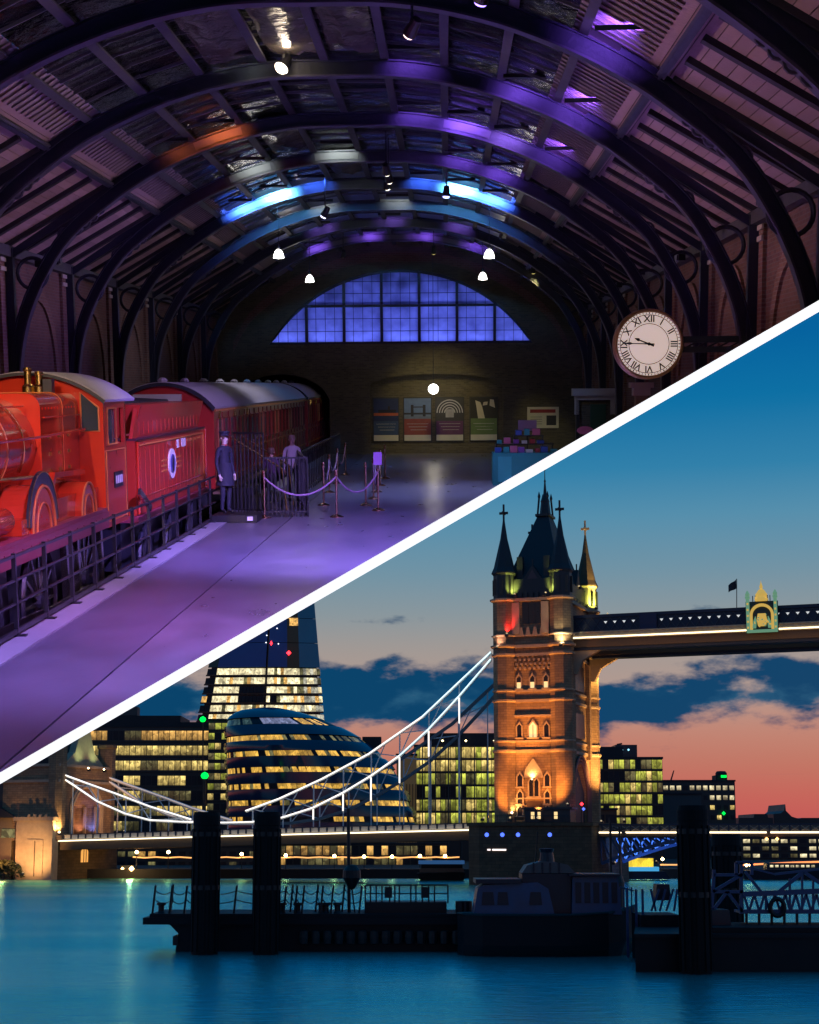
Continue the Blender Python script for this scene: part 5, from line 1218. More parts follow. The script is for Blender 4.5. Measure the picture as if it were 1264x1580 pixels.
# green lit office behind the chains, its brown neighbour, right-hand blocks
def pat_green(r, c, n, rows):
    rr = rows - 1 - r; q = random.random()
    if rr in (0, 1): return lit_y if q < .75 else lit_g
    if rr == 2: return lit_g if q < .6 else lit_w
    if rr == 3: return win_d if q < .5 else lit_g
    return lit_y if q < .45 else (lit_g if q < .9 else lit_w)
t, *_ = office('office_building', 'broad glass office glowing yellow green between the rounded building and the orange bridge tower', 'building', 640, 790, 1152, 1274, 400, 26, 6, 1.3, [], pattern=pat_green, gap=.12, rowfill=.82)
rooftop(t, 655, 775, 1131, 1151, 402, 16)
for k in range(7): MB().bar((at(652 + 20 * k, 1150, 400).x, 399.6, at(652, 1150, 400).z), (at(652 + 20 * k, 1150, 400).x, 399.6, 1.7), .28).build('facade_fin', facade_g, t)
for x in (683, 719, 763): MB().lathe([(.001, -.3), (.35, 0), (.001, .3)], 8, tuple(at(x, 1143, 399))).build('roof_lamp', glow('warm_lamp', (1, .75, .35), 6, False), t)
t, *_ = office('brown_building', 'narrow brown building with vertical fins behind the chain', 'building', 612, 643, 1166, 1274, 396, 20, 1, 6, [None], body=mat('brown_clad', (.22, .15, .07), .7, emit=.05, ecol=(.8, .5, .2)), slab=False)  # cladding given a faint glow of its own
for k in range(7): piece('fin', facade_d, t, (at(614 + 4.6 * k, 1200, 396).x, 395.85, 12), (.18, .3, 18))
def pat_r(r, c, n, rows):
    rr = rows - 1 - r; q = random.random()
    if rr == 1 and c < n * .45: return win_d
    return lit_g if q < .55 else (lit_y if q < .68 else (lit_w if q < .85 else win_d))
t, *_ = office('office_building', 'stepped glass office with green lit floors just right of the orange bridge tower', 'building', 905, 1022, 1171, 1278, 390, 26, 6, 1.35, [], pattern=pat_r, gap=.14, rowfill=.78)
rooftop(t, 905, 962, 1152, 1170, 391, 14); rooftop(t, 950, 984, 1149, 1170, 396, 8, 'lift_tower', mat('blue_black', (.01, .018, .035), .4)); MB().bar(tuple(at(952, 1149, 397)), tuple(at(960, 1147.5, 397)), .4).build('roof_rail', roofm, t)
for x in (960, 970): MB().lathe([(.001, -.3), (.3, 0), (.001, .3)], 8, tuple(at(x, 1157, 394))).build('roof_light', glow('pin_blue', (.3, .7, .9), 2, False), t)
t, *_ = office('brick_annex', 'small brown annex at the foot of the stepped green lit office', 'building', 915, 952, 1250, 1278, 372, 8, 1, 3, [win_d], body=mat('annex_brick', (.12, .06, .035), .8), slab=False)
def pat_f(r, c, n, rows):
    rr = rows - 1 - r; q = random.random()
    if rr == 0: return lit_p if q < .8 else win_d
    if rr == 1: return (lit_p if q < .85 else win_d) if c > n * .5 else None
    return (lit_y if q < .35 else win_d) if c > n * .62 else None
t, *_ = office('dark_block', 'low dark block with small cream windows and a green light on its roof box', 'building', 1022, 1134, 1206, 1282, 470, 30, 5, 1.9, [], pattern=pat_f, gap=.35, rowfill=.45, slab=False)
rooftop(t, 1105, 1123, 1196, 1205, 470, 6); 
a = at(1114, 1196, 473); MB().lathe([(1.75, 0), (1.75, .6), (1.3, 1.2), (.001, 1.3)], 16, (a.x, 474, a.z)).build('roof_drum', roofm, t)
MB().cbox(tuple(at(1117, 1198, 469.5)), 1.6, .3, .7).build('green_light', grn, t)
a = at(1117, 1255, 469); MB().lathe([(.001, -.6), (.6, 0), (.001, .6)], 10, tuple(a)).build('green_light', grn, t)
t, *_ = office('grey_block', 'plain grey low block in front of the dark block with cream windows', 'building', 1022, 1082, 1226, 1282, 440, 16, 1, 30, [None], body=facade_g, slab=False)
# far skyline
def block(name, label, xs_, D, dep, extra=None):
    a = at(xs_[0][0], 1290, D); t = thing(name, label, 'building', (a.x, D, 1.69))
    P = [(at(x, y, D).x, at(x, y, D).z) for x, y in xs_]; P = [(P[0][0], 1.7)] + P + [(P[-1][0], 1.7)]
    MB().prism(P, D, D + dep).build('wall', facade_d, t); return t
block('far_building', 'dark flat far building low on the skyline at the right', [(1140, 1268), (1140, 1262), (1163, 1262), (1164, 1256), (1184, 1256), (1186, 1262), (1193, 1262)], 620, 30)
t = block('far_building', 'dark far building with a small spire on the right skyline', [(1194, 1263), (1194, 1256), (1205, 1255), (1210, 1251), (1212, 1241), (1213, 1251), (1218, 1256), (1222, 1260), (1238, 1265)], 640, 30)
block('far_building', 'faint long far building at the right end of the skyline', [(1225, 1266), (1238, 1262), (1290, 1262), (1320, 1263)], 760, 40)
t = thing('crane', 'thin red tower crane far off over the dark block', 'crane', tuple(at(1034, 1210, 640)))
MB().bar(tuple(at(1034, 1210, 640)), tuple(at(1039, 1192, 640)), .5).bar(tuple(at(1034, 1207, 640)), tuple(at(1040, 1189, 640)), .4).build('jib', mat('crane_red', (.3, .04, .03), .6), t)
# car park and terrace under the bridge, far bank
t, *_ = office('car_park', 'open deck car park with pale lit floors under the right end of the bridge', 'building', 1130, 1290, 1291, 1336, 420, 20, 4, 2.6, [lit_p, win_d, lit_w], weights=[3, 5, 2], gap=.3, rowfill=.5)
t, *_ = office('riverside_hall', 'low riverside hall with a tall warm lit glass front under the left bridge deck', 'building', 430, 690, 1304, 1340, 345, 8, 2, 1.6, [lit_y2, lit_w, win_d], weights=[2, 4, 3], gap=.14, rowfill=.8, slab=False)
t, *_ = office('riverside_hall', 'low dark riverside front with a few warm windows left of the piles', 'building', 180, 430, 1308, 1340, 340, 8, 2, 2.2, [win_d, lit_w, lit_y2], weights=[6, 2, 1], gap=.3, rowfill=.5, slab=False)

# embankment lamps, the line of light between them, kiosk strip
lxs = [(211, 1315), (260, 1315), (373, 1318), (441, 1320), (516, 1321), (562, 1322), (605, 1322), (648, 1321), (687, 1321)]
wl = glow('sodium_lamp', (1, .66, .26), 22)
place = ['first from the left bank', 'second from the left bank', 'third, between the two left piles', 'fourth, right of the left piles', 'fifth, by the pontoon pole', 'sixth, right of the pontoon pole', 'seventh', 'eighth', 'ninth, nearest the bridge pier']
for k, (x, y) in enumerate(lxs):
    p = at(x, y, 299); t = thing('embankment_lamp', f'warm embankment lamp on a thin post, {place[k]}', 'street lamp', (p.x, p.y, 1.7), group='lamps along the far embankment')
    MB().bar((p.x, p.y, 1.7), (p.x, p.y, p.z - .3), .14).build('post', black, t)
    MB().lathe([(.001, -.34), (.26, -.2), (.34, 0), (.22, .25), (.001, .34)], 12, tuple(p)).build('lamp_globe', wl, t, smooth=True)
lc = glow('light_line', (1, .46, .14), 1.3, False)
pts = [at(x, 1319.5 + 1.2 * (k % 2) + 3, 299.3) for k, x in enumerate(range(205, 720, 18))]
tag(MB().tube(pts, .13, 5).build('light_line', lc, None), 'continuous warm line of light along the far embankment', 'light line')
t = thing('quay_flood', 'starry warm floodlight pair glaring on the quay left of the piles', 'floodlight', tuple(at(200, 1340, 297)))
for x, s in ((203, .5), (189, .3)): MB().lathe([(.001, -s), (s, 0), (.001, s)], 12, tuple(at(x, 1340.5, 296.5 - s))).build('bulb', glow('flood_warm', (1, .62, .2), 16, False), t)
MB().box(at(186, 1340, 297).x, at(206, 1340, 297).x, 296.9, 297.3, 1.705, 2.4).build('mount', black, t)
lamp('POINT', 'flood_light', t, tuple(at(200, 1336, 292)), 900, (1, .6, .25), size=.4)

# ================================================================== THE BRIDGE (its own frame: x along the deck, y away from the viewer, z above water)
FR = BM
stone = brick_mat('tower_stone', (.33, .22, .125), (.25, .165, .10), (.16, .11, .08), 1.1, .42, bump=.5, msize=.03, var=.3)
stone_t = mat('stone_trim', (.42, .32, .22), .8, var=.3, scale=1.2, bump=.25, bscale=5)
slate = mat('roof_slate', (.016, .016, .022), .6, var=.4, scale=1.5, bump=.3, bscale=4)
slate_g = mat('lit_spire_slate', (.10, .075, .035), .7, var=.35, scale=1.5, bump=.3, bscale=4)  # golden copy of the slate, floodlit look put into the colour
twin = mat('tower_window_dark', (.012, .01, .012), .3)
tlit = mat('tower_window_lit', (.4, .25, .1), .4, emit=1.1, ecol=(1, .7, .3)); tlit.cycles.emission_sampling = 'NONE'
lead = mat('dark_leadwork', (.02, .02, .026), .5, var=.3)
tw = thing('bridge_tower', 'tall gothic stone bridge tower with corner turrets and steep dark roofs, lit orange', 'tower', (0, 0, 10))
A_, B_ = 6.4, 10.5
TC = [(sx * (A_ - 1.55), sy * (B_ - 1.55)) for sx in (-1, 1) for sy in (-1, 1)]
# shaft with the road arch through it, seen on the right flank
def arch_poly(hw, zs, zt, n=10):                    # pointed arch outline in (y,z)
    P = [(-hw, 10.0), (-hw, zs)]
    for k in range(1, n): q = k / n; P.append((-hw * (1 - q) ** .85 * 1.0, zs + (zt - zs) * math.sin(q * PI / 2) ** .9))
    P.append((0, zt)); return P + [(-p[0], p[1]) for p in P[-2::-1]]
ap = arch_poly(5.2, 15.5, 20.0)
sh = MB()
sh.box(-A_ + 1.0, A_ - 1.0, -B_ + 1.0, -5.21, 9.6, 20.3).box(-A_ + 1.0, A_ - 1.0, 5.21, B_ - 1.0, 9.6, 20.3)
for p, q in zip(ap[1:-1], ap[2:-1]):
    sh.add([(-A_ + 1, p[0], p[1]), (A_ - 1, p[0], p[1]), (A_ - 1, q[0], q[1]), (-A_ + 1, q[0], q[1]), (-A_ + 1, p[0], 20.3), (A_ - 1, p[0], 20.3), (A_ - 1, q[0], 20.3), (-A_ + 1, q[0], 20.3)], [(0, 1, 2, 3), (4, 7, 6, 5), (0, 4, 5, 1), (1, 5, 6, 2), (2, 6, 7, 3), (3, 7, 4, 0)])
sh.box(-A_ + 1.0, A_ - 1.0, -B_ + 1.0, B_ - 1.0, 20.3, 46.4)
shaft = sh.build('shaft', stone, tw)
for k, (g, m) in enumerate(((.0, 'rim_plum'), (.55, 'rim_plum'), (1.1, 'rim_plum'))):
    o2 = arch_poly(5.2 + g, 15.5, 20.0 + g * .9); rb = MB(); rb.tube([(A_ - .95 + .12 * k, y, z) for y, z in o2], .2, 6); rb.build('arch_moulding', mat('rim_plum', (.20, .10, .09), .7), tw)
for (x, y) in TC:
    back = y > 0; right = x > 0  # lit look put into materials: far right turret top pale, others dark
    tr = MB().lathe([(1.95, 9.6), (1.95, 46.4)], 8, (x, y, 0), ph=.5).build('turret', stone, tw)
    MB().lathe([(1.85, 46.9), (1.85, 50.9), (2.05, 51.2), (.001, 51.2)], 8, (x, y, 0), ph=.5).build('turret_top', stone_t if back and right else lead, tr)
    for k in range(8):
        a = 2 * PI * k / 8
        MB().bar((x + 1.78 * math.cos(a), y + 1.78 * math.sin(a), 47.6), (x + 1.78 * math.cos(a), y + 1.78 * math.sin(a), 50.3), .55, .1).build('turret_slit', twin, tr)
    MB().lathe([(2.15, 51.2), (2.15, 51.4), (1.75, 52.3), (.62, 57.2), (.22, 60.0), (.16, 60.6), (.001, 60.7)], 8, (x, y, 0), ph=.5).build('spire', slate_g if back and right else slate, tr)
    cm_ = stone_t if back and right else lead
    MB().box(x - .14, x + .14, y - .14, y + .14, 60.6, 63.2).box(x - .75, x + .75, y - .12, y + .12, 61.5, 61.9).box(x - .12, x + .12, y - .75, y + .75, 61.51, 61.89).build('cross_finial', cm_, tr)
    for z, h, g in ((21.3, .5, .25), (23.0, .35, .18), (29.6, .45, .25), (31.3, .35, .2), (37.2, .5, .3), (38.6, .5, .45), (40.5, .3, .3), (46.4, .5, .5)):
        MB().lathe([(1.95 + g * .4, z), (1.95 + g, z + h * .4), (1.95 + g, z + h), (1.95, z + h + .01)], 8, (x, y, 0), ph=.5).build('string_course', stone_t, tr)
for z, h, g in ((21.3, .5, .25), (23.0, .35, .18), (29.6, .45, .25), (31.3, .35, .2), (37.2, .5, .3), (38.6, .5, .45), (40.5, .3, .3), (46.4, .5, .5)):
    MB().box(-A_ + 1 - g, A_ - 1 + g, -B_ + 1 - g, B_ - 1 + g, z, z + h).build('string_course', stone_t, tw)
yf = -B_ + 1.0
def gwin(x, z0, z1, w_, m=twin, arch=True, deep=.3):   # window with stone surround on the front face
    fr = MB().box(x - w_ / 2 - .22, x - w_ / 2, yf - .22, yf - .002, z0 - .2, z1).box(x + w_ / 2, x + w_ / 2 + .22, yf - .22, yf - .002, z0 - .2, z1).box(x - w_ / 2 - .35, x + w_ / 2 + .35, yf - .3, yf - .002, z0 - .45, z0 - .2)
    fr.prism([(x - w_ / 2 - .22, z1), (x - w_ / 2, z1), (x, z1 + w_ * .62), (x + w_ / 2, z1), (x + w_ / 2 + .22, z1), (x + .02, z1 + w_ * .62 + .4), (x - .02, z1 + w_ * .62 + .4)], yf - .22, yf - .003)
    f = fr.build('window_surround', stone_t, tw)
    MB().prism([(x - w_ / 2, z0 - .2), (x + w_ / 2, z0 - .2), (x + w_ / 2, z1), (x, z1 + w_ * .62), (x - w_ / 2, z1)], yf - .06, yf - .004).build('window_light', m, f)
    if w_ > .8: MB().box(x - .06, x + .06, yf - .12, yf - .061, z0 - .2, z1 + .2).build('mullion', stone_t, f)
for x in (-2.3, 2.3): gwin(x, 13.2, 14.6, .8); gwin(x, 16.0, 17.4, .8)
gwin(-2.3, 11.3, 12.2, .8); gwin(2.3, 11.3, 12.2, .8)
gwin(-.4, 14.4, 16.6, .7); gwin(.5, 14.4, 16.6, .7)
MB().box(-1.2, 1.25, yf - .2, yf - .004, 11.0, 13.4).build('door_panel', mat('door_brown', (.10, .05, .03), .7), tw)
for z, xa, xb in ((10.9, -3.6, 3.6), (13.75, -3.6, 3.6)): MB().box(xa, xb, yf - .25, yf - .005, z, z + .22).build('sill_band', stone_t, tw)
MB().prism([(-1.7, 17.2), (1.7, 17.2), (1.3, 18.6), (0, 20.4), (-1.3, 18.6)], yf - .3, yf - .006).build('oriel_hood', stone_t, tw)
for x, m in ((-2.3, tlit), (0, tlit), (2.3, tlit)): gwin(x, 24.0, 25.6, .75 if x else 1.3, m if x == 0 else twin)
MB().box(-3.3, 3.3, yf - .3, yf - .007, 27.2, 27.5).build('hood_band', stone_t, tw)
for x in (-2.3, 0, 2.3):
    gwin(x, 32.1, 33.6, .7, twin); MB().box(x - .35, x + .35, yf - .1, yf - .063, 31.9, 32.9).build('lit_pane', tlit, tw)
for r in range(3):
    for k in range(8): piece('corbel', stone_t, tw, (-2.8 + .8 * k + .2 * (r % 2), yf - .2, 35.2 + .7 * r), (.38, .4, .35))
for x in range(4): MB().prism([(-1.8 + 1.2 * x - .45, 40.6), (-1.8 + 1.2 * x + .45, 40.6), (-1.8 + 1.2 * x + .2, 42.0), (-1.8 + 1.2 * x - .2, 42.0)], yf - .35, yf - .01).build('lit_corbel', stone_t, tw)
MB().box(-1.6, 1.5, yf - .12, yf - .012, 42.6, 46.2).build('great_window', twin, tw)
for x in (-2.6, 2.4): MB().box(x - .7, x + .6, yf - .5, yf - .012, 40.9, 46.2).build('window_pier', stone_t, tw)
for x in (-.6, .5): MB().box(x - .07, x + .07, yf - .2, yf - .13, 42.6, 46.2).build('mullion', lead, tw)
# right flank: recessed windows and buttress over the arch
for y in (-5.5, 5.5): MB().box(A_ - .999, A_ - .3, y - .6, y + .6, 20.6, 37).build('buttress', stone, tw)
for z in (24, 32): MB().box(A_ - .999, A_ - .8, -3.2, 3.2, z, z + 4.2).build('flank_window', twin, tw)
MB().prism([(-4.6, 10.0), (4.6, 10.0), (4.6, 15), (0, 19), (-4.6, 15)], A_ - 1.6, A_ - 1.4, axis='x').build('gate_shadow', mat('gate_dark', (.015, .015, .03), .5), tw)
# attic, parapet, dormers, main roof and lantern
MB().box(-A_ + 1.3, A_ - 1.3, -B_ + 1.3, B_ - 1.3, 46.91, 50.2).build('attic', lead, tw)
for k in range(9): piece('battlement', lead, tw, (-A_ + 2.6 + .95 * k, -B_ + 1.1, 47.4), (.5, .3, .9))
for k in range(16): piece('battlement', lead, tw, (A_ - 1.1, -B_ + 2.4 + 1.1 * k, 47.4), (.3, .55, .9))
MB().add([(-4.6, -8.4, 50.2), (4.6, -8.4, 50.2), (4.6, 8.4, 50.2), (-4.6, 8.4, 50.2), (-1.0, -1.6, 62.3), (1.0, -1.6, 62.3), (1.0, 1.6, 62.3), (-1.0, 1.6, 62.3)], [(0, 3, 2, 1), (4, 5, 6, 7), (0, 1, 5, 4), (1, 2, 6, 5), (2, 3, 7, 6), (3, 0, 4, 7)]).build('main_roof', slate, tw)
ln = MB().box(-1.3, 1.3, -1.9, 1.9, 62.3, 62.7).build('lantern_base', lead, tw)
for sx in (-1, 1):
    for sy in (-1, 1): MB().bar((sx * .95, sy * 1.5, 62.7), (sx * .75, sy * 1.2, 65.6), .28).build('lantern_post', lead, ln); MB().lathe([(.2, 65.6), (.26, 65.9), (.05, 66.7), (.001, 66.8)], 6, (sx * .75, sy * 1.2, 0)).build('lantern_pinnacle', lead, ln)
MB().lathe([(1.0, 62.8), (.75, 65.0), (.8, 65.2), (.3, 66.6), (.13, 68.6), (.2, 68.8), (.09, 69.1), (.06, 70.6), (.16, 70.8), (.05, 71.1), (.001, 72)], 8, (0, 0, 0), ph=.5).build('lantern_spire', lead, ln)
def dormer(x, y, w_, z0, z1, ax):
    P = [(-w_, z0), (w_, z0), (w_, z0 + 3.2), (0, z1), (-w_, z0 + 3.2)]
    if ax == 'y': d = MB().prism([(x + a, b) for a, b in P], y, y + 3.2).build('dormer', lead, tw); MB().prism([(x + a * .6, z0 + .8 + (b - z0) * .72) for a, b in P], y - .05, y - .003).build('dormer_window', mat('dormer_plum', (.10, .05, .06), .5), d); MB().box(x - .1, x + .1, y + .2, y + .4, z1 - .05, z1 + 1).build('finial', lead, d)
    else: d = MB().prism([(y + a, b) for a, b in P], x - 3.2, x, axis='x').build('dormer', lead, tw); MB().prism([(y + a * .6, z0 + .8 + (b - z0) * .72) for a, b in P], x + .003, x + .05, axis='x').build('dormer_window', twin, d); MB().box(x - .4, x - .2, y - .1, y + .1, z1 - .05, z1 + 1).build('finial', lead, d)
dormer(0, -B_ + 1.6, 1.7, 46.95, 52.6, 'y'); dormer(A_ - 1.6, -3.3, 1.6, 46.95, 54.3, 'x'); dormer(A_ - 1.6, 3.6, 1.6, 46.95, 53.5, 'x')
for x in (-2.4, 2.2): MB().box(x - .5, x + .5, -B_ + 2.4, -B_ + 3.4, 50.25, 54.2).build('chimney_stack', lead, tw)

# pier under the tower
pier_m = brick_mat('pier_granite', (.13, .085, .05), (.09, .06, .038), (.05, .035, .025), 1.4, .55, bump=.5, msize=.03, var=.4)
pr = thing('bridge_pier', 'broad dark granite pier standing in the river under the orange bridge tower', 'pier', (0, 0, 0))
MB().prism([(-10.2, -12.5), (-7.5, -15.5), (7.5, -15.5), (10.2, -12.5), (10.2, 15), (-10.2, 15)], -1.5, 9.4, axis='z').build('pier_body', pier_m, pr)
MB().prism([(-10.5, -12.7), (-7.6, -15.8), (7.6, -15.8), (10.5, -12.7), (10.5, 15.2), (-10.5, 15.2)], 9.401, 9.95, axis='z').build('pier_coping', pier_m, pr)
blu = glow('blue_port_lamp', (.08, .16, 1), 2.0, False)
for x in (-6.2, -3.6, -1.0, 4.2): MB().lathe([(.001, -15.62), (.33, -15.6), (.33, -15.5), (.001, -15.49)], 12, (x, 0, 8.0), axis='y').build('blue_lamp', blu, pr)
MB().box(-5.3, -3.0, -15.6, -15.51, 5.5, 5.75).box(-6.1, -5.6, -15.6, -15.51, 5.5, 5.75).build('light_strip', glow('strip_white', (1, .85, .8), 1.6, False), pr)
ct = thing('control_cabin', 'low dark cabin with lit openings standing on the pier in front of the orange tower', 'cabin', (4.5, -13, 9.95))
MB().box(-.2, 7.2, -14.2, -11.0, 9.955, 12.0).build('cabin_wall', lead, ct); MB().box(-.6, 7.6, -14.6, -10.8, 12.001, 12.35).build('cabin_roof', lead, ct)
for x in (.8, 1.9, 4.6): MB().box(x, x + .55, -14.25, -14.202, 10.5, 11.6).build('lit_opening', tlit, ct)
MB().box(2.4, 4.2, -14.26, -14.203, 10.2, 11.7).build('shutter', twin, ct)
for k in range(13): piece('rail_post', lead, pr, (-9.2 + 1.5 * k, -14.6 if abs(-9.2 + 1.5 * k) < 7.5 else -13, 10.5), (.07, .07, 1.05))
MB().tube([(-7.4, -15.2, 11), (7.4, -15.2, 11)], .04, 5).build('pier_rail', lead, pr)

# floodlighting of the tower: lamps added, except those with glare
def flood(label, p, target, power, col, angle=60, blend=.8, glare=0):
    t = thing('floodlight', label, 'floodlight', tuple(p), group='floodlights on the bridge'); d = (V(target) - V(p)).normalized()
    MB().cbox((p[0], p[1], p[2]), .5, .5, .4).build('housing', black, t)
    MB().lathe([(.001, -.2), (.2, 0), (.001, .2)], 10, tuple(V(p) + d * .42)).build('lens', glow('flood_lens_%d' % int(glare * 10 + 5), (1, .75, .4), glare or .5, False), t)
    lamp('SPOT', 'flood_beam', t, tuple(V(p) + d * .7), power * FLOOD_GAIN, col, target=target, size=.3, angle=angle, blend=blend)
ORG = (1, .335, .052)
flood('added floodlight on the pier edge, left of the cabin, amber', (-7.0, -15.3, 10.4), (-.5, -9.5, 18.5), 2500, ORG, 80, .8)
flood('added floodlight on the pier edge, right of the cabin, amber', (7.3, -15.4, 12.6), (.8, -9.5, 18.5), 2500, ORG, 80, .8)
flood('added floodlight on the pier nose aimed at the upper storeys, left, amber', (-2.4, -15.4, 10.3), (-1.2, -9.5, 30), 12000, ORG, 42, .9)
flood('added floodlight on the pier nose aimed at the upper storeys, right, amber', (2.2, -15.4, 10.3), (1.6, -9.5, 30), 12000, ORG, 42, .9)
flood('floodlight glaring bright at the door of the tower', (-3.6, -10.6, 11.2), (-2.6, -9.6, 14), 260, (1, .6, .2), 130, 1, glare=14)
flood('floodlight glowing in the oriel hood of the tower', (-.1, -10.4, 16.6), (-.1, -9.5, 18.5), 260, (1, .62, .2), 140, 1, glare=3)
flood('floodlight under the walkway end, golden', (9.0, 8.0, 37.6), (6.2, 9, 36.0), 2600, (1, .58, .16), 140, 1, glare=16)
flood('added floodlight low on the right flank, golden', (12.0, 4.0, 10.2), (6.2, 9.0, 26), 16000, (1, .5, .13), 60, .9)
flood('added floodlight low on the right flank, dim plum', (10.0, -4, 9.96), (5.5, 0, 16), 500, (1, .4, .35), 80, .9)
for (x, y, z, tx, ty, lab) in ((-2.4, -10.9, 47.2, -4.0, -9.0, 'by the left front turret'), (2.5, -10.9, 47.2, 4.6, -9.2, 'by the right front turret'), (7.2, 6.6, 47.0, 5.4, 8.8, 'by the far right turret')):
    flood(f'added floodlight on the tower parapet, yellow green, {lab}', (x, y, z), (tx, ty, 50.0), 1100, (.72, .85, .12), 100, .9)
flood('added floodlight up the far right spire, golden', (9.4, 6.0, 45.6), (5.2, 9, 57), 5200, (1, .62, .2), 40, .9)
flood('added floodlight on the main roof, dim green gold', (6.2, -1.0, 49.5), (2.6, 0, 56), 1800, (.9, .75, .12), 60, 1)
flood('added floodlight on the attic pier, red', (-3.9, -11.2, 40.6), (-3.7, -9.4, 44), 420, (1, .02, .02), 75, .7)
flood('added floodlight on the attic turret, left, rosy white', (-5.4, -12.0, 38.4), (-5.0, -9.5, 42), 160, (1, .6, .45), 100, 1)
flood('added floodlight on the attic turret, right, cream', (5.6, -12.2, 38.4), (5.2, -9.5, 42), 460, (1, .85, .5), 100, 1)

# high walkway
wk = thing('high_walkway', 'high level walkway with dark lattice parapet and a bright strip along its lower edge', 'walkway', (30, -6, 38))
cream = mat('cream_paint', (.5, .42, .28), .6, var=.2)
iron_b = mat('dark_blue_iron', (.012, .02, .045), .5, var=.3)
strip_l = glow('strip_light', (1, .82, .52), 2.8)
WX0, WX1 = A_ + .1, 62.0
for yb, nm in ((-7.2, 'front'), (4.8, 'rear')):
    MB().box(WX0, WX1, yb + .2, yb + 2.6, 38.1, 38.6).build('walk_floor', iron_b, wk)
    MB().box(WX0, WX1, yb - .1, yb + .2, 38.6, 39.9).build('lower_beam', mat('brown_underside', (.12, .07, .035), .6), wk)
    MB().box(WX0, WX1, yb - .35, yb + .2, 39.9, 40.9).build('cream_band', cream, wk)
    MB().box(WX0, WX1, yb - .55, yb + .3, 40.901, 41.1).build('ledge', cream, wk)
    MB().box(WX0, WX1, yb + .1, yb + .2, 41.1, 43.4).build('parapet_panel', iron_b, wk)
    MB().box(WX0, WX1, yb - .15, yb + 2.6, 43.4, 43.9).build('roof_edge', iron_b, wk)
    if nm == 'front':
        n = 36
        for k in range(n):
            xa = WX0 + (WX1 - WX0) * k / n; xb = WX0 + (WX1 - WX0) * (k + 1) / n
            MB().bar((xa, yb + .02, 41.2), (xb, yb + .02, 43.3), .1).bar((xa, yb - .06, 43.3), (xb, yb - .06, 41.2), .1).build('lattice', mat('lattice_grey', (.05, .055, .07), .5), wk)
            if k > 2: MB().prism([((xa + xb) / 2 - .42, 42.75), ((xa + xb) / 2 + .42, 42.75), ((xa + xb) / 2, 42.3)], yb + .05, yb + .098).build('lit_gap', glow('gap_light', (.85, .85, .8), .75, False), wk)
        MB().tube([(WX0, yb - .42, 40.15), (WX1, yb - .42, 40.15)], .11, 6).build('strip_light', strip_l, wk)
        for k in range(46): piece('scallop', cream, wk, (WX0 + .6 + 1.2 * k, yb - .4, 40.62), (.75, .08, .34))
MB().prism([(WX0 - .6, 34.2), (WX0 + .2, 34.2), (WX0 + 1.3, 36.5), (WX0 + 4.2, 38.09), (WX0 - .6, 38.09)], -6.8, -5.6).build('corbel_bracket', stone_t, wk)
MB().prism([(WX0 - .6, 34.2), (WX0 + .2, 34.2), (WX0 + 1.3, 36.5), (WX0 + 4.2, 38.09), (WX0 - .6, 38.09)], 6.2, 7.4).build('corbel_bracket', stone_t, wk)
MB().box(17.6, 20.4, -7.56, -7.36, 41.0, 43.7).build('blank_panel', mat('blue_panel', (.012, .018, .06), .5), wk)
lamp('AREA', 'underside_wash', wk, (28, -8.6, 37.6), 160, (1, .55, .2), target=(28, -6.8, 39.6), size=40, sizey=.3)  # added area lamp without a fixture, brightens the walkway underside
em = thing('bridge_crest', 'ornate gilded crest in a green frame topped by a crown, on the high walkway', 'crest', (37.3, -8, 40))
greeny = mat('crest_green', (.14, .36, .24), .5, emit=.3, ecol=(.35, .75, .42)); goldy = mat('crest_gold', (.7, .45, .1), .35, metal=.6, emit=.5, ecol=(1, .62, .12)); greeny.cycles.emission_sampling = 'NONE'; goldy.cycles.emission_sampling = 'NONE'  # glow painted into the crest's green and gold
MB().box(34.8, 39.8, -8.2, -7.75, 39.6, 44.6).build('back_plate', mat('crest_back', (.02, .04, .05), .5), em)
for x in (34.9, 39.2): MB().box(x, x + .5, -8.6, -8.21, 39.6, 45.1).box(x - .1, x + .6, -8.7, -8.15, 45.1, 45.4).lathe([(.3, 45.4), (.36, 45.8), (.1, 46.3), (.001, 46.4)], 8, (x + .25, -8.4, 0)).build('side_pilaster', greeny, em)
MB().box(35.4, 39.2, -8.6, -8.21, 39.6, 40.05).build('base_moulding', greeny, em)
MB().strip([(37.3 + 1.45 * math.cos(a), 42.4 + 1.35 * math.sin(a)) for a in [PI * k / 16 for k in range(17)]], [(37.3 + 1.85 * math.cos(a), 42.4 + 1.8 * math.sin(a)) for a in [PI * k / 16 for k in range(17)]], -8.6, -8.21).box(35.45, 35.85, -8.6, -8.21, 40.05, 42.4).box(38.75, 39.15, -8.6, -8.21, 40.05, 42.4).build('gold_arch', goldy, em)
MB().prism([(36.7, 40.6), (37.9, 40.6), (38.1, 41.6), (37.9, 42.6), (36.7, 42.6), (36.5, 41.6)], -8.6, -8.21).build('shield', goldy, em)
for s in (-1, 1): MB().prism([(37.3 + s * .95, 40.3), (37.3 + s * 1.5, 40.3), (37.3 + s * 1.3, 41.5), (37.3 + s * 1.0, 42.2), (37.3 + s * .85, 41.4)], -8.6, -8.21).build('supporter', greeny, em)
MB().lathe([(1.0, 44.6), (1.1, 44.9), (.85, 45.3), (.95, 45.7), (.45, 46.4), (.2, 46.6), (.28, 46.9), (.06, 47.6), (.001, 48)], 12, (37.3, -8.2, 0)).build('crown', goldy, em)
random.seed(8)
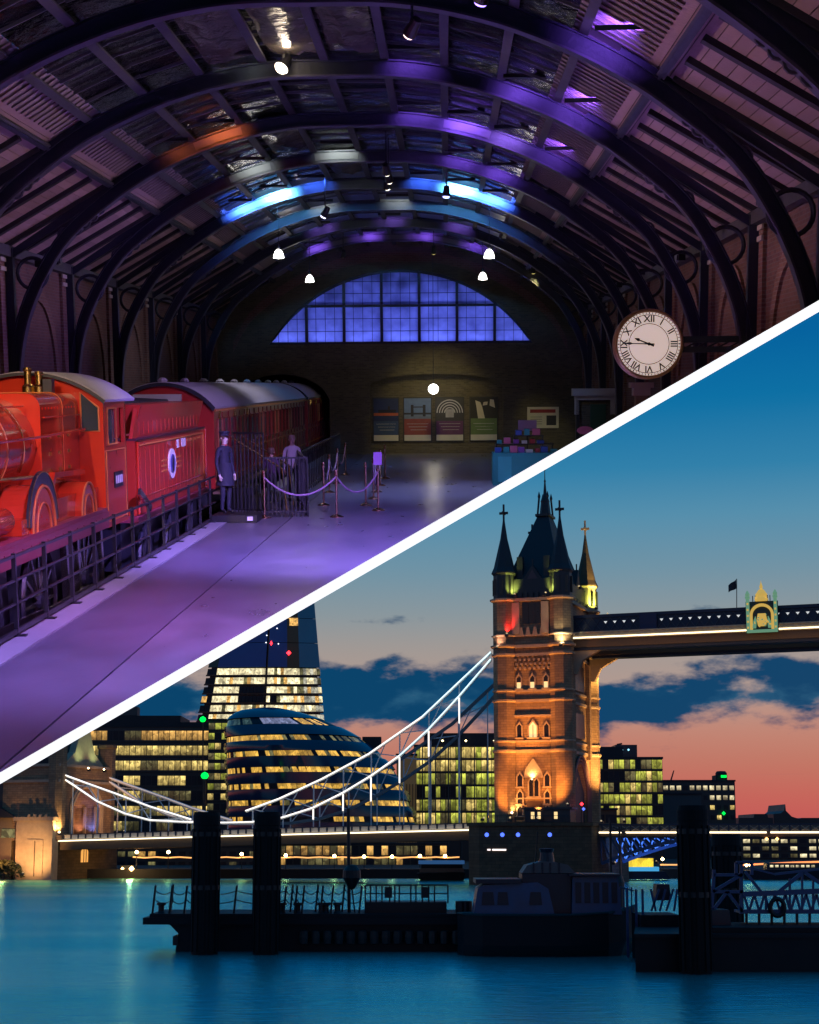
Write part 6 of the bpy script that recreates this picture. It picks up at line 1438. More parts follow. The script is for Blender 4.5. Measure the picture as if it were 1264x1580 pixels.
for k in range(26):
    a = random.uniform(0, PI); r = random.uniform(.3, 1.35)
    piece('scroll_leaf', goldy if k % 3 else greeny, em, (37.3 + r * math.cos(a), -8.45 - random.uniform(0, .15), 41.0 + r * math.sin(a) + random.uniform(-.6, .5)), (random.uniform(.12, .3), .2, random.uniform(.12, .34)), Mx.Rotation(random.uniform(-1, 1), 4, 'Y'))
for k in range(7): piece('crown_point', goldy, em, (36.4 + .3 * k, -8.75, 45.1 + .25 * (3 - abs(k - 3)) * .5), (.14, .14, .4))
for k in range(5): piece('pilaster_leaf', goldy, em, (35.15, -8.65, 40.4 + .95 * k), (.25, .08, .3)); piece('pilaster_leaf', goldy, em, (39.45, -8.65, 40.4 + .95 * k), (.25, .08, .3))
for x in (35.9, 36.3, 38.2, 38.6): MB().box(x, x + .12, -8.4, -8.28, 44.6, 45.5).build('spike', iron_b, em)
fl_ = thing('flag', 'dark flag on a thin pole above the high walkway', 'flag', tuple(bl(1137, 942, -5)))
a, b = bl(1137, 942, -5), bl(1137, 893, -5); MB().tube([tuple(a), tuple(b)], .07, 6).build('flag_pole', lead, fl_)
fv = []
for i in range(9):
    q = i / 8
    for j in (0, 1): fv.append((b.x - .1 - 1.3 * q, b.y + .22 * math.sin(q * 7), b.z - .1 - .9 * q - j * (1.5 - .35 * q)))
MB().add(fv, [(2 * i, 2 * i + 1, 2 * i + 3, 2 * i + 2) for i in range(8)]).build('cloth', mat('flag_dark', (.03, .03, .04), .8), fl_)

# side span deck on the left, chains and hangers
DL = [(-89.6, 7.05), (-52, 8.0), (-10.6, 8.9)]
def dz(x): 
    for (a, za), (b, zb) in zip(DL, DL[1:]):
        if a <= x <= b: return za + (zb - za) * (x - a) / (b - a)
    return DL[0][1] if x < DL[0][0] else DL[-1][1]
dk = thing('side_span_deck', 'left bridge deck with a pale panelled parapet and a bright line of light along it', 'bridge deck', (-50, 0, 7))
parap = mat('parapet_cream', (.66, .60, .52), .6, var=.2); under_b = mat('deck_brown', (.09, .055, .03), .7, var=.3)
XS_ = [-89.6 + (79.0) * k / 12 for k in range(13)]
for yb, f in ((-8.5, 1), (8.3, 0)):
    mb = MB(); mu = MB(); mr = MB(); ms = MB()
    for xa, xb in zip(XS_, XS_[1:]):
        for m_, y0, y1, a, b in ((mb, yb - .1, yb + .1, .12, .95), (mu, yb - .25, yb + .25, -1.75, -.2), (mr, yb - .2, yb + .2, .951, 1.1)):
            m_.add([(xa, y0, dz(xa) + a), (xb, y0, dz(xb) + a), (xb, y1, dz(xb) + a), (xa, y1, dz(xa) + a), (xa, y0, dz(xa) + b), (xb, y0, dz(xb) + b), (xb, y1, dz(xb) + b), (xa, y1, dz(xa) + b)], [(0, 3, 2, 1), (4, 5, 6, 7), (0, 1, 5, 4), (1, 2, 6, 5), (2, 3, 7, 6), (3, 0, 4, 7)])
    mb.build('parapet', parap, dk); mu.build('edge_girder', under_b, dk); mr.build('parapet_rail', iron_b, dk)
    if f:
        MB().tube([(x, yb - .75, dz(x) - .1) for x in XS_], .12, 6).build('strip_light', strip_l, dk)
        for k in range(52): x = -88.9 + 1.53 * k; piece('parapet_pier', iron_b, dk, (x, yb - .16, dz(x) + .58), (.3, .1, .72))
mb = MB()
for xa, xb in zip(XS_, XS_[1:]): mb.add([(xa, -8.2, dz(xa) - .5), (xb, -8.2, dz(xb) - .5), (xb, 8.0, dz(xb) - .5), (xa, 8.0, dz(xa) - .5), (xa, -8.2, dz(xa)), (xb, -8.2, dz(xb)), (xb, 8.0, dz(xb)), (xa, 8.0, dz(xa))], [(0, 3, 2, 1), (4, 5, 6, 7), (0, 1, 5, 4), (1, 2, 6, 5), (2, 3, 7, 6), (3, 0, 4, 7)])
mb.build('roadway', mat('asphalt', (.05, .05, .05), .9), dk)
for k in range(20): x = -88 + 4 * k; piece('cross_girder', under_b, dk, (x, 0, dz(x) - 1.0), (.4, 16, .9))
w_paint = mat('chain_white', (.7, .74, .75), .5); teal_p = mat('chain_teal', (.12, .18, .2), .5)
chl = glow('chain_light_warm', (1, .93, .84), 1.5); chc = glow('chain_light_cyan', (.72, .95, 1), 1.4)
UP = [(758, 1007), (705, 1057), (652, 1107), (570, 1164), (497, 1203), (432, 1233), (380, 1252)]
LO = [(758, 1018), (709, 1075), (662, 1126), (617, 1167), (573, 1198), (530, 1224), (484, 1247), (437, 1262), (390, 1269), (345, 1270)]
UL = [(94, 1194), (132, 1208), (182, 1226), (232, 1245), (296, 1265)]
LL = [(94, 1199), (113, 1211), (151, 1237), (194, 1256), (232, 1266), (289, 1269), (345, 1270)]
chd = glow('chain_glow_added', (1, .8, .7), .38, False)
def chain(label, yl, up, lo, lit, dx=0.0, dzz=0.0, dim=False):
    P = [bl(x, y, -8.0) for x, y in up]; Q = [bl(x, y, -8.0) for x, y in lo]
    P = [V((p.x + dx, yl, p.z + dzz)) for p in P]; Q = [V((p.x + dx, yl, p.z + dzz)) for p in Q]
    t = thing('suspension_chain', label, 'chain', tuple(P[0]), group='suspension chains of the side span')
    for R_, nm in ((P, 'upper_chord'), (Q, 'lower_chord')):
        mb = MB()
        for a, b in zip(R_, R_[1:]): mb.bar(a, b, .34, .4 if lit else .55)
        mb.build(nm, w_paint if lit or dim else teal_p, t)
        if dim: MB().tube([p + V((0, -.3, .1)) for p in R_], .12, 6).build('light_tube', chd, t)  # added glow tube so the far chain reads pale
        if lit:
            h = len(R_) // 3 if up is UP else 0
            off = V((0, -.32, .1))
            if h: MB().tube([p + off for p in R_[:h + 1]], .1, 6).build('light_tube', chc, t)
            MB().tube([p + off for p in R_[h:]], .115, 6).build('light_tube', chl, t)
    def zat(R_, x):
        for a, b in zip(R_, R_[1:]):
            if min(a.x, b.x) <= x <= max(a.x, b.x) and abs(a.x - b.x) > 1e-6: return a.z + (b.z - a.z) * (x - a.x) / (b.x - a.x)
        return None
    hx_ = [q.x for q in Q[1:-1]]
    for i, x in enumerate(hx_):
        zu, zl = zat(P, x), zat(Q, x)
        MB().bar((x, yl, zl), (x, yl, dz(x) + 1.1), .16).build('hanger', w_paint, t)
        if lit and i < 6 and up is UP: MB().bar((x, yl - .14, zl - .2), (x, yl - .14, zl - min(4.5, (zl - dz(x)) * .45)), .2).build('lit_socket', chl, t)
        if zu is not None:
            MB().bar((x, yl, zl), (x, yl, zu), .2).build('web_post', w_paint, t)
            for x2 in ((hx_[i + 1],) if i + 1 < len(hx_) else ()):
                z2 = zat(P, x2)
                if z2 is not None: MB().bar((x, yl, zl), (x2, yl, z2), .18).build('web_diagonal', w_paint, t); MB().bar((x2, yl, zat(Q, x2)), ((x + x2) / 2, yl, (zat(P, (x + x2) / 2) or z2)), .16).build('web_diagonal', w_paint, t)
chain('lit chain curving up to the left face of the tower, nearer side', -8.0, UP, LO, True)
chain('dark chain behind, curving up to the tower on the far side of the deck', 8.0, UP, LO, False)
chain('lit chain from the left gate tower down to mid span, nearer side', -8.0, UL, LL, True)
chain('pale chain given an added dim glow, from the left gate tower, far side of the deck', 8.0, UL, LL, False, dim=True)

# right span: deck over the bascule with blue lit girder
rd = thing('bascule_deck', 'right bridge deck with dark parapet and bright light line over a blue lit girder', 'bridge deck', (40, 0, 8))
MB().box(10.6, 80, -8.6, 8.6, 7.6, 8.1).build('roadway', MATS['asphalt'], rd)
for yb in (-8.7, 8.6):
    MB().box(10.6, 80, yb - .1, yb + .1, 8.5, 9.5).build('parapet', mat('parapet_brown', (.12, .09, .07), .6), rd); MB().box(10.6, 80, yb - .2, yb + .2, 9.5, 9.7).build('parapet_rail', iron_b, rd); MB().box(10.6, 80, yb - .2, yb + .2, 7.7, 8.3).build('edge_beam', under_b, rd)
for k in range(44): x = 11.2 + 1.55 * k; MB().bar((x, -8.86, 8.6), (x + 1.3, -8.86, 9.4), .09).bar((x, -8.9, 9.4), (x + 1.3, -8.9, 8.6), .09).build('parapet_cross', mat('cross_pale', (.3, .26, .22), .6), rd); piece('parapet_post', iron_b, rd, (x - .12, -8.86, 9.0), (.2, .12, 1.0))
for xa, xb in ((10.6, 14.2), (14.9, 37), (37.6, 80)): MB().tube([(xa, -9.0, 8.35), (xb, -9.0, 8.35)], .14, 6).build('strip_light', strip_l, rd)
def bz_(x): return 7.6 - 4.2 * max(0, 1 - (x - 10.6) / 17.0) ** 1.6
bs = MB(); n = 11
for yb in (-8.0, 8.0):
    for k in range(n):
        xa, xb = 10.7 + 1.6 * k, 10.7 + 1.6 * (k + 1)
        bs.bar((xa, yb, bz_(xa)), (xb, yb, bz_(xb)), .4, .5); bs.bar((xa, yb, bz_(xa)), (xa, yb, 7.6), .2); bs.bar((xb, yb, bz_(xb)), (xa, yb, 7.55), .28)
bs.build('bascule_girder', mat('girder_blue', (.03, .07, .16), .5), rd)
for k in range(7):
    MB().bar((10.9 + 1.7 * k, 2, bz_(10.9 + 1.7 * k)), (12.4 + 1.7 * k, 2, 7.5), .5, .2).build('back_strut', mat('girder_pale', (.35, .42, .5), .6), rd); MB().bar((12.4 + 1.7 * k, 2.3, bz_(12.4 + 1.7 * k)), (10.9 + 1.7 * k, 2.3, 7.5), .25, .2).build('back_strut', MATS['girder_pale'], rd)
flood('floodlight under the right deck, blue', (12, -5, 3.4), (15, 2, 6.6), 1500, (.08, .25, 1), 130, 1)
flood('floodlight under the right deck, farther, blue', (19, -5, 3.6), (17, 2, 6.6), 900, (.08, .25, 1), 130, 1)
for x in (45.0, 46.6): MB().lathe([(.001, -.28), (.28, 0), (.001, .28)], 10, (x - 8, -9.1, 7.35)).build('amber_lamp', glow('amber_lamp', (1, .45, .12), 6, False), rd)
sg = thing('signal_post', 'dark signal post with crossed arms standing just right of the bridge pier', 'signal', (14.6, -12, 0))
MB().bar((14.6, -12, -.5), (14.6, -12, 9.3), .3).bar((13.5, -12, 8.6), (15.7, -12, 8.9), .3).bar((13.6, -12, 9.2), (15.6, -12, 8.2), .25).build('post', black, sg)
tl = thing('traffic_signal', 'small red signal light glowing beside the tower road arch', 'signal', (8.0, -9.6, 10))
MB().bar((8.0, -9.6, 9.96), (8.0, -9.6, 12.6), .14).build('post', black, tl); MB().lathe([(.001, -.3), (.3, 0), (.001, .3)], 10, (8.0, -9.7, 12.9)).build('red_lens', redl, tl); MB().lathe([(.001, -.3), (.3, 0), (.001, .3)], 10, (8.3, -9.7, 12.1)).build('blue_lens', blu, tl)

# left gate tower and its stone abutment
gt = thing('gate_tower', 'smaller stone gate tower with a road arch at the left bridge end', 'gate tower', (-97, 0, 0))
gx0, gx1 = -104.0, -89.7
ap2 = arch_poly(5.0, 13.2, 17.0); ap2 = [(y, z if i not in (0, len(ap2) - 1) else 7.0) for i, (y, z) in enumerate(ap2)]
g = MB().box(gx0, gx1, -9.5, -5.01, 7, 18.0).box(gx0, gx1, 5.01, 9.5, 7, 18.0)
for p, q in zip(ap2[1:-1], ap2[2:-1]):
    g.add([(gx0, p[0], p[1]), (gx1, p[0], p[1]), (gx1, q[0], q[1]), (gx0, q[0], q[1]), (gx0, p[0], 18), (gx1, p[0], 18), (gx1, q[0], 18), (gx0, q[0], 18)], [(0, 1, 2, 3), (4, 7, 6, 5), (0, 4, 5, 1), (1, 5, 6, 2), (2, 6, 7, 3), (3, 7, 4, 0)])
g.box(gx0, gx1, -9.5, 9.5, 18, 20.5).build('gate_body', stone, gt)
MB().tube([(gx1 + .05, y, z) for y, z in ap2], .35, 6).tube([(gx1 + .1, y * 1.12, 7 + (z - 7) * 1.07) for y, z in ap2], .25, 6).build('arch_moulding', stone_t, gt)
for z in (17.6, 20.5): MB().box(gx0 - .3, gx1 + .3, -9.8, 9.8, z, z + .5).build('string_course', stone_t, gt)
for sx in (gx0 + 1, gx1 - 1):
    for sy in (-8.6, 8.6):
        MB().lathe([(1.7, 7), (1.7, 24.5), (1.95, 24.8), (1.95, 25.3), (.001, 25.4)], 8, (sx, sy, 0), ph=.5).build('turret', lead if sx < -95 else stone, gt)
MB().prism([(-7, 21.0), (7, 21.0), (3.4, 23.4), (1.6, 27.5), (-1.6, 27.5), (-3.4, 23.4)], gx1 - 2, gx1 - .6, axis='x').build('gable', stone_t, gt)
MB().prism([(gx0 + 2, 21), (gx1 - 2.2, 21), (gx1 - 5, 28), (gx0 + 5, 28)], -5, 5).build('gate_roof', slate, gt)
for k, (x, c) in enumerate(((-91.5, (.12, .2, 1)), (-94.2, (1, .45, .3)), (-97.0, (1, .5, .04)), (-99.6, (.25, .3, 1)))):
    flood(f'floodlight inside the left gate arch, {["blue, near", "rose", "orange", "blue, far"][k]}', (x, 3.3, 7.5), (x, 5, 11), (260, 160, 420, 300)[k], c, 90, .8)
for x in (-90.6, -92.9, -95.6, -98.3): MB().box(x - .25, x + .25, 4.6, 5.005, 7, 13.4).build('inner_rib', stone_t, gt)
MB().box(-101.5, -101, -5, 5, 7, 17).build('arch_back_wall', stone_t, gt)
flood('floodlight low on the left gate tower, front corner, golden', (-88.6, -10.5, 8.2), (-90.5, -9.2, 12), 700, (1, .6, .2), 120, 1, glare=14)
flood('floodlight on the left gate tower gable, pale, left', (-87.5, -3.0, 20.0), (-90, -2, 25), 260, (.7, 1, .45), 90, 1, glare=12)
flood('floodlight on the left gate tower gable, pale, right', (-87.5, 2.6, 20.0), (-90, 3, 25), 260, (.7, 1, .45), 90, 1, glare=12)
flood('added floodlight on the left gate tower face, amber', (-80, -2, 8.6), (-90, 2, 14), 1500, (1, .5, .2), 100, 1)
ab = thing('stone_abutment', 'pale amber lit stone abutment rising from the water at the left bank', 'abutment', (-94, 0, 0))
MB().box(-97.5, -89.8, -11.0, -9.0, -1, 10.6).build('front_face', stone_t, ab)
MB().box(-98, -89.5, -11.3, -8.9, 10.6, 11.3).build('coping', stone_t, ab)
for k in range(4): piece('dentil', stone_t, ab, (-94.6 + 1.2 * k, -11.35, 11.5), (.5, .3, .5))
MB().box(-95.0, -91.6, -11.2, -11.002, .6, 7.2).build('raised_panel', stone_t, ab)
MB().box(-93.4, -93.2, -11.23, -11.203, .6, 7.0).build('panel_joint', under_b, ab)
MB().box(-104, -89.9, -9.0, 12, -1, 7.0).build('pier_core', pier_m, ab)
aw = MB().prism([(-1.2, 3.0), (1.2, 3.0), (1.2, 5), (0, 6.2), (-1.2, 5)], -89.8, -89.7, axis='x').build('arched_window', mat('lit_arch', (.3, .15, .05), .5, emit=.9, ecol=(1, .45, .1)), ab)
for y in (-.4, .4): MB().box(-89.69, -89.6, y - .06, y + .06, 3, 5.8).build('mullion', under_b, aw)
flood('added floodlight at the foot of the stone abutment, amber', (-90.5, -19, 1.2), (-93.5, -11, 5), 2600, (1, .55, .2), 80, .9)
# beyond the gate: approach parapet, dark houses and the next chain
ac = thing('approach_chain', 'short lit chain descending to the left beyond the gate tower', 'chain', (-108, -8, 12))
pa, pb = bl(30, 1198, -8), bl(-40, 1240, -8); MB().bar(pa, pb, .4, .5).build('chord', w_paint, ac); MB().tube([pa + V((0, -.3, .1)), pb + V((0, -.3, .1))], .16, 6).build('light_tube', chl, ac)
FR = WM
t, *_ = office('bankside_house', 'dark bankside house with a few yellow windows at the left edge behind the abutment', 'house', -60, 34, 1210, 1340, 330, 10, 6, 1.9, [lit_y, lit_w, win_d], weights=[3, 3, 3])
t = thing('boat_shed', 'low shed with dark pitched roof and pale wall at the left edge', 'shed', tuple(at(12, 1340, 292)))
a, b, c = at(-30, 1262, 292), at(34, 1262, 292), at(5, 1245, 292)
MB().prism([(a.x, a.z), (b.x, a.z), (c.x, c.z)], 288, 296.5).build('roof', roofm, t); MB().box(a.x + 1, b.x - 1, 289, 296.3, -1, a.z - .002).build('wall', mat('shed_wall', (.2, .15, .1), .8, var=.3), t)
p = at(15, 1286, 288.9); MB().cbox(tuple(p), 3.2, .1, 1.6).build('window', lit_w, t)
lamp('POINT', 'shed_light', t, tuple(at(2, 1325, 284)), 700, (1, .4, .12), size=.5)
bush = thing('bank_bush', 'dark rounded shrub on the foreshore at the left edge', 'bush', tuple(at(8, 1345, 286)))
fb = MB(); random.seed(3)
for k in range(420):
    a = at(8, 1345, 286); th, ph_, r = random.uniform(0, 2 * PI), random.uniform(0, PI / 2), random.uniform(.6, 1) ** .5
    c = V((a.x + 3.6 * r * math.cos(th) * math.cos(ph_), a.y + 2 * r * math.sin(th) * math.cos(ph_), .3 + 3.2 * r * math.sin(ph_))); d = V((random.uniform(-1, 1), random.uniform(-1, 1), random.uniform(-1, 1))).normalized() * .4; e = d.orthogonal().normalized() * .22
    fb.add([c - d, c + e, c + d, c - e], [(0, 1, 2, 3)])
fb.build('foliage', mat('dark_leaf', (.03, .04, .015), .8), bush); a = at(8, 1345, 286); MB().bar((a.x, a.y, -.3), (a.x, a.y, 1.6), .4).build('stem', mat('bark', (.04, .03, .02), .9), bush)

# ================================================================== THE NEAR MOORINGS
pile_m = mat('tarred_timber', (.006, .006, .007), .75, var=.5, scale=2, bump=.6, bscale=3, stretch=(3, 3, .4), spec=.25)
hull_m = mat('black_hull', (.006, .007, .010), .6, var=.4, scale=1, spec=.3)
blk = mat('wet_black_iron', (.006, .007, .009), .5, var=.3)
def pile(label, xa, xb, yt, D, cap=.12):
    a, b = at(xa, yt, D), at(xb, yt, D); r = (b.x - a.x) / 2; cx = (a.x + b.x) / 2
    t = thing('mooring_pile', label, 'pile', (cx, D, 0), group='dark mooring piles')
    MB().lathe([(r * .99, -3), (r * .97, a.z * .5), (r * .98, a.z - .9), (r * 1.02, a.z - .85), (r * 1.02, a.z - .25), (r, a.z - .2), (r * .94, a.z), (.001, a.z)], 24, (cx, D, 0)).build('shaft', pile_m, t)
    for z in (a.z - 1.6, a.z * .45): MB().lathe([(r * .95, z), (r * 1.04, z), (r * 1.04, z + .3), (r * .95, z + .3)], 24, (cx, D, 0)).build('iron_band', blk, t)
    for k in range(12): ang = 2 * PI * k / 12; piece('fender_strake', pile_m, t, (cx + r * 1.0 * math.cos(ang), D + r * 1.0 * math.sin(ang), a.z * .45), (.13, .13, a.z * .86), Mx.Rotation(ang, 4, 'Z'))
pile('thick black mooring pile, the left one of the pair', 299, 340, 1253, 103.5)
pile('thick black mooring pile, the right one of the pair', 393, 433, 1253, 103.5)
pile('thick black mooring pile standing tallest at the right before the low pontoon', 1045, 1092, 1243, 89)
pile('shorter black pile half hidden behind the tall right one', 1098, 1143, 1287, 118)

# long pontoon on the left
PD = 106.0
def wx(x, D): return at(x, 1400, D).x
def wz(y, D, x=632): return at(x, y, D).z
pt = thing('pontoon', 'long black pontoon with an overhanging deck between the left piles and the moored boat', 'pontoon', (wx(500, PD), PD + 3, 0))
zd = wz(1410, PD)
MB().prism([(wx(270, PD), -.6), (wx(985, PD), -.6), (wx(985, PD), zd - .7), (wx(262, PD), zd - .7), (wx(276, PD), zd - 1.3)], PD, PD + 6).build('hull', hull_m, pt)
MB().box(wx(222, PD), wx(985, PD), PD - .3, PD + 6.3, zd - .7, zd - .25).box(wx(232, PD), wx(985, PD), PD - .2, PD + 6.2, zd - .25, zd).build('deck_edge', hull_m, pt)
MB().box(wx(268, PD), wx(276, PD), PD - .1, PD + 6, .4, 1.0).build('rubbing_block', blk, pt)
for k in range(14): MB().lathe([(.001, -.5), (.3, -.4), (.36, 0), (.3, .4), (.001, .5)], 10, (wx(470 + 18 * k, PD), PD - .35, .95)).build('tyre_fender', blk, pt)
for x in (246, 434, 458, 495, 502, 520): MB().lathe([(.001, 0), (.3, 0), (.2, .15), (.2, .5), (.32, .55), (.3, .7), (.001, .7)], 12, (wx(x, PD), PD + .8, zd)).build('bollard', blk, pt)
PX_ = [237, 256, 263, 286, 297, 363, 440, 446, 457, 468, 486, 497, 513, 528, 557]
MBr = [(x, PD + .4 + (2.5 if i % 3 == 1 else 0)) for i, x in enumerate(PX_)]
pr_ = thing('chain_railing', 'leaning iron posts with slack chains along the long black pontoon', 'railing', (wx(400, PD), PD + 1, zd))
tops = []
for i, (x, y) in enumerate(MBr):
    a = V((wx(x - 3, PD), y, zd)); b = V((wx(x + 1, PD), y, zd + 1.85)); MB().bar(a, b, .13).build('post', blk, pr_); tops.append(b)
for i in range(len(tops) - 1):
    if tops[i + 1].x - tops[i].x > 4.5: continue
    for dzv in (.35, .95):
        a, b = tops[i] - V((0, 0, dzv)), tops[i + 1] - V((0, 0, dzv)); MB().tube([a.lerp(b, q / 8) - V((0, 0, .28 * (1 - (q / 4 - 1) ** 2))) for q in range(9)], .035, 5).build('chain', blk, pr_)
a, b = V((wx(432, PD), PD + 3, zd + 1.95)), V((wx(561, PD), PD + 3, zd + 1.95)); MB().tube([a, b], .04, 5).build('top_rail', blk, pr_)
ps = thing('signal_pole', 'tall thin dark pole with a black ball shape on the long pontoon', 'pole', (wx(536, PD), PD + 2, zd))
MB().tube([(wx(537, PD), PD + 2, zd), (wx(535, PD), PD + 2, wz(1247, PD))], .12, 8).build('pole', blk, ps)
MB().lathe([(.001, -.75), (.25, -.6), (.62, .1), (.6, .6), (.3, .95), (.001, 1)], 14, (wx(541, PD), PD + 2, wz(1358, PD))).bar((wx(541, PD), PD + 2, wz(1370, PD)), (wx(546, PD), PD + 2, zd), .1).build('ball_shape', blk, ps)
sf = thing('pontoon_shelter', 'low dark boxed frame with railings and notice boxes on the long pontoon', 'shelter', (wx(620, PD), PD + 2, zd))
MB().box(wx(562, PD), wx(690, PD), PD + 1, PD + 4, zd, wz(1393, PD)).build('base_box', blk, sf)
for x in (563, 571, 580, 589, 601, 609, 616, 634, 642, 652, 662, 671, 692): MB().bar((wx(x, PD), PD + 1.2, wz(1393, PD) - .1), (wx(x, PD), PD + 1.2, wz(1367, PD)), .1).build('upright', blk, sf)
MB().tube([(wx(561, PD), PD + 1.2, wz(1370, PD)), (wx(565, PD), PD + 1.2, wz(1366.5, PD)), (wx(692, PD), PD + 1.2, wz(1366.5, PD))], .06, 6).tube([(wx(563, PD), PD + 1.2, wz(1380, PD)), (wx(692, PD), PD + 1.2, wz(1380, PD))], .04, 5).build('top_rail', blk, sf)
for x in (599, 656): MB().cbox((wx(x, PD), PD + 1.1, wz(1378, PD)), .5, .2, .72).build('notice_box', blk, sf)
for x in (713, 720): MB().lathe([(.001, 0), (.42, 0), (.42, .8), (.001, .85)], 12, (wx(x, PD), PD + .8, zd)).build('drum', blk, sf)

# moored launch
BD = 101.0
bt = thing('moored_boat', 'dark moored passenger launch with a rounded blue fore cabin and tall aft cabin', 'boat', (wx(860, BD), BD + 2.2, 0))
bl_p = mat('boat_blue', (.016, .085, .19), .35, var=.4, scale=.8); bl_d = mat('boat_dark', (.008, .014, .03), .4, var=.3); bl_w = mat('boat_pale', (.13, .11, .11), .5, var=.3, scale=1.5)
zg = wz(1412, BD)
st_ = [(708, .3, 0), (716, 1.4, .02), (745, 2.2, 0), (800, 2.5, 0), (880, 2.5, .0), (940, 2.1, .12), (970, 1.2, .3), (988, .15, .5)]
rg = []
for x, hwid, up in st_:
    X = wx(x, BD); c = BD + 2.5; rg.append([(X - (.5 if x > 960 else 0), c - hwid * .75, -.5), (X, c - hwid, .7 + up), (X, c - hwid * 1.02, zg + up), (X, c + hwid * 1.02, zg + up), (X, c + hwid, .7 + up), (X - (.5 if x > 960 else 0), c + hwid * .75, -.5)])
loft(rg).build('hull', hull_m, bt)
MB().tube([r[2] for r in rg], .09, 6).build('rubbing_strake', blk, bt)
def cabin(nm, xs_, zt, y0, y1, m):
    P = [(wx(x, BD), z if z > 3 else z) for x, z in xs_]; return MB().prism(P, BD + y0, BD + y1).build(nm, m, bt)
c1 = cabin('fore_cabin', [(732, zg), (738, wz(1372, BD)), (748, wz(1366, BD)), (800, wz(1364, BD)), (832, wz(1362, BD)), (848, wz(1372, BD)), (857, zg)], 0, .6, 4.4, bl_p)
for x0, x1 in ((744, 764), (768, 786), (818, 838)): MB().prism([(wx(x0, BD), wz(1397, BD)), (wx(x1, BD), wz(1397, BD)), (wx(x1 - 2, BD), wz(1377, BD)), (wx(x0 + 2, BD), wz(1377, BD))], BD + .55, BD + .598).build('cabin_window', bl_d, c1)
MB().box(wx(735, BD), wx(806, BD), BD + .4, BD + 4.6, wz(1364, BD) + .01, wz(1357, BD)).build('canvas_roll', bl_d, bt)
c2 = cabin('wheelhouse', [(808, zg), (808, wz(1349, BD)), (884, wz(1349, BD)), (884, zg)], 0, 1.0, 4.0, bl_d)
MB().prism([(wx(808, BD), wz(1348, BD)), (wx(892, BD), wz(1348, BD)), (wx(880, BD), wz(1335, BD)), (wx(862, BD), wz(1331, BD)), (wx(838, BD), wz(1330, BD)), (wx(816, BD), wz(1336, BD))], BD + 1, BD + 4).build('upper_screen', bl_w, bt)
for x in (826, 840, 852, 866): piece('screen_post', bl_d, bt, (wx(x, BD), BD + .97, wz(1340, BD)), (.12, .05, .7))
MB().lathe([(.5, wz(1331, BD)), (.42, wz(1316, BD)), (.5, wz(1310, BD)), (.001, wz(1309, BD))], 14, (wx(850, BD), BD + 2.5, 0)).build('funnel', bl_d, bt)
MB().bar((wx(832, BD), BD + 2.5, wz(1331, BD)), (wx(836, BD), BD + 2.5, wz(1283, BD)), .08).build('mast', blk, bt)
c3 = cabin('aft_cabin', [(884, zg), (886, wz(1354, BD)), (956, wz(1352, BD)), (962, zg)], 0, .6, 4.4, bl_p)
MB().box(wx(880, BD), wx(960, BD), BD + .3, BD + 4.7, wz(1353, BD) + .02, wz(1349, BD)).build('aft_roof', bl_d, bt)
for k in range(5): MB().box(wx(890 + 14 * k, BD), wx(899 + 14 * k, BD), BD + .55, BD + .598, wz(1394, BD), wz(1362, BD)).build('cabin_window', bl_d, c3)
for k in range(4): MB().bar((wx(962 + 6 * k, BD), BD + 1.5, zg), (wx(962 + 6 * k, BD), BD + 1.5, wz(1370, BD)), .08).build('rail_post', bl_p, bt)
MB().tube([(wx(962, BD), BD + 1.5, wz(1370, BD)), (wx(984, BD), BD + 1.5, wz(1376, BD))], .05, 5).build('stern_rail', bl_p, bt)
pp = thing('mooring_post', 'slim dark post with a round topped box between the boat and the signal post', 'post', (wx(944, 118), 118, 0))
MB().bar((wx(944, 118), 118, -1), (wx(944, 118), 118, wz(1262, 118)), .16).lathe([(.75, wz(1420, 118)), (.75, wz(1362, 118)), (.6, wz(1352, 118)), (.001, wz(1347, 118))], 14, (wx(950, 118), 118.4, 0)).build('post', blk, pp)

# low pontoon at the right with railings, gangway and ring
QD = 90.0
p2 = thing('low_pontoon', 'low black pontoon across the lower right corner before the tall pile', 'pontoon', (wx(1150, QD), QD + 3, 0))
MB().prism([(wx(979, QD), QD), (40, QD), (40, QD + 7), (wx(979, QD) * (QD + 7.6) / QD, QD + 7)], -.6, wz(1447, QD), axis='z').build('hull', hull_m, p2)
MB().prism([(wx(977, QD), QD - .15), (40, QD - .15), (40, QD + 7.1), (wx(978, QD) * (QD + 7.6) / QD, QD + 7.1)], wz(1447, QD) + .001, wz(1441, QD), axis='z').build('deck_edge', hull_m, p2)
MB().box(wx(1100, QD), 40, QD + .5, QD + 6, wz(1441, QD) + .002, wz(1432, QD)).build('raised_deck', hull_m, p2)
MB().prism([(wx(1097, QD), wz(1441, QD)), (wx(1145, QD), wz(1441, QD)), (wx(1142, QD), wz(1408, QD)), (wx(1099, QD), wz(1408, QD))], QD + 3, QD + 5).build('winch_box', bl_d, p2)
gblue = mat('gangway_blue', (.02, .075, .19), .45, var=.3)
gw = thing('gangway', 'blue steel truss gangway with a square end frame over the low right pontoon', 'gangway', (wx(1180, 94), 94, 3))
GD = 94.0
def gp(x, y, dy=0): p = at(x, y, GD + dy); return (p.x, GD + dy, p.z)
for dy in (0, 2.4):
    g = MB()
    for (a, b) in (((1098, 1410), (1102, 1342)), ((1144, 1410), (1144, 1331)), ((1102, 1350), (1146, 1350)), ((1102, 1376), (1146, 1376)), ((1100, 1376), (1144, 1350)), ((1100, 1405), (1122, 1376)), ((1122, 1376), (1146, 1407)), ((1136, 1331), (1160, 1331)), ((1136, 1331), (1136, 1350)), ((1160, 1331), (1160, 1350))): g.bar(gp(*a, dy), gp(*b, dy), .18)
    g.build('end_frame', gblue, gw)
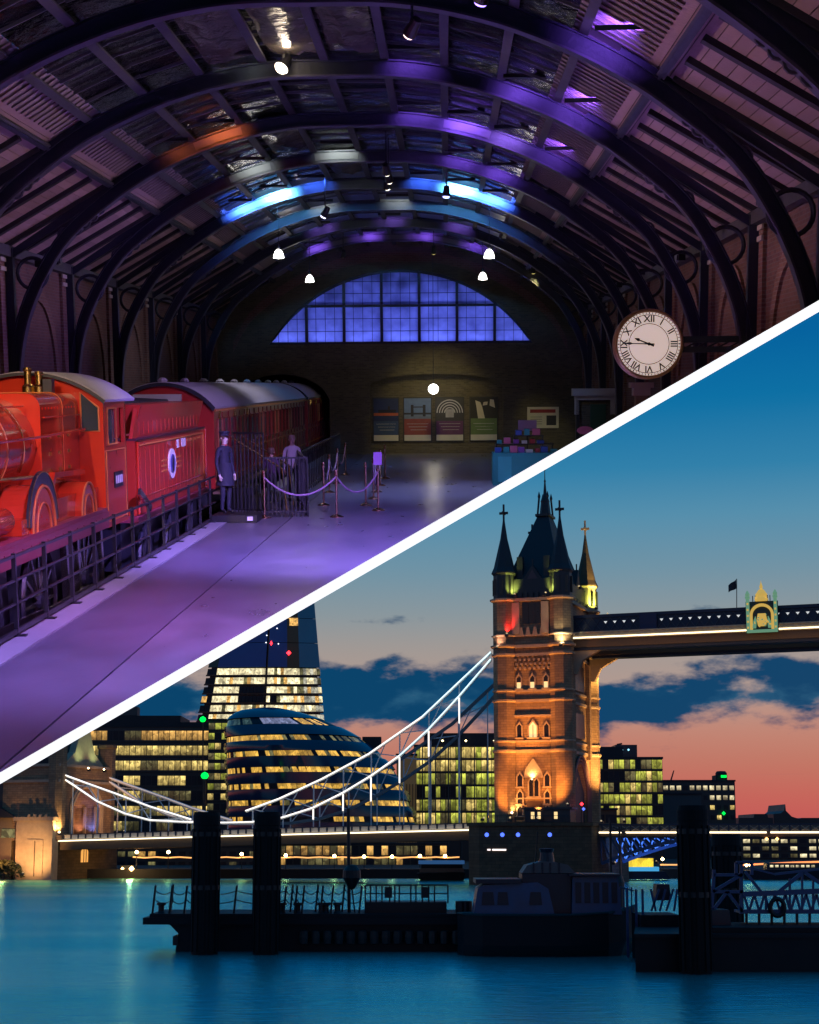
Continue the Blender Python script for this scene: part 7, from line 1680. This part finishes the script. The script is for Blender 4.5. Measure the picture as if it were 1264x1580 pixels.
for dy in (0, 2.4):
    c_ = MB(); c_.bar(gp(1146, 1380, dy), gp(1290, 1374, dy), .3).bar(gp(1146, 1407, dy), gp(1290, 1407, dy), .22).bar(gp(1150, 1345, dy), gp(1176, 1378, dy), .16).bar(gp(1200, 1378, dy), gp(1240, 1345, dy), .2).bar(gp(1240, 1345, dy), gp(1290, 1380, dy), .2).bar(gp(1196, 1349, dy), gp(1290, 1338, dy), .14).bar(gp(1160, 1340, dy), gp(1196, 1349, dy), .1); c_.build('chord', gblue, gw)
    for k in range(9):
        xa = 1148 + 16 * k
        MB().bar(gp(xa, 1380, dy), gp(xa + 8, 1407, dy), .13).bar(gp(xa + 8, 1407, dy), gp(xa + 16, 1380, dy), .13).build('web', gblue, gw)
    for x in (1182, 1219, 1238, 1255): MB().bar(gp(x, 1407, dy), gp(x, 1345 + abs(x - 1240) * .5, dy), .12).build('upright', gblue, gw)
MB().box(gp(1146, 1407)[0], gp(1290, 1407)[0], GD - .1, GD + 2.5, gp(1146, 1410)[2], gp(1146, 1406)[2]).build('walk_plate', gblue, gw)
for k in range(8): x = 1152 + 19.5 * k; MB().bar(gp(x, 1408), gp(x, 1437), .14).build('leg', blk, gw)
lb = thing('lifebuoy', 'dark lifebuoy ring hanging on the blue gangway at the right', 'lifebuoy', gp(1198, 1400))
MB().tube([(gp(1198, 1400)[0] + .42 * math.cos(a), GD - .3, gp(1198, 1400)[2] + .5 * math.sin(a)) for a in [2 * PI * k / 20 for k in range(20)]], .13, 8, closed=True).build('ring', blk, lb, smooth=True)
cr2 = thing('pontoon_cradle', 'small dark trussed cradle with a winch drum left of the tall right pile', 'cradle', (wx(1022, 98), 98, 1.5))
MB().box(wx(985, 98), wx(1045, 98), 97, 101, -.5, wz(1411, 98)).build('base', hull_m, cr2)
for x0, x1 in ((1005, 1018), (1018, 1028), (1028, 1040), (1012, 1005), (1040, 1046)): MB().bar((wx(x0, 98), 98, wz(1406, 98)), (wx(x1, 98), 98, wz(1372, 98)), .12).build('strut', gblue, cr2)
MB().prism([(wx(1014, 98), wz(1390, 98)), (wx(1038, 98), wz(1390, 98)), (wx(1036, 98), wz(1365, 98)), (wx(1017, 98), wz(1365, 98))], 98.5, 100).build('winch', bl_d, cr2)
for x in (968, 982, 992): MB().bar((wx(x, 98), 98, .2), (wx(x, 98), 98, wz(1372, 98)), .14).build('post', gblue, cr2)

# craft along the far bank
tb = thing('tour_boat', 'lit tour boat with yellow upper band and blue side under the right span', 'boat', (wx(990, 282), 284, 0))
x0, x1 = wx(963, 282), wx(1019, 282)
MB().prism([(x0 - 1, .2), (x1 + 2, .2), (x1 + 1, 1.6), (x0 - 1.5, 1.6)], 282, 286).build('hull', hull_m, tb)
MB().box(x0, x1, 282.3, 285.6, 1.601, 2.35).build('lower_band', mat('boat_lit_blue', (.05, .3, .5), .5, emit=.55, ecol=(.1, .6, 1)), tb)
MB().box(x0, x1 - 1, 282.3, 285.6, 2.351, 3.9).build('upper_band', lit_mat('boat_lit_yellow', (1, .7, .04), 1.0, 1.5, .4, (3, 1, 1), 0), tb)
MB().box(x0 - .2, x1 - .8, 282.2, 285.8, 3.901, 4.1).build('canopy', facade_g, tb)
for k, x in enumerate((976, 995, 1011, 1032)):
    p = at(x, 1329, 290); t = thing('embankment_lamp', f'white warm lamp over the yellow tour boat, {ORD[k]} from the left', 'street lamp', (p.x, 297, 1.7), group='lamps along the far embankment')
    MB().bar((p.x, 297, 1.7), (p.x, 297, p.z), .14).build('post', black, t); MB().lathe([(.001, -.35), (.35, 0), (.001, .35)], 12, (p.x, 297, p.z + .3)).build('lamp_globe', wl, t)
tag(MB().tube([tuple(at(x, 1334.5, 296.6)) for x in (1019, 1030, 1046)], .14, 5).build('light_line', lc, None), 'short warm line of light right of the yellow tour boat', 'light line')
lr = glow('light_trail_red', (1, .28, .08), 1.8, False)  # light trails of boats, built as glowing tubes
tag(MB().tube([tuple(at(x, y, 296.6)) for x, y in ((1145, 1335), (1180, 1333), (1225, 1331), (1290, 1329))], .16, 5).build('light_line', lr, None), 'orange red light trail of boats along the quay under the right bridge span', 'light line')
tag(MB().tube([tuple(at(x, 1342, 294)) for x in (1240, 1270, 1300)], .13, 5).build('light_line', lc, None), 'warm light trail of boats low at the right picture edge', 'light line')
mb2 = thing('river_barge', 'dark low barge with pale deck lights moored under the car park at the right', 'barge', (wx(1220, 285), 286, 0))
MB().prism([(wx(1150, 285), .1), (wx(1300, 285), .1), (wx(1300, 285), 2.0), (wx(1145, 285), 1.7)], 284, 288).build('hull', hull_m, mb2)
MB().box(wx(1185, 285), wx(1300, 285), 284.5, 287.5, 1.95, 3.0).build('deckhouse', facade_d, mb2)
for k in range(9): piece('deck_light', lit_p, mb2, (wx(1192 + 8 * k, 285), 284.46, 2.45), (.6, .06, .4))
for k, (x, y) in enumerate(((1146, 1302), (1152, 1335), (1158, 1335))): MB().lathe([(.001, -.33), (.33, 0), (.001, .33)], 10, tuple(at(x, y, 294))).build('lamp', wl, mb2) if k else None
pb_ = thing('river_bus', 'pale blue river boat blurred against the quay just left of the bridge pier', 'boat', (wx(680, 280), 281, 0))
MB().prism([(wx(648, 280), .1), (wx(716, 280), .1), (wx(718, 280), 1.5), (wx(644, 280), 1.3)], 279, 283).build('hull', hull_m, pb_)
MB().box(wx(648, 280), wx(716, 280), 279.4, 282.6, 1.5, 2.2).build('cabin', mat('bus_grey', (.2, .17, .15), .5), pb_)
MB().box(wx(646, 280), wx(717, 280), 279.2, 282.8, 2.9, 3.5).build('blue_band', mat('bus_blue', (.04, .12, .3), .5, emit=.2, ecol=(.1, .35, .9)), pb_)
MB().box(wx(650, 280), wx(714, 280), 279.5, 282.5, 2.2, 2.9).build('window_band', win_d, pb_)
